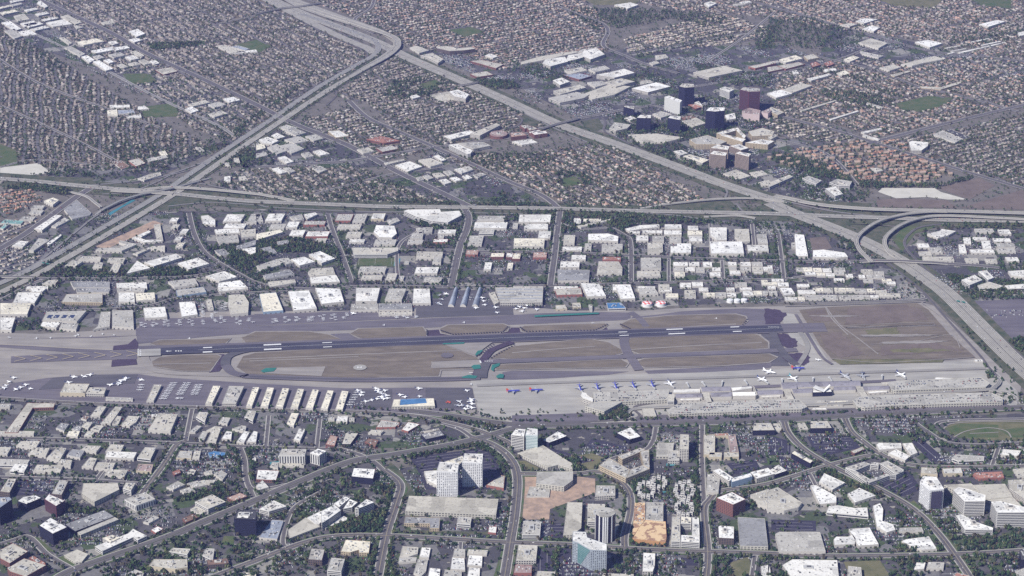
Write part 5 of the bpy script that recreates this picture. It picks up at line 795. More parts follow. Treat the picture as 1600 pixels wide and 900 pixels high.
# ---- the round tower with white ribs
c = U(946, 800, 68); root = empty('round_tower', (*c, 0)); tag(root, 'round dark glass tower with white vertical ribs and pale circular roof', 'tower'); rr_ = 22.0; n = 40
ring = [(rr_ * math.cos(a * 2 * math.pi / n), rr_ * math.sin(a * 2 * math.pi / n)) for a in range(n)]
mb = MB(); mb.prism(ring, .1, 67, top=False); mb.build('wall', 'wall_k', root); mb = MB(); mb.prism([(x * 1.02, y * 1.02) for x, y in ring], 66, 68.2, mt=0); mb.build('roof', roof_mat('u' if False else 'l'), root)
for a in (-178, -128, -104, -92, -80, -50, -2, 40, 90, 140):
    t = R(a); mb = MB(); x, y = rr_ * 1.0 * math.cos(t), rr_ * math.sin(t); tx, ty = -math.sin(t), math.cos(t); ox, oy = math.cos(t), math.sin(t)
    mb.prism([(x + tx * 1.5, y + ty * 1.5), (x - tx * 1.5, y - ty * 1.5), (x - tx * 1.5 + ox * 1.2, y - ty * 1.5 + oy * 1.2), (x + tx * 1.5 + ox * 1.2, y + ty * 1.5 + oy * 1.2)], .1, 66); mb.build('rib', 'wall_G', root)
for i, (x, y, s_) in enumerate(((0, 0, 5), (-8, 5, 3), (9, -3, 3), (3, -9, 2.5), (12, 7, 2.5))): add_unit(root, x, y, 68.2, s_, s_ * .6, 1.6, .4, 'unit_dark' if i % 2 else 'unit_grey')
mark([(930, 826), (962, 826), (964, 852), (928, 852)], 5)
BLD.append(dict(o=root, px=946, py=820, h=68, rc='l', st='k', ar=1500, name='round_tower', label='x', n=40, W=[(c[0] + x, c[1] + y) for x, y in ring], L=ring, ang=0, cat=None)); BLD[-1]['done'] = 1
# glass tower: grid front and green glass face, on the building already raised
b_ = find(948 - 9, 853)
b_['label'] = 'stepped white-roofed glass tower with green left face and gridded front'
(ax, ay), (bx, by) = [U(*p, 52) for p in fr(2, 3, '412,692 488,736')]; o = b_['o'].location; nx, ny = (by - ay), -(bx - ax); l = math.hypot(nx, ny); nx, ny = nx / l * .6, ny / l * .6
for k in range(11):
    za = 3 + k * 4.4; u1 = min(1.0, .25 + (za / 51) * .8); mb = MB(); p_, q_ = (ax - o[0] + nx, ay - o[1] + ny), (ax - o[0] + nx + (bx - ax) * u1, ay - o[1] + ny + (by - ay) * u1)
    mb.face([(*p_, za), (*q_, za), (*q_, za + 3.5), (*p_, za + 3.5)]); mb.build('green_glass_band', 'teal_glass', b_['o'])
# W1: dark glass panel on the front of the corner tower
b_ = find(1456, 755); L = b_['L']; W0 = ccw([U(*p, 52) for p in fr(3, 3, '1016,367 1092,359')] + [U(*fr(3, 3, '1050,300')[0], 52)])
a, bb = [U(*p, 52) for p in fr(3, 3, '1022,367.5 1090,361')]; o = b_['o'].location; mb = MB()
nx, ny = (bb[1] - a[1]), -(bb[0] - a[0]); l = math.hypot(nx, ny); nx, ny = nx / l * .5, ny / l * .5
mb.face([(a[0] - o[0] + nx, a[1] - o[1] + ny, 5), (bb[0] - o[0] + nx, bb[1] - o[1] + ny, 5), (bb[0] - o[0] + nx, bb[1] - o[1] + ny, 49), (a[0] - o[0] + nx, a[1] - o[1] + ny, 49)]); mb.build('glass_front', 'brown_glass', b_['o'])
# ---- passenger terminal, built of vaulted halls
def tz(k): return {1: (880, 580), 2: (1040, 570), 3: (1220, 565), 4: (1400, 560)}[k]
def tf(k, s): o = tz(k); return [(o[0] + x / 8, o[1] + y / 8) for x, y in pts(s)]
def vault(k, s, h, rise, rc='v', lab=None, nm='terminal_hall', wc='p', asym=0): return barrel(tf(k, s), h, rise, rc, wc, nm, lab, 7, 'terminal', asym)
vault(2, '128,415 120,370 445,360 462,405', 10, 5, 'v', 'purple-grey vaulted hall at the left end of the terminal')
vault(2, '455,335 430,283 800,272 818,325', 10, 5, 'v', 'long purple-grey vault of the terminal facing the runway, left of the white curved roofs')
vault(2, '568,402 555,352 825,342 828,396', 10, 5, 'v', 'purple-grey vault on the street side, left of the white curved canopy')
vault(2, '835,325 812,285 1065,270 1080,290', 12, 2.5, 'W', 'white curved roof of the terminal on the runway side')
vault(2, '840,385 828,350 1112,345 1122,382', 12, 5, 'W', 'white arched canopy of the terminal on the street side')
vault(2, '1150,378 1140,325 1450,314 1472,366', 10, 5, 'v', 'purple-grey vault right of the white curved terminal roofs')
vault(2, '1465,300 1450,245 1640,240 1640,295', 9, 4, 'v', 'short purple-grey vault on the runway side near the middle of the terminal')
vault(3, '10,325 0,262 985,238 1000,300', 9, 5, 'v', 'longest purple-grey vault, facing the parked airliners')
vault(3, '158,398 130,345 398,332 396,388', 9, 4, 'v', 'purple-grey vault just left of the butterfly roof')
vault(3, '665,362 655,315 930,308 938,352', 9, 4, 'v', 'purple-grey vault just right of the butterfly roof')
vault(3, '1040,362 1010,312 1350,303 1362,346', 10, 4, 'v', 'right-hand end vault of the terminal')
def tb(k, s, h, rc, st, lab, nm='terminal_wing'): return building(tf(k, s), h, rc, st, nm, lab, units=False, cat='terminal')
tb(2, '90,350 95,312 430,302 435,345', 8, 'w', 'p', 'flat pale roof with dark vents at the left end of the terminal'); tb(2, '180,445 175,415 430,405 432,435', 6, 'W', 'p', 'white street canopy at the left end of the terminal', 'canopy')
tb(2, '450,350 540,350 580,478 525,480', 12, 't', 'p', 'tan passenger bridge leading to the car park left of the white canopies'); tb(2, '1085,262 1112,280 1150,375 1125,385', 13, 't', 'p', 'narrow tan link closing the white roofs on the right'); tb(2, '1200,402 1190,375 1430,366 1432,396', 6, 'W', 'p', 'white street canopy right of the middle of the terminal', 'canopy')
tb(2, '20,455 25,370 110,375 105,455', 14, 't', 's', 'square tan stair block between the left car park and the terminal')
tb(3, '400,388 398,345 620,335 640,380', 13, 'W', 'k', 'dark glass hall under the butterfly roof'); tb(3, '30,352 105,350 168,470 80,468', 11, 't', 'p', 'tan passenger bridge left of the butterfly roof'); tb(3, '940,322 1010,316 1085,430 1005,425', 11, 't', 'p', 'tan passenger bridge right of the butterfly roof'); tb(3, '1095,398 1080,370 1322,352 1332,378', 6, 'W', 'p', 'white street canopy at the right end of the terminal', 'canopy')
tb(3, '1258,290 1255,262 1330,258 1335,288', 10, 't', 'p', 'small tan block where the right car park meets the terminal')
c0, c1, c2 = [U(*p, 20) for p in tf(3, '405,335 540,362 622,308')]; d0, d1, d2 = [U(*p, 20) for p in tf(3, '430,300 545,325 610,290')]                        # butterfly roof
ox, oy = c1; rt = empty('butterfly_roof', (ox, oy, 0)); tag(rt, 'white butterfly roof raised over the middle of the terminal', 'terminal roof')
for P in ((c0, c1, d1, d0), (c1, c2, d2, d1)):
    mb = MB(); zz = [22, 16, 16, 22] if P[0] is c0 else [16, 22, 22, 16]; mb.face([(p[0] - ox, p[1] - oy, z) for p, z in zip(P, zz)]); mb.face([(p[0] - ox, p[1] - oy, z - .8) for p, z in zip(P, zz)][::-1])
    for i in range(4):
        a, b = P[i], P[(i + 1) % 4]; mb.face([(a[0] - ox, a[1] - oy, zz[i] - .8), (b[0] - ox, b[1] - oy, zz[(i + 1) % 4] - .8), (b[0] - ox, b[1] - oy, zz[(i + 1) % 4]), (a[0] - ox, a[1] - oy, zz[i])])
    mb.build('roof_wing', 'roof_W', rt)
mb = MB(); q_ = lerp(c1, d1, .5); mb.box(q_[0] - ox - 1.5, q_[1] - oy - 1.5, .1, q_[0] - ox + 1.5, q_[1] - oy + 1.5, 15.3); mb.build('post', 'concrete', rt)
GAR = []
def garage(P, h, lab, rc='l'):
    building(P, h, rc, 'x', 'parking_garage', lab, units=False); GAR.append((P, h))
garage(tf(1, '368,265 1330,232 1300,355 778,378 745,378 380,385'), 12, 'left terminal car park with a half-empty open roof'); garage(tf(1, '275,440 384,388 742,382 512,505'), 16, 'slanted white-gridded car park at the left tip of the terminal')
tb(1, '215,300 235,262 290,275 300,300 375,345 370,385 240,335', 15, 'w', 'p', 'small cream block at the left corner of the terminal, beside the first airliner')
garage([(1042, 641), (1060, 630), (1195, 625), (1248, 623.5), (1261, 636), (1253, 639), (1046, 647)], 12, 'wide middle terminal car park with its roof full of parked cars')
garage([(1332, 625), (1345, 619), (1547, 613), (1566, 621), (1567, 628), (1400, 633), (1351, 637), (1338, 634)], 12, 'long right terminal car park running to the freeway')
garage([(1386, 597), (1400, 595.5), (1532, 589.5), (1547, 599), (1540, 605), (1400, 610), (1393, 609)], 12, 'narrow right terminal car park on the runway side')
building(tf(1, '1000,555 985,470 1130,465 1165,560'), 8, 't', 'x', 'parking_garage', 'short tan ramp block inside the looping ramp', units=False)
for k, s, h, l in ((4, '485,245 500,238 720,248 700,258 490,262', 8, 'white sliver-shaped canopy on the apron edge at the far right gates'),): tb(k, s, h, 'W', 'p', l, 'canopy')
# apartment clusters drawn as rings of small white-edged blocks
def cluster(cx, cy, rx, ry, n, lab, rc='l', h=10, w_=5.5):
    for k in range(n):
        a = 2 * math.pi * k / n; x, y = cx + rx * math.cos(a), cy + ry * math.sin(a); j = random.uniform(-1, 1); ww = w_ * random.uniform(.8, 1.2)
        building([(x - ww / 2, y + 1.6 + j), (x + ww / 2, y + 2.4 + j), (x + ww / 2 + .6, y - 1.4 + j), (x - ww / 2 + .8, y - 2.2 + j)], h, rc, 'G' if False else 's', 'apartment_block', None, units=True)
cluster(1009, 763, 12, 11, 10, ''); cluster(1029, 752, 11, 8, 8, ''); cluster(1069, 764, 14, 13, 12, ''); cluster(1069, 764, 5, 5, 3, ''); cluster(1069, 792, 13, 11, 11, '')
for x, y in pts('1202,245 1217,242 1232,247 1250,238 1262,243 1272,248 1247,252 1275,256 1290,250 1300,246 1295,262 1310,235 1325,232 1340,230 1355,230 1370,230 1315,243 1330,240 1345,240 1358,236 1385,237 1400,243 1415,247 1380,247 1395,252 1412,258 1430,250 1445,252 1340,252 1360,252 1375,259 1392,264 1425,262 1442,268 1458,262 1472,265 1485,270 1465,273 1345,266 1352,271 1380,276 1395,277 1412,276 1430,277 1447,275 1418,282 1435,284 1330,268 1322,270 1310,222 1330,222 1290,228 1235,255 1222,252'):
    ww = random.uniform(6, 9.5)
    building([(x - ww / 2, y + 1.9), (x + ww / 2, y + 1.3), (x + ww / 2, y - 1.2), (x - ww / 2, y - 1.0)], 9, 'c', 'T', 'apartment_block', None, units=False)

# passenger boarding bridges from the terminal to the noses of the airliners
for px_, py_, a_ in ((908, 613, -70), (935, 612, -70), (964, 610.5, -70), (992, 609.5, -70), (1021, 608, -70), (1050, 606, -60), (1075, 605, -80), (1100, 603.5, -75), (1128, 602.5, -100), (1166, 601, -80), (1197, 600, -60), (1222, 599, -95), (1243, 598, -70), (1270, 597, -100), (1298, 596, -80), (1325, 594, -60), (1350, 594, -85), (1378, 593, -100), (1411, 592, -60)):
    c_ = U(px_, py_, 0); jb = empty('boarding_bridge', (*c_, 0), R(a_)); LABJ = globals().setdefault('JB', []); LABJ.append((jb, px_, py_))
    mb = MB(); mb.box(-13, -1.5, 4, 11, 1.5, 7); mb.build('tunnel', 'unit_grey', jb); mb = MB(); mb.box(-15.5, -2.4, 3.8, -13, 2.4, 7.4); mb.build('cab', 'wall_G', jb); mb = MB(); mb.box(-10, -.4, 1.7, -9.2, .4, 4); mb.build('leg', 'unit_dark', jb)
# ground vehicles on the apron
# ================================================================ AIRCRAFT
def loft(mb, secs, n=8, mi=0):
    rings = [[(x, ry * math.cos(a * 2 * math.pi / n), z + rz * math.sin(a * 2 * math.pi / n)) for a in range(n)] for x, ry, rz, z in secs]
    for A, B in zip(rings, rings[1:]):
        for i in range(n): mb.face([A[i], A[(i + 1) % n], B[(i + 1) % n], B[i]], mi)
    mb.face(rings[0], mi); mb.face(rings[-1][::-1], mi)
def slab(mb, P, z, t, dz=None):
    dz = dz or [0] * len(P); n = len(P); mb.face([(x, y, z + t + d) for (x, y), d in zip(P, dz)]); mb.face([(x, y, z + d) for (x, y), d in zip(P, dz)][::-1])
    for i in range(n):
        j = (i + 1) % n; mb.face([(*P[i], z + dz[i]), (*P[j], z + dz[j]), (*P[j], z + t + dz[j]), (*P[i], z + t + dz[i])])
def fin(mb, pts_, y, t):                                  # pts in x,z
    mb.face([(x, y - t / 2, z) for x, z in pts_]); mb.face([(x, y + t / 2, z) for x, z in pts_][::-1]); n = len(pts_)
    for i in range(n): a, b = pts_[i], pts_[(i + 1) % n]; mb.face([(a[0], y - t / 2, a[1]), (a[0], y + t / 2, a[1]), (b[0], y + t / 2, b[1]), (b[0], y - t / 2, b[1])])
mat('plane_white', (.80, .80, .79), .35, .5); mat('plane_blue', (.05, .06, .36), .35, .5); mat('plane_red', (.55, .10, .05), .4, .5); mat('plane_navy', (.03, .05, .16), .35, .5); mat('plane_grey', (.35, .36, .38), .4, .5); mat('tyre', (.03, .03, .03)); mat('plane_teal', (.05, .28, .33), .4, .5)
def airliner(label, body='plane_white', tail='plane_navy', sc_=1.0, cat='airliner', grp='airliners at the terminal'):
    root = empty('airliner'); tag(root, label, cat, grp)
    mb = MB(); loft(mb, [(18, .3, .3, 3.6), (17, 1.1, 1.1, 3.8), (14.5, 1.8, 1.9, 4), (10, 1.95, 2.0, 4), (-8, 1.95, 2.0, 4), (-14, 1.3, 1.3, 4.6), (-18.5, .3, .4, 5.3)], 10); mb.build('fuselage', body, root)
    for s in (1, -1):
        mb = MB(); slab(mb, [(4.5, 1.5 * s), (-2.5, 17.3 * s), (-4.2, 17.3 * s), (-3.5, 5.5 * s), (-3.8, 1.5 * s)], 3, .45, [0, 1.2, 1.2, .4, 0]); mb.build('wing', 'plane_white' if body == 'plane_white' else 'plane_grey', root)
        mb = MB(); loft(mb, [(6.3, .95, .95, 2.1), (4, 1.05, 1.05, 2.1), (1.8, .7, .7, 2.1)], 8); mb.v = [(x, y + 5.2 * s, z) for x, y, z in mb.v]; mb.build('engine', 'plane_grey' if body == 'plane_white' else body, root)
        mb = MB(); slab(mb, [(-14, .8 * s), (-17.5, 6.8 * s), (-18.8, 6.8 * s), (-17.6, .8 * s)], 5, .3); mb.build('tailplane', tail, root)
        mb = MB(); mb.box(-1.5, 2.6 * s - .4, .1, .1, 2.6 * s + .4, 1.3); mb.box(-.9, 2.6 * s - .15, 1.3, -.5, 2.6 * s + .15, 3.2); mb.build('landing_gear', 'tyre', root)
    mb = MB(); fin(mb, [(-10.5, 5.8), (-16, 12), (-18.8, 12), (-17.6, 5.4)], 0, .4); mb.build('tail_fin', 'plane_red' if body == 'plane_blue' and tail == 'plane_red' else tail, root)
    mb = MB(); mb.box(13.5, -.3, .1, 14.3, .3, 1.0); mb.box(13.8, -.15, 1, 14.1, .15, 2.4); mb.build('nose_gear', 'tyre', root)
    root.scale = (sc_,) * 3; return root
def jet(label):
    root = empty('business_jet'); mb = MB(); loft(mb, [(9, .15, .15, 1.9), (7.5, .8, .8, 2), (4, 1.15, 1.2, 2.1), (-4, 1.1, 1.15, 2.1), (-9, .25, .3, 2.8)], 8); mb.build('fuselage', 'plane_white', root)
    mb = MB()
    for s in (1, -1): slab(mb, [(2.2, .9 * s), (-2.4, 9 * s), (-3.6, 9 * s), (-2.6, .9 * s)], 1.5, .25, [0, .5, .5, 0])
    mb.build('wing', 'plane_white', root); mb = MB(); fin(mb, [(-5.5, 3), (-8.6, 6), (-10, 6), (-8.6, 2.8)], 0, .25); slab(mb, [(-8.3, 0), (-9.5, 3.6), (-10.4, 3.6), (-9.9, 0), (-10.4, -3.6), (-9.5, -3.6)], 5.8, .2); mb.build('tail', 'plane_navy', root)
    for s in (1, -1): mb = MB(); loft(mb, [(-3.5, .55, .55, 2.9), (-6.6, .45, .45, 2.9)], 7); mb.v = [(x, y + 1.7 * s, z) for x, y, z in mb.v]; mb.build('engine', 'plane_white', root)
    mb = MB(); mb.box(-1.3, -1.6, .1, -.7, -1.3, 1.5); mb.box(-1.3, 1.3, .1, -.7, 1.6, 1.5); mb.box(6.2, -.15, .1, 6.6, .15, 1.4); mb.build('landing_gear', 'tyre', root); return root
def prop_plane(label):
    root = empty('light_aircraft'); mb = MB(); loft(mb, [(3.0, .35, .35, 1.2), (2.4, .55, .5, 1.2), (.8, .62, .75, 1.4), (-1, .5, .6, 1.4), (-5, .12, .16, 1.5)], 8); mb.build('fuselage', 'plane_white', root)
    mb = MB(); slab(mb, [(1.4, -5.5), (1.4, 5.5), (-.1, 5.5), (-.2, -5.5)], 2.05, .16); mb.build('wing', 'plane_white', root)
    mb = MB(); fin(mb, [(-3.9, 1.6), (-4.9, 2.9), (-5.5, 2.9), (-5.3, 1.4)], 0, .12); slab(mb, [(-4.1, -1.8), (-4.1, 1.8), (-5.1, 1.8), (-5.1, -1.8)], 1.5, .1); mb.build('tail', 'plane_grey', root)
    mb = MB(); mb.box(-.3, -1.2, .05, .1, -1, 1.0); mb.box(-.3, 1, .05, .1, 1.2, 1.0); mb.box(2.1, -.1, .05, 2.4, .1, .9); mb.build('landing_gear', 'tyre', root); return root
def children(o): return [c for c in CHILD.get(o.name, [])]
CHILD = {}
def protos(o): CHILD[o.name] = [c for c in bpy.data.objects if c.parent == o]; return o
def copy_thing(src, loc, rz, sc_=1):
    r = src.copy(); COL.objects.link(r); r.location = loc; r.rotation_euler = (0, 0, rz); r.scale = (sc_,) * 3
    for c in CHILD[src.name]: d = c.copy(); COL.objects.link(d); d.parent = r
    return r
LAB = []                                                   # (object, px, py, noun, category, group) waiting for a label
ZA = AZ + 1.7
def placed(o, x, y, deg, z=ZA): p = U(x, y, z); o.location = (*p, z); o.rotation_euler = (0, 0, R(deg)); return o
AL = [(906.5, 608, -84, 'plane_blue', 'plane_blue', 1, 'leftmost of the five blue airliners nosed in at the left car park'), (933.5, 606.5, -86, 'plane_blue', 'plane_blue', 1, 'second from the left of the five blue airliners at the left car park'), (962, 605, -84, 'plane_blue', 'plane_blue', 1, 'middle one of the five blue airliners at the left car park'), (990, 604, -82, 'plane_blue', 'plane_blue', 1, 'fourth from the left of the five blue airliners at the left car park'), (1019.5, 602.5, -84, 'plane_blue', 'plane_blue', 1, 'rightmost of the five blue airliners, next to the white one'), (1046.5, 600.5, -75, 'plane_white', 'plane_navy', .95, 'white airliner with navy tail parked right of the five blue ones'),
 (802, 612.5, 8, 'plane_blue', 'plane_red', 1, 'blue airliner with orange-red tail rolling on the pale apron, left one of two'), (838, 611, 6, 'plane_blue', 'plane_red', 1, 'blue airliner with orange-red tail rolling on the pale apron, right one of two'), (1247, 577, 2, 'plane_blue', 'plane_red', 1, 'blue airliner with orange tail taxiing near the end of the runway'), (1190.5, 594, -42, 'plane_white', 'plane_navy', .9, 'white airliner at the gate below the angled taxiing white one'), (1202, 582.5, -30, 'plane_white', 'plane_white', 1, 'all-white airliner standing at an angle on the open apron'),
 (1239, 592.5, -62, 'plane_white', 'plane_teal', .95, 'white airliner with teal tail nosed in left of the butterfly roof'), (1320, 588.5, -52, 'plane_grey', 'plane_navy', 1, 'grey airliner at the gate right of the butterfly roof'), (1347.5, 588.5, -95, 'plane_grey', 'plane_navy', 1, 'grey airliner standing straight beside the slanted grey one'), (1407.5, 587, -58, 'plane_white', 'plane_navy', 1, 'white airliner farthest right along the terminal')]
for x, y, a, b, t, s, l in AL: placed(airliner(l, b, t, s), x, y, a)
for x, y, a, s, l in ((1279, 563, -10, .45, 'small white commuter plane on the pale pad below the runway end'), (132, 589, -20, .5, 'white jet parked on the dark apron left of the hangars')): placed(airliner(l, 'plane_white', 'plane_white', s, 'plane', 'small planes'), x, y, a)
jp = protos(jet('')); pp = protos(prop_plane('')); fj = fp = True
JETS = [tuple(map(float, s.split(','))) for s in '22,591,10 14,597,150 10,603,20 7,607,30 41,602,5 33,606,10 48,608,0 25,609,150 116,590,-10 140,586.5,200 189,596,20 194,594,200 185,601,30 198,592,0 172,602,160 108,598.5,10 221,594.5,-15 187,599,40 552,490.5,-10 560,611,0 566,614,0 564,618,10 590,611,200 593,614,10 598,616,10 602,611,10 604,619,0 595,621,190 588,608,10 580,626,200 572,628,0 655,608,0 656,620,10 626,618,10 632,621,190 718,628,30 722,634,100 732,636,0 738,632,0 737,625,10 730,611,10 715,634,60 738,638,10 728,640,0 735,628,190 687,462,60 690,468,60 685,474,60 688,476,60 697,460,-20 754,466,0 756,471,10 757,477,180 744,482,0 775,481,10 777,489,30 807,483,0 815,487,180 824,478,0 839,484,10 812,480,20 600,624,0 606,623,0 590,624,0 820,482,0'.split()]
for x, y, a in JETS:
    if fj: o = placed(jp, x, y, a); fj = False
    else: o = copy_thing(jp, (*U(x, y, ZA), ZA), R(a + random.uniform(-12, 12)), random.uniform(.85, 1.15))
    LAB.append([o, x, y, 'white business jet', 'plane', 'business jets parked round the airfield'])
GA = [(296, 504.5, 0), (725, 504.5, 10), (60, 528, 60), (225, 503, 5)] if False else [(295.8, 529.6, 30), (725.2, 504.4, 20)]
GA = [(296, 529.8 - .4, 20), (725, 504.4, 15), (600, 508.6, 0), (1119, 498, 10), (14.5, 528, 60), (57, 529, 10), (79, 528.5, 0), (118, 525.5, 0), (122, 524, 20), (142, 526, 0), (160, 522.5, 10), (178, 524, 40), (926, 505.5, 80), (736, 583.5, 90), (736, 601, 10)]
for cx, y0, y1, n in ((224, 504, 512, 5), (242, 504, 511, 5), (260, 500, 511, 7), (278, 500, 509, 5), (298, 499, 510, 5), (318, 500, 508, 3), (373, 497, 508, 6), (392, 497, 505, 4), (429, 498, 505, 6), (448, 495, 505, 5), (466, 495, 503, 5), (485, 495, 503, 7), (503, 492, 502, 5), (521, 491, 501, 6), (539, 489, 499, 5), (350, 473, 485, 6), (334, 488, 504, 9), (348, 494, 506, 6), (315, 475, 496, 12), (620, 494, 498, 3), (634, 494, 498, 4), (650, 494, 497, 3)):
    for k in range(n): GA.append((cx + (random.choice((-2.6, 2.6)) if n > 3 else 0) + random.uniform(-1, 1), y0 + (y1 - y0) * (k + .5) / n, random.choice((80, -100, 75))))
for xa, ya, xb, yb, n, wdt in ((272, 598, 254, 625, 22, 2.8), (293, 598, 280, 618, 16, 3), (311, 601, 303, 618, 14, 3), (279, 624, 282, 622, 4, 3), (545, 635, 560, 612, 12, 2.5), (218, 612, 222, 600, 6, 2)):
    for k in range(n):
        t = (k // 2 + .5) / (n / 2); GA.append((xa + (xb - xa) * t + (wdt if k % 2 else -wdt), ya + (yb - ya) * t, 75 if k % 2 else 255))
for x, y, a in GA:
    if fp: o = placed(pp, x, y, a); fp = False
    else: o = copy_thing(pp, (*U(x, y, ZA), ZA), R(a + random.uniform(-8, 8)), random.uniform(.85, 1.1))
    LAB.append([o, x, y, 'small white propeller plane', 'plane', 'propeller planes tied down beside the airfield'])
p = U(701, 629, ZA); h = empty('light_aircraft', (*p, ZA), R(30)); CHILD[h.name] = []
for nm, m in (('fuselage', 'plane_red'),):
    mb = MB(); loft(mb, [(7, .2, .2, 2), (5, 1, 1, 2), (-4, 1, 1, 2), (-8, .3, .3, 2.6)], 8); mb.build('fuselage', 'plane_red', h); mb = MB(); slab(mb, [(2, -8), (3, 0), (2, 8), (-1, 8), (-2, 0), (-1, -8)], 1.6, .3); mb.build('wing', 'plane_red', h); mb = MB(); fin(mb, [(-5.5, 2.6), (-7.5, 5), (-9, 5), (-8, 2.4)], 0, .25); slab(mb, [(-6, -3), (-6, 3), (-8, 3), (-8, -3)], 2.4, .2); mb.build('tail', 'plane_red', h)
tag(h, 'red twin-engined plane among the white jets beside the blue-roofed hangar', 'plane')
# ================================================================ MASSES (numpy)
def mass(name, pv, pf, loc, ang, scl, col, m, label=None, fcol=None, parent=None):
    """Many copies of one small shape joined into ONE mesh; colours ride on a face attribute."""
    n = len(loc)
    if n == 0: return None
    pv = np.asarray(pv, float); K = len(pv); c, s = np.cos(ang)[:, None], np.sin(ang)[:, None]
    X = pv[None, :, 0] * scl[:, 0:1]; Y = pv[None, :, 1] * scl[:, 1:2]; Z = pv[None, :, 2] * scl[:, 2:3]
    V = np.stack([X * c - Y * s + loc[:, 0:1], X * s + Y * c + loc[:, 1:2], Z + loc[:, 2:3]], -1).reshape(-1, 3)
    lt = np.array([len(f) for f in pf]); flat = np.concatenate([np.array(f) for f in pf]); nl = len(flat)
    Lp = (flat[None] + (np.arange(n) * K)[:, None]).reshape(-1); tot = np.tile(lt, n); st = np.concatenate([[0], np.cumsum(tot)[:-1]])
    me = bpy.data.meshes.new(name); me.vertices.add(len(V)); me.vertices.foreach_set('co', V.reshape(-1).astype(np.float32)); me.loops.add(len(Lp)); me.loops.foreach_set('vertex_index', Lp.astype(np.int32))
    me.polygons.add(len(tot)); me.polygons.foreach_set('loop_start', st.astype(np.int32)); me.polygons.foreach_set('loop_total', tot.astype(np.int32)); me.update(calc_edges=True)
    C = np.ones((n, len(pf), 4)); C[:, :, :3] = col[:, None, :]
    if fcol is not None: C[:, :, :3] = np.where(fcol[None, :, 3:4] > 0, fcol[None, :, :3], C[:, :, :3] * fcol[None, :, :3])
    a = me.attributes.new('Col', 'FLOAT_COLOR', 'FACE'); a.data.foreach_set('color', C.reshape(-1).astype(np.float32)); me.materials.append(M[m])
    o = bpy.data.objects.new(name, me); COL.objects.link(o)
    if parent: o.parent = parent
    else: tag(o, label, None, None, 'stuff')
    return o
# house: gabled roof with eaves over pale walls; unit footprint 1 x 1, eaves at .55, ridge at 1 (x3 height)
HV = [(-.46, -.46, 0), (.46, -.46, 0), (.46, .46, 0), (-.46, .46, 0), (-.46, -.46, .6), (.46, -.46, .6), (.46, .46, .6), (-.46, .46, .6), (-.5, -.5, .58), (.5, -.5, .58), (.5, .5, .58), (-.5, .5, .58), (-.34, 0, 1), (.34, 0, 1)]
HF = [(0, 1, 5, 4), (1, 2, 6, 5), (2, 3, 7, 6), (3, 0, 4, 7), (8, 9, 13, 12), (10, 11, 12, 13), (9, 10, 13), (11, 8, 12)]
HC = np.array([[.32, .30, .28, 1]] * 4 + [[1, 1, 1, 0]] * 4)
PAL = {'g': [(.30, .285, .27), (.38, .36, .33), (.24, .23, .225), (.40, .37, .33), (.32, .27, .235), (.46, .45, .43), (.20, .19, .19), (.36, .32, .29), (.30, .26, .235)], 'c': [(.34, .25, .21), (.42, .30, .25), (.46, .32, .26), (.36, .33, .30), (.28, .26, .25), (.44, .40, .35), (.50, .47, .43), (.24, .22, .22), (.50, .48, .45)],
       'w': [(.54, .53, .51), (.50, .49, .47), (.40, .37, .34), (.44, .37, .32), (.30, .29, .28)], 'r': [(.38, .22, .165), (.36, .23, .18), (.42, .27, .20), (.37, .28, .23), (.33, .29, .26)], 't': [(.46, .42, .35), (.38, .34, .29), (.52, .49, .43), (.30, .28, .26), (.60, .57, .52)]}
RES = np.zeros((900, 1600), np.uint8); HL = []; street = MB()
def zone_pts(P): return [U(*p) for p in P]
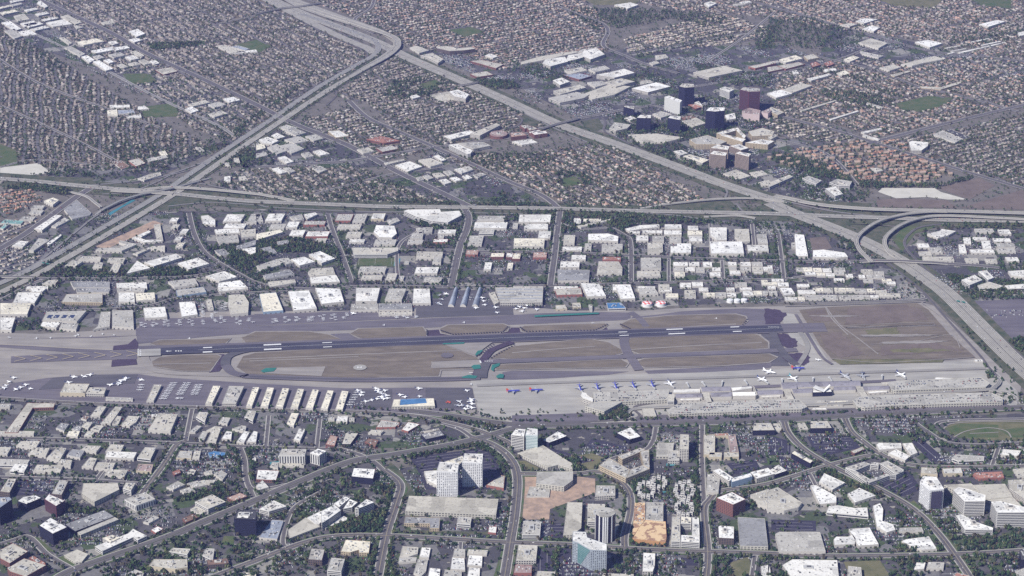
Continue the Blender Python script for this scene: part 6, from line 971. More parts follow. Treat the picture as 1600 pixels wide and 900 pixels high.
for key, (s, ang, pal, dens) in ZONES.items():
    P = pts(s); W = zone_pts(P); mark(P, 1, grid=RES); a = R(ang); ca, sa = math.cos(a), math.sin(a)
    Q = [(x * ca + y * sa, -x * sa + y * ca) for x, y in W]; x0, x1 = min(q[0] for q in Q), max(q[0] for q in Q); y0, y1 = min(q[1] for q in Q), max(q[1] for q in Q)
    y = y0 + random.uniform(0, 30); pitch = 51 if pal != 'r' else 44
    while y < y1:
        wob = random.uniform(0, 6.28); amp = random.uniform(2, 10); wl = random.uniform(260, 600)
        fy = lambda x_: y + amp * math.sin(x_ / wl * 6.28 + wob)
        xs = np.arange(x0, x1, 12.6 if pal != 'r' else 12); xs = xs + rng.uniform(-1, 1, len(xs))
        gx = np.arange(x0, x1, 25)
        for u, v in zip(gx[:-1], gx[1:]):                  # street pieces inside the estate
            A = (u, fy(u)); B = (v, fy(v)); m_ = ((u + v) / 2, fy((u + v) / 2)); wx, wy = m_[0] * ca - m_[1] * sa, m_[0] * sa + m_[1] * ca
            if inpoly(np.array([wx]), np.array([wy]), W)[0] and occ(np.array([wx]), np.array([wy]))[0] == 0:
                tr = lambda x_, y_: (x_ * ca - y_ * sa, x_ * sa + y_ * ca)
                q = [tr(A[0], A[1] - 5), tr(B[0], B[1] - 5), tr(B[0], B[1] + 5), tr(A[0], A[1] + 5)]; street.sheet(q, .82); mark([tuple(float(t) for t in PX(*p_)) for p_ in q], 6)
        for sd in (-1, 1):
            for x in xs:
                if random.random() < .12: continue
                yy = fy(x) + sd * random.uniform(12, 17.5); x = x + random.uniform(-4, 4); wx, wy = x * ca - yy * sa, x * sa + yy * ca; HL.append((wx, wy, a + (math.pi / 2 if random.random() < .35 else 0) + random.uniform(-.05, .05), key))
        y += pitch * random.uniform(.94, 1.06)
    for x in np.arange(x0 + random.uniform(40, 150), x1, 210):     # cross streets
        gy = np.arange(y0, y1, 25)
        for u, v in zip(gy[:-1], gy[1:]):
            wx, wy = x * ca - (u + v) / 2 * sa, x * sa + (u + v) / 2 * ca
            if inpoly(np.array([wx]), np.array([wy]), W)[0] and occ(np.array([wx]), np.array([wy]))[0] in (0, 6):
                q = [((x - 4.5) * ca - u * sa, (x - 4.5) * sa + u * ca), ((x + 4.5) * ca - u * sa, (x + 4.5) * sa + u * ca), ((x + 4.5) * ca - v * sa, (x + 4.5) * sa + v * ca), ((x - 4.5) * ca - v * sa, (x - 4.5) * sa + v * ca)]
                street.sheet(q, .90); mark([tuple(float(t) for t in PX(*p_)) for p_ in q], 6)
tag(street.build('residential_street', mat('street_mat', (.155, .147, .152), .9, .2, .3, .05)), kind='structure')
HA = np.array([h[:3] for h in HL]); keys = [h[3] for h in HL]; hx, hy = PX(HA[:, 0], HA[:, 1])
keep = (occ(HA[:, 0], HA[:, 1]) == 0) & (occ(HA[:, 0], HA[:, 1], RES) == 1) & (hx > -5) & (hx < 1605) & (hy > -12)
for dx, dy in ((6, 0), (-6, 0), (0, 5), (0, -5)): keep &= np.isin(occ(HA[:, 0] + dx, HA[:, 1] + dy), (0,))
idx = np.nonzero(keep)[0]; print('houses', len(idx))
cols = np.array([random.choice(PAL[ZONES[keys[i]][2]]) for i in idx]); cols *= rng.uniform(.5, 1.08, (len(idx), 1)) * np.array([1.03, .98, .92])
red = np.array([ZONES[keys[i]][2] == 'r' for i in idx])
scl = np.stack([rng.uniform(8.5, 14, len(idx)), rng.uniform(7, 11, len(idx)), np.where(rng.random(len(idx)) < .25, 8.0, 5.4)], -1); scl[red, 2] = 8.5
loc = np.stack([HA[idx, 0], HA[idx, 1], np.full(len(idx), .1)], -1); angs = HA[idx, 2]
order = np.argsort(-hy[idx]); near = order[:300]; far = order[300:]
mass('house_mass', HV, HF, loc[far], angs[far], scl[far], cols[far], 'mass_roof', 'thousands of small low houses filling the estates behind the airport', HC)
def colour_word(c):
    r_, g_, b_ = c
    if r_ > 1.5 * b_: return 'orange-red roofed'
    if max(c) > .54: return 'white-roofed'
    if r_ > 1.18 * b_ and r_ > .3: return 'tan-roofed'
    if max(c) < .27: return 'dark-roofed'
    return 'grey-roofed'
hw = MB(); 
for f in HF[:4]: hw.face([HV[i] for i in f])
hr = MB()
for f in HF[4:]: hr.face([HV[i] for i in f])
ho = empty('house'); w_ = hw.build('wall', 'wall_p', ho); r_ = hr.build('roof', 'tint_roof', ho); CHILD['house'] = [w_, r_]; first = True
for i in near:
    if first: o = ho; first = False; ch = CHILD['house']
    else:
        o = ho.copy(); COL.objects.link(o); ch = []
        for c_ in CHILD['house']: d = c_.copy(); COL.objects.link(d); d.parent = o; ch.append(d)
    o.location = loc[i]; o.rotation_euler = (0, 0, angs[i]); o.scale = scl[i]; ch[1].color = (*cols[i], 1)
    LAB.append([o, float(hx[idx[i]]), float(hy[idx[i]]), 'small ' + colour_word(cols[i]) + ' house', 'house', 'houses of the estates below the far freeways'])
for h_ in idx: RES  # houses claim their ground
hxx, hyy = hx[idx], hy[idx]
for a_, b_ in zip(hxx, hyy):
    xi, yi = int(a_), int(b_)
    if 1 <= xi < 1598 and 1 <= yi < 898: OCC[yi, xi - 1:xi + 2] = 7
# ================================================================ CARS
CARV = [(-2.3, -.92, .25), (2.3, -.92, .25), (2.3, .92, .25), (-2.3, .92, .25), (-2.3, -.92, .85), (2.3, -.9, .78), (2.3, .9, .78), (-2.3, .92, .85), (-1.7, -.85, .9), (1.0, -.85, .88), (1.0, .85, .88), (-1.7, .85, .9), (-1.2, -.72, 1.45), (.35, -.72, 1.45), (.35, .72, 1.45), (-1.2, .72, 1.45)]
CARF = [(0, 1, 5, 4), (1, 2, 6, 5), (2, 3, 7, 6), (3, 0, 4, 7), (4, 5, 6, 7), (8, 9, 13, 12), (9, 10, 14, 13), (10, 11, 15, 14), (11, 8, 12, 15), (12, 13, 14, 15)]
CC = np.array([[1, 1, 1, 0]] * 5 + [[.04, .045, .055, 1]] * 4 + [[1, 1, 1, 0]])
CPAL = [(.70, .70, .69)] * 4 + [(.42, .43, .44)] * 4 + [(.05, .05, .055)] * 5 + [(.16, .17, .18)] * 3 + [(.30, .04, .04), (.05, .08, .22), (.35, .31, .24), (.10, .14, .12)]
cars = []
for q, wd, tr, cr, H, z in ROADLINES:                       # traffic on the roads
    if not cr: continue
    D = 0; nxt = random.uniform(10, 60)
    for i in range(len(q) - 1):
        L_ = math.hypot(q[i + 1][0] - q[i][0], q[i + 1][1] - q[i][1])
        while nxt < D + L_:
            t = (nxt - D) / L_; a = math.atan2(q[i + 1][1] - q[i][1], q[i + 1][0] - q[i][0]); sd = random.choice((-1, 1)); off = sd * random.uniform(.12, .42) * wd; off = (round(off / 3.6 - .5) + .5) * 3.6 if wd > 10 else sd * wd * .22
            off = max(-wd * .42, min(wd * .42, off)); x = q[i][0] + (q[i + 1][0] - q[i][0]) * t - math.sin(a) * off; y = q[i][1] + (q[i + 1][1] - q[i][1]) * t + math.cos(a) * off
            cars.append((x, y, z + H[i] + (H[i + 1] - H[i]) * t + .02, a + (math.pi if sd > 0 else 0))); nxt += random.expovariate(1) * 260 / cr + 7
        D += L_
LOTZ = [('-20,622 1620,622 1620,905 -20,905', 0, .5), ('0,340 290,330 800,334 1240,342 1350,370 1450,470 1180,474 840,490 500,492 0,518', 0, .30), ('440,345 360,215 470,190 540,225 620,260 560,262 380,262 330,290', 33, .2), ('780,120 980,75 1220,70 1300,100 1210,130 1215,165 1200,215 1340,325 1200,300 960,215', 33, .55), ('600,285 690,232 720,262 790,285 740,325', 33, .2), ('1395,405 1450,360 1620,345 1620,400 1500,470', 0, .4), ('0,0 60,-10 400,165 350,205 60,75', 33, .2), ('640,75 800,95 880,115 780,130', 33, .5), ('1300,40 1620,100 1620,130 1280,88', 33, .4)]
def nz(x, y): return (math.sin(x * .013 + 1.7) * math.sin(y * .011 + .6) + math.sin(x * .031 + y * .017) * .7 + math.sin(x * .007 - y * .023 + 2) * .8) / 2.5
for s, ang, dens in LOTZ:
    P = pts(s); W = zone_pts(P); a = R(ang); ca, sa = math.cos(a), math.sin(a); Q = [(x * ca + y * sa, -x * sa + y * ca) for x, y in W]
    x0, x1 = min(q[0] for q in Q), max(q[0] for q in Q); y0, y1 = min(q[1] for q in Q), max(q[1] for q in Q)
    gx = np.arange(x0, x1, 2.9); gy = np.concatenate([[v, v + 5.2] for v in np.arange(y0, y1, 17.5)])
    X, Y = np.meshgrid(gx, gy); X = X.ravel(); Y = Y.ravel(); wx, wy = X * ca - Y * sa, X * sa + Y * ca
    nzv = (np.sin(wx * .013 + 1.7) * np.sin(wy * .011 + .6) + np.sin(wx * .031 + wy * .017) * .7 + np.sin(wx * .007 - wy * .023 + 2) * .8) / 2.5
    k = inpoly(wx, wy, W) & (occ(wx, wy) == 0) & (rng.random(len(X)) < dens * 2.4 * np.clip(nzv * 2.2 - .25, 0, 1))
    for x, y in zip(wx[k], wy[k]): cars.append((x, y, .85, a + math.pi / 2 + (math.pi if random.random() < .5 else 0)))
def lot(P, n, z, ang=90, fill=.6):
    W = [U(x, y, z) for x, y in P]; wi = inset(W, 3); a = R(ang - 90); ca, sa = math.cos(a), math.sin(a); Q = [(x * ca + y * sa, -x * sa + y * ca) for x, y in W]
    x0, x1 = min(q[0] for q in Q), max(q[0] for q in Q); y0, y1 = min(q[1] for q in Q), max(q[1] for q in Q); got = 0
    rows = [v + e for v in np.arange(y0 + 6, y1, 17) for e in (-2.6, 2.6)]; random.shuffle(rows)
    cand = []
    for yr in rows:
        p_ = random.uniform(.15, 1) * fill * 1.5
        for x in np.arange(x0, x1, 2.8):
            if random.random() < p_ * (.5 + .5 * math.sin(x * .05 + yr)): cand.append((x, yr))
    random.shuffle(cand)
    for x, yr in cand:
        if got >= n: break
        wx, wy = x * ca - yr * sa, x * sa + yr * ca
        if inpoly(np.array([wx]), np.array([wy]), wi)[0]: cars.append((wx, wy, z + .05, a + math.pi / 2 + random.choice((0, math.pi)))); got += 1
for (P, h), n in zip(GAR, (170, 0, 520, 520, 200)): lot(P, n, h)
lot([(1345, 645), (1540, 640), (1540, 644), (1345, 650)], 60, .9); lot(fr(3, 2, '1340,130 1600,130 1600,180 1400,190'), 160, 1.0); lot(fr(2, 3, '470,60 720,50 760,110 560,140'), 60, .9); lot(fr(3, 3, '250,40 500,20 530,90 330,130'), 60, .9); lot(fr(2, 0, '240,610 620,640 560,700 380,710'), 500, .8, 33); lot(fr(2, 0, '0,560 150,560 220,650 60,640'), 130, .8, 33); lot(fr(2, 0, '640,600 800,590 860,640 640,650'), 160, .8, 33); lot(fr(1, 0, '1200,420 1330,400 1400,450 1300,480 1240,440'), 150, .8, 33); lot(fr(1, 2, '570,690 680,640 700,750 570,750'), 60, ZA); lot(fr(2, 3, '1450,50 1560,120 1560,200 1450,150'), 120, .9); lot(fr(2, 3, '900,210 1150,200 1150,270 900,270'), 90, .9); lot(fr(0, 2, '150,820 310,760 300,880 150,880'), 60, .9)
CA = np.array(cars); cxp, cyp = PX(CA[:, 0], CA[:, 1], CA[:, 2]); ok = (cxp > -3) & (cxp < 1603) & (cyp > -3) & (cyp < 903); CA = CA[ok]; cxp = cxp[ok]; cyp = cyp[ok]
_, ui = np.unique(np.round(CA[:, :2] / 2.6).astype(int), axis=0, return_index=True); CA = CA[ui]; cxp = cxp[ui]; cyp = cyp[ui]; print('cars', len(CA))
ccol = np.array([random.choice(CPAL if z_ < 10 else CPAL[2:]) for z_ in CA[:, 2]]); order = np.argsort(-cyp); near, far = order[:300], order[300:]
ang_ = CA[:, 3]; one = np.ones((len(CA), 3)); one[:, 2] = rng.uniform(1, 1.25, len(CA))
mass('car_mass', CARV, CARF, CA[far, :3], ang_[far], one[far], ccol[far], 'mass_car', 'countless distant cars parked in lots and driving on the roads', CC)
cb = MB()
for f in CARF[:5] + CARF[9:]: cb.face([CARV[i] for i in f])
for f in CARF[5:9]: cb.face([CARV[i] for i in f], 1)
co = cb.build('parked_car', ['tint_car', 'window_glass'])
for k, i in enumerate(near):
    o = co if k == 0 else co.copy()
    if k: COL.objects.link(o)
    o.location = CA[i, :3]; o.rotation_euler = (0, 0, ang_[i]); o.color = (*ccol[i], 1); c = ccol[i]
    wd_ = 'white' if c[0] > .7 else 'silver' if c[0] > .4 else 'red' if c[0] > .25 and c[1] < .1 else 'beige' if c[0] > .3 else 'blue' if c[2] > .2 and c[0] < .1 else 'dark grey' if c[0] > .12 else 'green' if c[1] > .12 else 'black'
    LAB.append([o, float(cxp[i]), float(cyp[i]), wd_ + ' car', 'car', 'cars in the foreground streets and lots'])
# ================================================================ TREES
def crown_proto(nf, seed, tall=1.0):
    r = np.random.default_rng(seed); v = []; f = []
    lobes = [(r.normal(0, .38), r.normal(0, .38), r.uniform(.42, .86), r.uniform(.34, .55)) for _ in range(5)]
    for k in range(nf):
        cx, cy, cz, rad = lobes[k % 5]; d = r.normal(size=3); d /= np.linalg.norm(d); d[2] = abs(d[2]) * .9 - .15; c = np.array([cx, cy, cz * tall]) + d * rad * r.uniform(.75, 1.05) * np.array([1, 1, .6])
        t1 = np.cross(d, r.normal(size=3)); t1 /= np.linalg.norm(t1); t2 = np.cross(d, t1); s = r.uniform(.22, .36); b = len(v)
        for a, e in ((1, .3), (.2, 1), (-1, .1), (-.1, -.9)): v.append(tuple(c + t1 * a * s + t2 * e * s + d * r.uniform(-.05, .05)))
        f.append((b, b + 1, b + 2, b + 3))
    return v, f
def trunk_faces(v, f):
    b = len(v); r = .07
    for z, q in ((0, r), (.6, r * .6)):
        for a in range(4): v.append((q * math.cos(a * 1.57), q * math.sin(a * 1.57), z))
    for a in range(4): f.append((b + a, b + (a + 1) % 4, b + 4 + (a + 1) % 4, b + 4 + a))
trees = []   # x, y, radius, height
def addt(x, y, r, h): trees.append((x, y, r, h))
for q, wd, tr, cr, H, z in ROADLINES:
    if not tr: continue
    for sd in (-1, 1):
        D = 0; nxt = 5
        for i in range(len(q) - 1):
            L_ = math.hypot(q[i + 1][0] - q[i][0], q[i + 1][1] - q[i][1])
            while nxt < D + L_:
                t = (nxt - D) / L_; a = math.atan2(q[i + 1][1] - q[i][1], q[i + 1][0] - q[i][0]); off = sd * (wd / 2 + random.uniform(5, 11)); x = q[i][0] + (q[i + 1][0] - q[i][0]) * t - math.sin(a) * off; y = q[i][1] + (q[i + 1][1] - q[i][1]) * t + math.cos(a) * off
                if random.random() < .85: addt(x, y, random.uniform(3.2, 6), random.uniform(6, 12))
                nxt += random.uniform(9, 19)
            D += L_
# wooded strips: polygons in the photo, stems per hectare, crown radius, height
WOOD = ['320,390 460,372 560,395 560,402 450,395 400,408 350,400|150 5 11', '1000,330 870,330 760,338 760,346 860,348 1000,340|90 5 10', '860,350 960,337 1000,340 975,355 960,350 880,365|150 5 11', '940,352 1000,335 1120,345 1120,352 1000,350 975,375 955,365|90 5 10', '600,103 735,133 830,185 600,120|20 4 8', '615,128 660,122 700,133 690,140 720,140 715,145 610,160 600,150|90 5 11', '740,126 800,128 815,140 760,140|150 6 12', '480,130 430,165 370,215 360,208 460,140|110 5 10', '600,78 617,85 560,125 520,145 470,180 440,205 430,205 520,138|50 4 8', '240,275 355,232 365,215 345,212 250,262|50 5 9',
 '815,110 900,100 945,80 950,72 985,85 960,75 940,85 900,95 850,105|90 5 11', '880,15 1000,15 1110,22 1140,30 1120,45 1050,30 1000,40 960,45 930,50 900,30|60 5 11', '1200,30 1280,28 1355,52 1350,62 1310,78 1230,75 1200,60|50 5 11', '975,90 1030,80 1120,55 1150,60 1060,75 1000,90|80 5 10', '1180,50 1210,40 1210,75 1180,80|100 5 10', '1380,70 1480,75 1500,50 1600,45 1600,60 1480,82|40 5 9', '1270,110 1330,125 1390,150 1480,165 1400,150 1350,125 1300,108|90 5 10', '1290,140 1370,150 1400,160 1360,172 1280,150|110 5 10', '1205,240 1280,255 1330,282 1400,290 1475,290 1520,275 1520,282 1470,296 1370,298 1330,290 1270,272 1210,255|260 4 12', '1240,262 1300,270 1360,300 1350,320 1270,312 1210,290|70 5 10',
 '1010,300 1100,335 860,330 880,320|15 4 8', '950,205 1000,200 1060,225 1100,255 1180,280 1160,290 1050,255 990,235|80 5 10', '960,180 1060,195 1130,205 1120,230 1000,215|90 5 11', '1380,200 1490,225 1600,240 1600,230 1420,205|30 4 8', '40,290 110,297 105,307 60,300 0,295|220 6 11', '45,262 140,268 145,280 60,275 0,275|80 5 10', '0,262 170,283 230,270 200,268 100,278|40 5 9', '170,220 250,230 300,240 330,228 250,262 170,268|60 5 9', '280,295 440,300 440,308 330,310 280,300|10 4 8', '400,312 700,316 700,319 400,316|20 5 8', '430,300 720,318 900,322 900,325 700,322 430,305|130 5 9', '1000,322 1100,330 1200,330 1060,336|50 5 9', '1100,345 1300,355 1340,385 1330,390 1290,365 1100,352|60 4 8', '1210,395 1240,400 1330,410 1340,400 1300,385 1320,375 1345,392 1350,408 1240,408|70 5 9', '1440,350 1480,352 1620,345 1620,355 1480,360 1430,372|40 5 9', '1475,430 1600,440 1600,470 1520,468 1490,445|200 4 8', '1465,390 1600,385 1600,345 1500,350 1440,375|35 4 8', '1525,470 1620,465 1620,468 1520,472|90 4 8', '1500,540 1520,550 1545,590 1560,620 1590,625 1580,600 1600,590 1600,535 1585,530 1560,510 1500,510 1470,500|18 4 8', '1575,530 1620,525 1620,560 1590,548|200 5 9', '1530,565 1555,575 1560,600 1545,600|90 5 9', '1550,615 1600,615 1600,632 1560,632|100 4 8',
 '935,655 962,638 985,640 990,655 960,665 925,664|260 5 10', '660,645 720,650 775,660 850,668 800,675 740,665 680,660|110 5 9', '735,655 800,665 920,668 900,662 800,655|60 4 8', '430,452 560,455 560,480 545,485 540,455|30 4 8', '330,400 370,395 430,412 520,395 540,410 450,415 400,440 370,425|80 5 11', '0,505 60,500 130,520 60,520|50 5 9', '180,420 240,425 300,428 300,434 180,433 100,440 90,430|110 5 9', '230,420 300,418 310,430 230,432|160 5 9', '70,410 180,422 190,432 60,430|90 5 9', '640,398 660,375 720,370 700,390|40 5 9', '650,340 700,350 720,352 715,362 680,360 640,350|150 5 9', '0,500 20,465 60,450 100,440 90,450 40,480|70 5 9',
 '626,742 620,735 645,765 655,775 650,795 640,785 625,760|220 4 9', '625,715 735,694 760,700 790,735 795,745 785,740 765,708 735,700 630,720|240 4 9', '628,770 740,768 800,780 790,830 640,832 625,800|14 5 9', '500,745 600,752 610,770 600,835 540,840 500,800 450,770|40 6 10', '520,740 550,745 600,760 620,770 600,790 590,760|120 6 11', '505,820 560,815 600,800 620,810 590,838 510,835|190 7 12', '400,740 470,735 530,720 560,725 500,745 410,765|45 5 9', '270,780 350,760 350,780 270,785|180 5 9', '100,790 160,800 180,810 90,800|180 5 11', '180,790 210,812 190,820 170,800|70 5 10', '260,700 270,745 360,750 400,770 400,790 350,790 270,745|60 5 10', '270,690 400,700 400,760 360,745 330,700|60 5 10',
 '150,870 250,850 370,820 400,835 400,905 150,905|42 6 10', '400,830 420,810 480,790 520,800 430,838|60 5 9', '60,830 110,870 200,865 280,835 150,880|40 5 9', '390,860 440,850 500,850 600,850 600,905 380,905|40 5 9', '575,865 610,850 620,905 575,905|150 5 9', '980,742 1075,745 1080,800 1045,805 1040,785 985,770|90 4 8', '1080,745 1100,745 1103,800 1085,810|230 5 10', '1190,755 1215,790 1170,800 1150,770|80 5 9', '800,720 830,735 900,735 900,720 890,712|60 5 9', '890,720 900,715 915,740 895,742|200 6 10', '970,860 1000,850 1040,880 1060,905 930,905|60 5 9', '865,850 875,850 872,905 860,905|240 4 8', '985,740 1000,738 1010,770 990,780|120 5 9',
 '1110,868 1200,872 1240,905 1110,905|90 6 10', '1262,725 1300,728 1350,755 1380,775 1370,785 1320,760 1265,740|230 5 9', '1280,770 1300,780 1330,800 1370,790 1380,800 1300,810 1280,790|100 5 8', '1400,790 1430,830 1480,860 1460,870 1420,850 1400,820|120 5 9', '1440,800 1490,815 1540,845 1600,850 1600,860 1500,862 1470,840|100 5 10', '1540,815 1600,825 1600,855 1530,850|120 5 9', '1380,670 1450,680 1500,700 1620,695 1620,725 1540,728 1540,700 1450,700|50 5 10', '1450,675 1500,692 1620,690 1620,698 1480,700|150 5 9', '1110,680 1190,700 1230,720 1200,730|25 4 8', '1400,855 1470,862 1440,905 1390,905|90 6 11', '1490,870 1600,865 1600,905 1520,905|60 6 10', '1200,868 1300,872 1300,878 1200,876|100 4 8', '360,470 420,470 410,490 360,490|8 4 8',
 '800,330 880,332 890,345 800,335|20 5 8', '780,300 850,318 880,335 830,335 760,320|70 6 10', '700,245 800,240 870,240 850,270 760,265|60 5 9', '1000,255 1040,262 1100,300 1050,290|10 4 8', '870,268 920,275 925,290 870,290|120 6 11', '350,225 420,235 430,262 370,262 330,262|80 6 10', '420,210 480,220 530,230 480,240 430,235|40 5 9', '500,285 600,278 640,300 560,305|40 5 9', '930,120 1010,110 1080,140 1040,150 960,135|60 5 10', '1080,100 1210,120 1200,140 1110,130|70 5 10', '1040,150 1060,195 1110,210 1200,210 1200,180 1100,150|50 5 10', '0,60 60,72 110,110 80,115 20,75|40 5 9', '230,70 320,66 320,72 240,80|220 5 11', '0,235 60,230 60,262 0,262|50 5 9', '800,95 860,105 900,125 860,125 790,112|60 5 10', '60,345 100,300 60,312|0 5 9', '150,345 200,370 180,360|0 5 9', '130,340 240,345 260,330 150,400 40,440 30,430 90,395|10 4 7', '1560,405 1620,408 1620,430 1560,425|60 5 9']
for s in WOOD:
    a, b = s.split('|'); P = pts(a); d, r, h = map(float, b.split()); W = zone_pts(P)
    ar = abs(area2(W)) / 2 / 1e4; xs = [p[0] for p in W]; ys = [p[1] for p in W]; bb = (max(xs) - min(xs)) * (max(ys) - min(ys)) / 1e4; n = int(bb * d)
    X = rng.uniform(min(xs), max(xs), n); Y = rng.uniform(min(ys), max(ys), n); k = inpoly(X, Y, W)
    for x, y in zip(X[k], Y[k]): addt(x, y, r * random.uniform(.65, 1.2), h * random.uniform(.7, 1.25))
def scatter(x0, y0, x1, y1, n, r, h, test=None):
    px_ = rng.uniform(x0, x1, n); py_ = rng.uniform(y0, y1, n)
    for a, b in zip(px_, py_):
        if test is None or test(a, b): addt(*U(a, b), r * random.uniform(.6, 1.25), h * random.uniform(.7, 1.25))
resmask = lambda a, b: RES[min(899, max(0, int(b))), min(1599, max(0, int(a)))] == 1
scatter(0, -6, 1600, 345, 60000, 4.3, 7.5, resmask)
scatter(0, 0, 1600, 335, 11000, 4.6, 8.5, lambda a, b: not resmask(a, b)); scatter(0, 335, 1450, 490, 4200, 3.6, 7); scatter(0, 640, 1600, 900, 4200, 4.2, 7.5)
TA = np.array(trees); tx, ty = PX(TA[:, 0], TA[:, 1]); o_ = occ(TA[:, 0], TA[:, 1]); k = ((o_ == 0) | ((o_ == 4) & (ty > 634) & (ty < 670)) | ((o_ == 4) & (tx > 1535) & (ty > 565)) | ((o_ == 7) & (rng.random(len(TA)) < .5)) | ((o_ == 6) & (rng.random(len(TA)) < .6))) & (tx > -8) & (tx < 1608) & (ty < 912) & (ty > -10)
TA, tx, ty = TA[k], tx[k], ty[k]; print('trees', len(TA))
LPAL = np.array([(.034, .058, .028), (.042, .072, .032), (.052, .086, .034), (.070, .098, .040), (.045, .058, .034), (.085, .095, .045), (.034, .064, .036), (.075, .066, .044)])
tcol = LPAL[rng.integers(0, len(LPAL), len(TA))] * rng.uniform(.95, 1.75, (len(TA), 1)); order = np.argsort(-ty); near, far = order[:300], order[300:]; tang = rng.uniform(0, 6.28, len(TA)); tl = np.stack([TA[:, 0], TA[:, 1], np.full(len(TA), .2)], -1); ts = np.stack([TA[:, 2], TA[:, 2], TA[:, 3]], -1)
V1, F1 = [], []
kinds = rng.integers(0, 4, len(TA)) + np.where(ty < 345, 4, 0)
mv = []
for kd in range(8):
    v, f = crown_proto(32 if kd < 4 else 13, 40 + kd)
    if kd > 3: v = [(p[0] * 1.1, p[1] * 1.1, p[2]) for p in v]; c0_ = np.mean(v, 0); v = [tuple(p) for p in v]
    trunk_faces(v, f); fc = np.ones((len(f), 4)); fc[:, 3] = 0; fc[:len(f) - 4, :3] *= rng.uniform(.7, 1.35, (len(f) - 4, 1)); fc[-4:] = (.12, .09, .07, 1)
    sel = far[kinds[far] == kd]; mv.append(mass('tree_mass', v, f, tl[sel], tang[sel], ts[sel], tcol[sel], 'mass_leaf', 'x', fc))
# one object holds all far trees: join the four kinds
me_all = mv[0]
ctx = {'active_object': me_all, 'selected_editable_objects': [m for m in mv if m], 'selected_objects': [m for m in mv if m], 'object': me_all}
with bpy.context.temp_override(**ctx): bpy.ops.object.join()
me_all['label'] = 'thousands of small dark green trees between the distant houses, roads and warehouses'
TP = []
for kd in range(4):
    v, f = crown_proto(110, 80 + kd); v = [tuple(p_) for p_ in v]; mb = MB()
    for q in f: mb.face([(v[i][0] * .8, v[i][1] * .8, v[i][2]) for i in q])
    root = empty('tree'); cr_ = mb.build('crown', 'tint_leaf', root); mb = MB(); n6 = [(math.cos(a * 1.047), math.sin(a * 1.047)) for a in range(6)]
    for i in range(6):
        a, b = n6[i], n6[(i + 1) % 6]; mb.face([(a[0] * .07, a[1] * .07, 0), (b[0] * .07, b[1] * .07, 0), (b[0] * .03, b[1] * .03, .75), (a[0] * .03, a[1] * .03, .75)])
    for ex, ey in ((.4, .2), (-.35, .3), (.05, -.42)): mb.face([(.03, .02, .4), (-.03, -.02, .4), (ex, ey, .72)]); mb.face([(.0, .03, .4), (.0, -.03, .43), (ex, ey, .72)])
    tk = mb.build('trunk', 'wall_n', root); TP.append((root, cr_, tk, [True]))
for i in near:
    root, cr_, tk, fst = TP[kinds[i]]
    if fst[0]: o, c_ = root, cr_; fst[0] = False
    else: o = root.copy(); COL.objects.link(o); c_ = cr_.copy(); COL.objects.link(c_); c_.parent = o; t_ = tk.copy(); COL.objects.link(t_); t_.parent = o
    o.location = tl[i]; o.rotation_euler = (0, 0, tang[i]); o.scale = ts[i]; c_.color = (*tcol[i], 1); c = tcol[i]
    sz = 'large' if TA[i, 2] > 5 else 'small' if TA[i, 2] < 3.2 else 'round'; wd_ = 'olive' if c[1] < 1.15 * c[0] else 'dark green' if c[1] < .085 else 'green'
    LAB.append([o, float(tx[i]), float(ty[i]), f'{sz} {wd_} tree', 'tree', 'trees in the foreground streets and lots'])
for root, cr_, tk, fst in TP:
    if fst[0]: [bpy.data.objects.remove(x) for x in (cr_, tk, root)]
# ================================================================ HAZE
mb = MB(); mb.box(-9500, -6200, -1, 9500, 15000, 2520); hz = mb.build('haze', MATS['white_paint']); hm = bpy.data.materials.new('haze_air'); hm.use_nodes = True; t = hm.node_tree; t.nodes.clear()
ou = t.nodes.new('ShaderNodeOutputMaterial'); pv_ = t.nodes.new('ShaderNodeVolumePrincipled'); pv_.inputs['Color'].default_value = (.34, .40, .98, 1); pv_.inputs['Density'].default_value = HAZE; pv_.inputs['Anisotropy'].default_value = 0.0
t.links.new(pv_.outputs[0], ou.inputs['Volume']); hz.data.materials.clear(); hz.data.materials.append(hm); tag(hz, 'thin bluish haze over the whole valley', None, None, 'stuff')
for o, x, y in JB: LAB.append([o, x, y, 'grey boarding bridge', 'boarding bridge', 'boarding bridges along the terminal'])
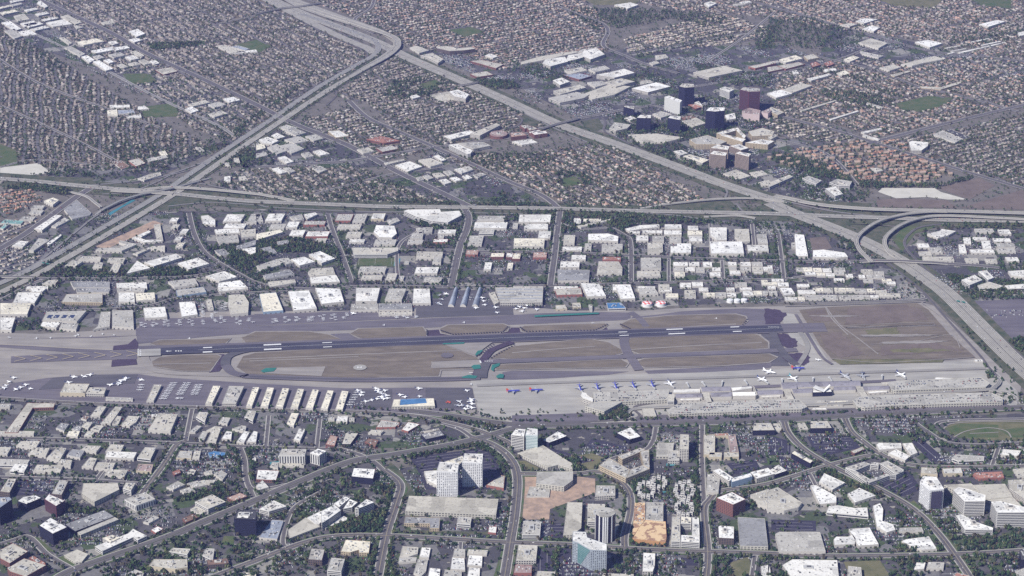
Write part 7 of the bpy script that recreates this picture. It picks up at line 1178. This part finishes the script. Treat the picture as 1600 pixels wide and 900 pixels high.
# ================================================================ LABELS
LM = [(946, 825, 'the round dark tower'), (715, 745, 'the twin white towers'), (705, 800, 'the long white-edged garage'), (530, 805, 'the stepped banded offices'), (382, 820, 'the black lower-left tower'), (218, 784, 'the white ribbed cube office'), (85, 835, 'the black glass block at lower left'), (140, 815, 'the long grey garage roof'), (20, 860, 'the brick offices at lower left'), (458, 712, 'the ribbed office slab'), (868, 765, 'the orange dirt building site'), (1015, 825, 'the orange timber frame'), (975, 725, 'the wedge-shaped apartment block'), (1025, 705, 'the hotel with the pool'), (1145, 790, 'the red brick tower'), (1250, 845, 'the big grey shed with speckled roof'), (1365, 738, 'the square courtyard office'), (1455, 770, 'the white corner tower'), (1520, 790, 'the banded white towers at right'), (1270, 888, 'the white complex at bottom edge'), (920, 865, 'the gridded glass tower'), (660, 875, 'the white offices at bottom'), (740, 872, 'the right-hand white offices'), (555, 850, 'the peach-coloured courtyard building'), (290, 880, 'the cream building among trees'), (1345, 885, 'the dry grass field'), (1130, 700, 'the pink-roofed ring-shaped hotel'), (1225, 670, 'the two dark cube offices'), (1530, 670, 'the green loop park'),
 (645, 628, 'the blue-roofed hangar'), (435, 622, 'the row of cream hangars'), (145, 610, 'the pale twin hangars at left'), (255, 660, 'the big white flat-roofed shed'), (40, 655, 'the L-shaped long roof at left'), (100, 494, 'the solar-panelled roof'), (292, 485, 'the left apron tie-downs'), (390, 475, 'the square cream warehouse'), (470, 472, 'the big bright white warehouse'), (725, 467, 'the three round-roofed hangars'), (812, 460, 'the blue-striped hangar'), (962, 478, 'the blue-roofed fire station'), (1021, 475, 'the chequered tanks'), (1151, 470, 'the white tanks'), (590, 410, 'the green sports pitch'), (675, 340, 'the zigzag apartment block'), (602, 362, 'the stepped white warehouse'), (487, 402, 'the big white twin roofs'), (215, 412, 'the white triangular roof'), (190, 390, 'the white U-shaped warehouse'), (253, 408, 'the long white warehouse'), (1137, 387, 'the widest white warehouse'), (940, 372, 'the arched-top white warehouse'), (1017, 412, 'the square white warehouse'), (1250, 385, 'the shed by the curved ramps'), (1000, 355, 'the wooded creek'), (820, 375, 'the large L-shaped white roofs'), (1470, 365, 'the inner curved ramp'), (1400, 375, 'the two curved ramps'), (80, 350, 'the white depot with striped roof'), (185, 320, 'the left interchange'), (30, 320, 'the orange-roofed estate'), (700, 220, 'the round brick offices'), (560, 260, 'the diagonal avenue'), (640, 262, 'the white office cluster on the diagonal avenue'),
 (720, 150, 'the tall cream block on pale ground'), (880, 145, 'the shopping mall'), (1050, 165, 'the white slab tower'), (1170, 165, 'the dark red tower'), (1140, 248, 'the striped brown towers'), (1360, 255, 'the orange-roofed apartments'), (1440, 305, 'the pale bare field'), (1440, 162, 'the right-hand green park'), (1250, 50, 'the dark wood'), (1350, 70, 'the speckled dark-topped roof'), (1440, 90, 'the white store beside the avenue'), (1360, 38, 'the white roofs near the top right'), (215, 122, 'the upper green field'), (250, 172, 'the school field'), (165, 95, 'the long white sheds on the canal'), (40, 30, 'the top left warehouses'), (720, 50, 'the upper middle park'), (1180, 20, 'the white buildings at the top'), (605, 75, 'the freeway merge'), (385, 75, 'the school beside the lawn'), (1560, 450, 'the orchard behind the freeway'), (950, 285, 'the triangular estate'), (1500, 430, 'the freeway below the road bridge'), (440, 470, 'the runway-side warehouses'), (700, 400, 'the wide avenue')]
RN = {'w': 'white-roofed', 'W': 'bright white-roofed', 't': 'tan-roofed', 'T': 'cream-roofed', 'l': 'pale grey-roofed', 'g': 'grey-roofed', 'd': 'dark-roofed', 'b': 'blue-roofed', 'e': 'teal-roofed', 'r': 'red-roofed', 'o': 'orange-roofed', 'p': 'pink-roofed', 'u': 'blue-grey roofed', 'm': 'maroon-roofed', 'n': 'brown-roofed', 'c': 'terracotta-roofed', 'v': 'purple-grey roofed'}
SN = {'office_tower': 'tower', 'office_building': 'office block', 'parking_garage': 'parking garage', 'warehouse': 'warehouse', 'hangar': 'hangar', 'apartment_block': 'apartment block', 'terminal_hall': 'hall', 'terminal_wing': 'wing', 'canopy': 'canopy', 'commercial_building': 'store building', 'business_unit': 'business unit'}
used = set()
for b in BLD:
    o = b['o']
    if b.get('done'): continue
    o['category'] = {'office_tower': 'tower', 'office_building': 'office building', 'terminal_hall': 'terminal', 'terminal_wing': 'terminal'}.get(b['name'], b['name'].replace('_', ' '))
    if b['name'] in ('commercial_building', 'business_unit', 'warehouse', 'office_building', 'office_tower', 'apartment_block', 'parking_garage', 'hangar'): o['group'] = {'warehouse': 'low flat-roofed warehouses above the runway', 'commercial_building': 'stores, schools and sheds of the far districts', 'business_unit': 'low business buildings below the airport', 'office_building': 'office buildings', 'office_tower': 'office towers', 'apartment_block': 'apartment blocks', 'parking_garage': 'parking garages', 'hangar': 'hangars beside the airfield'}[b['name']]
    if b['label']: o['label'] = b['label']; used.add(b['label']); continue
    sz = 'large ' if b['ar'] > 5200 else 'small ' if b['ar'] < 1100 else 'long ' if max(p_[0] for p_ in b['L']) - min(p_[0] for p_ in b['L']) > 95 else ''
    LAB.append([o, b['px'], b['py'], sz + RN[b['rc']] + ' ' + SN.get(b['name'], 'building'), None, None])
def direction(dx, dy):
    if abs(dx) + abs(dy) < 7: return 'at'
    if abs(dx) > 2.2 * abs(dy): return 'right of' if dx > 0 else 'left of'
    if abs(dy) > 1.2 * abs(dx): return 'below' if dy > 0 else 'above'
    return ('below right of' if dx > 0 else 'below left of') if dy > 0 else ('above right of' if dx > 0 else 'above left of')
buckets = {}
for e in LAB:
    lm = min(LM, key=lambda m: (m[0] - e[1]) ** 2 + (1.6 * (m[1] - e[2])) ** 2); dd = direction(e[1] - lm[0], (e[2] - lm[1]) * 1.6)
    buckets.setdefault(f'{e[3]} {dd} {lm[2]}', []).append(e)
ORD = ['leftmost', 'second from left', 'third from left', 'fourth from left', 'fifth from left', 'sixth from left', 'seventh from left', 'eighth from left', 'ninth from left', 'tenth from left', 'eleventh from left', 'twelfth from left']
for lab, es in buckets.items():
    es.sort(key=lambda e: e[1])
    for k, e in enumerate(es):
        o = e[0]; l = lab
        if len(es) > 1: l = (ORD[k] if k < len(ORD) else f'{k + 1}th from left') + ' ' + lab
        while len(l.split()) > 16 and ' the ' in l: l = ' '.join(l.rsplit(' the ', 1))
        while l in used: l = 'another ' + l
        used.add(l); o['label'] = l
        if e[4]: o['category'] = e[4]; o['group'] = e[5]

for o in bpy.data.objects:
    if o.get('label') and len(o['label'].split()) > 16: print('label too long', o.name)
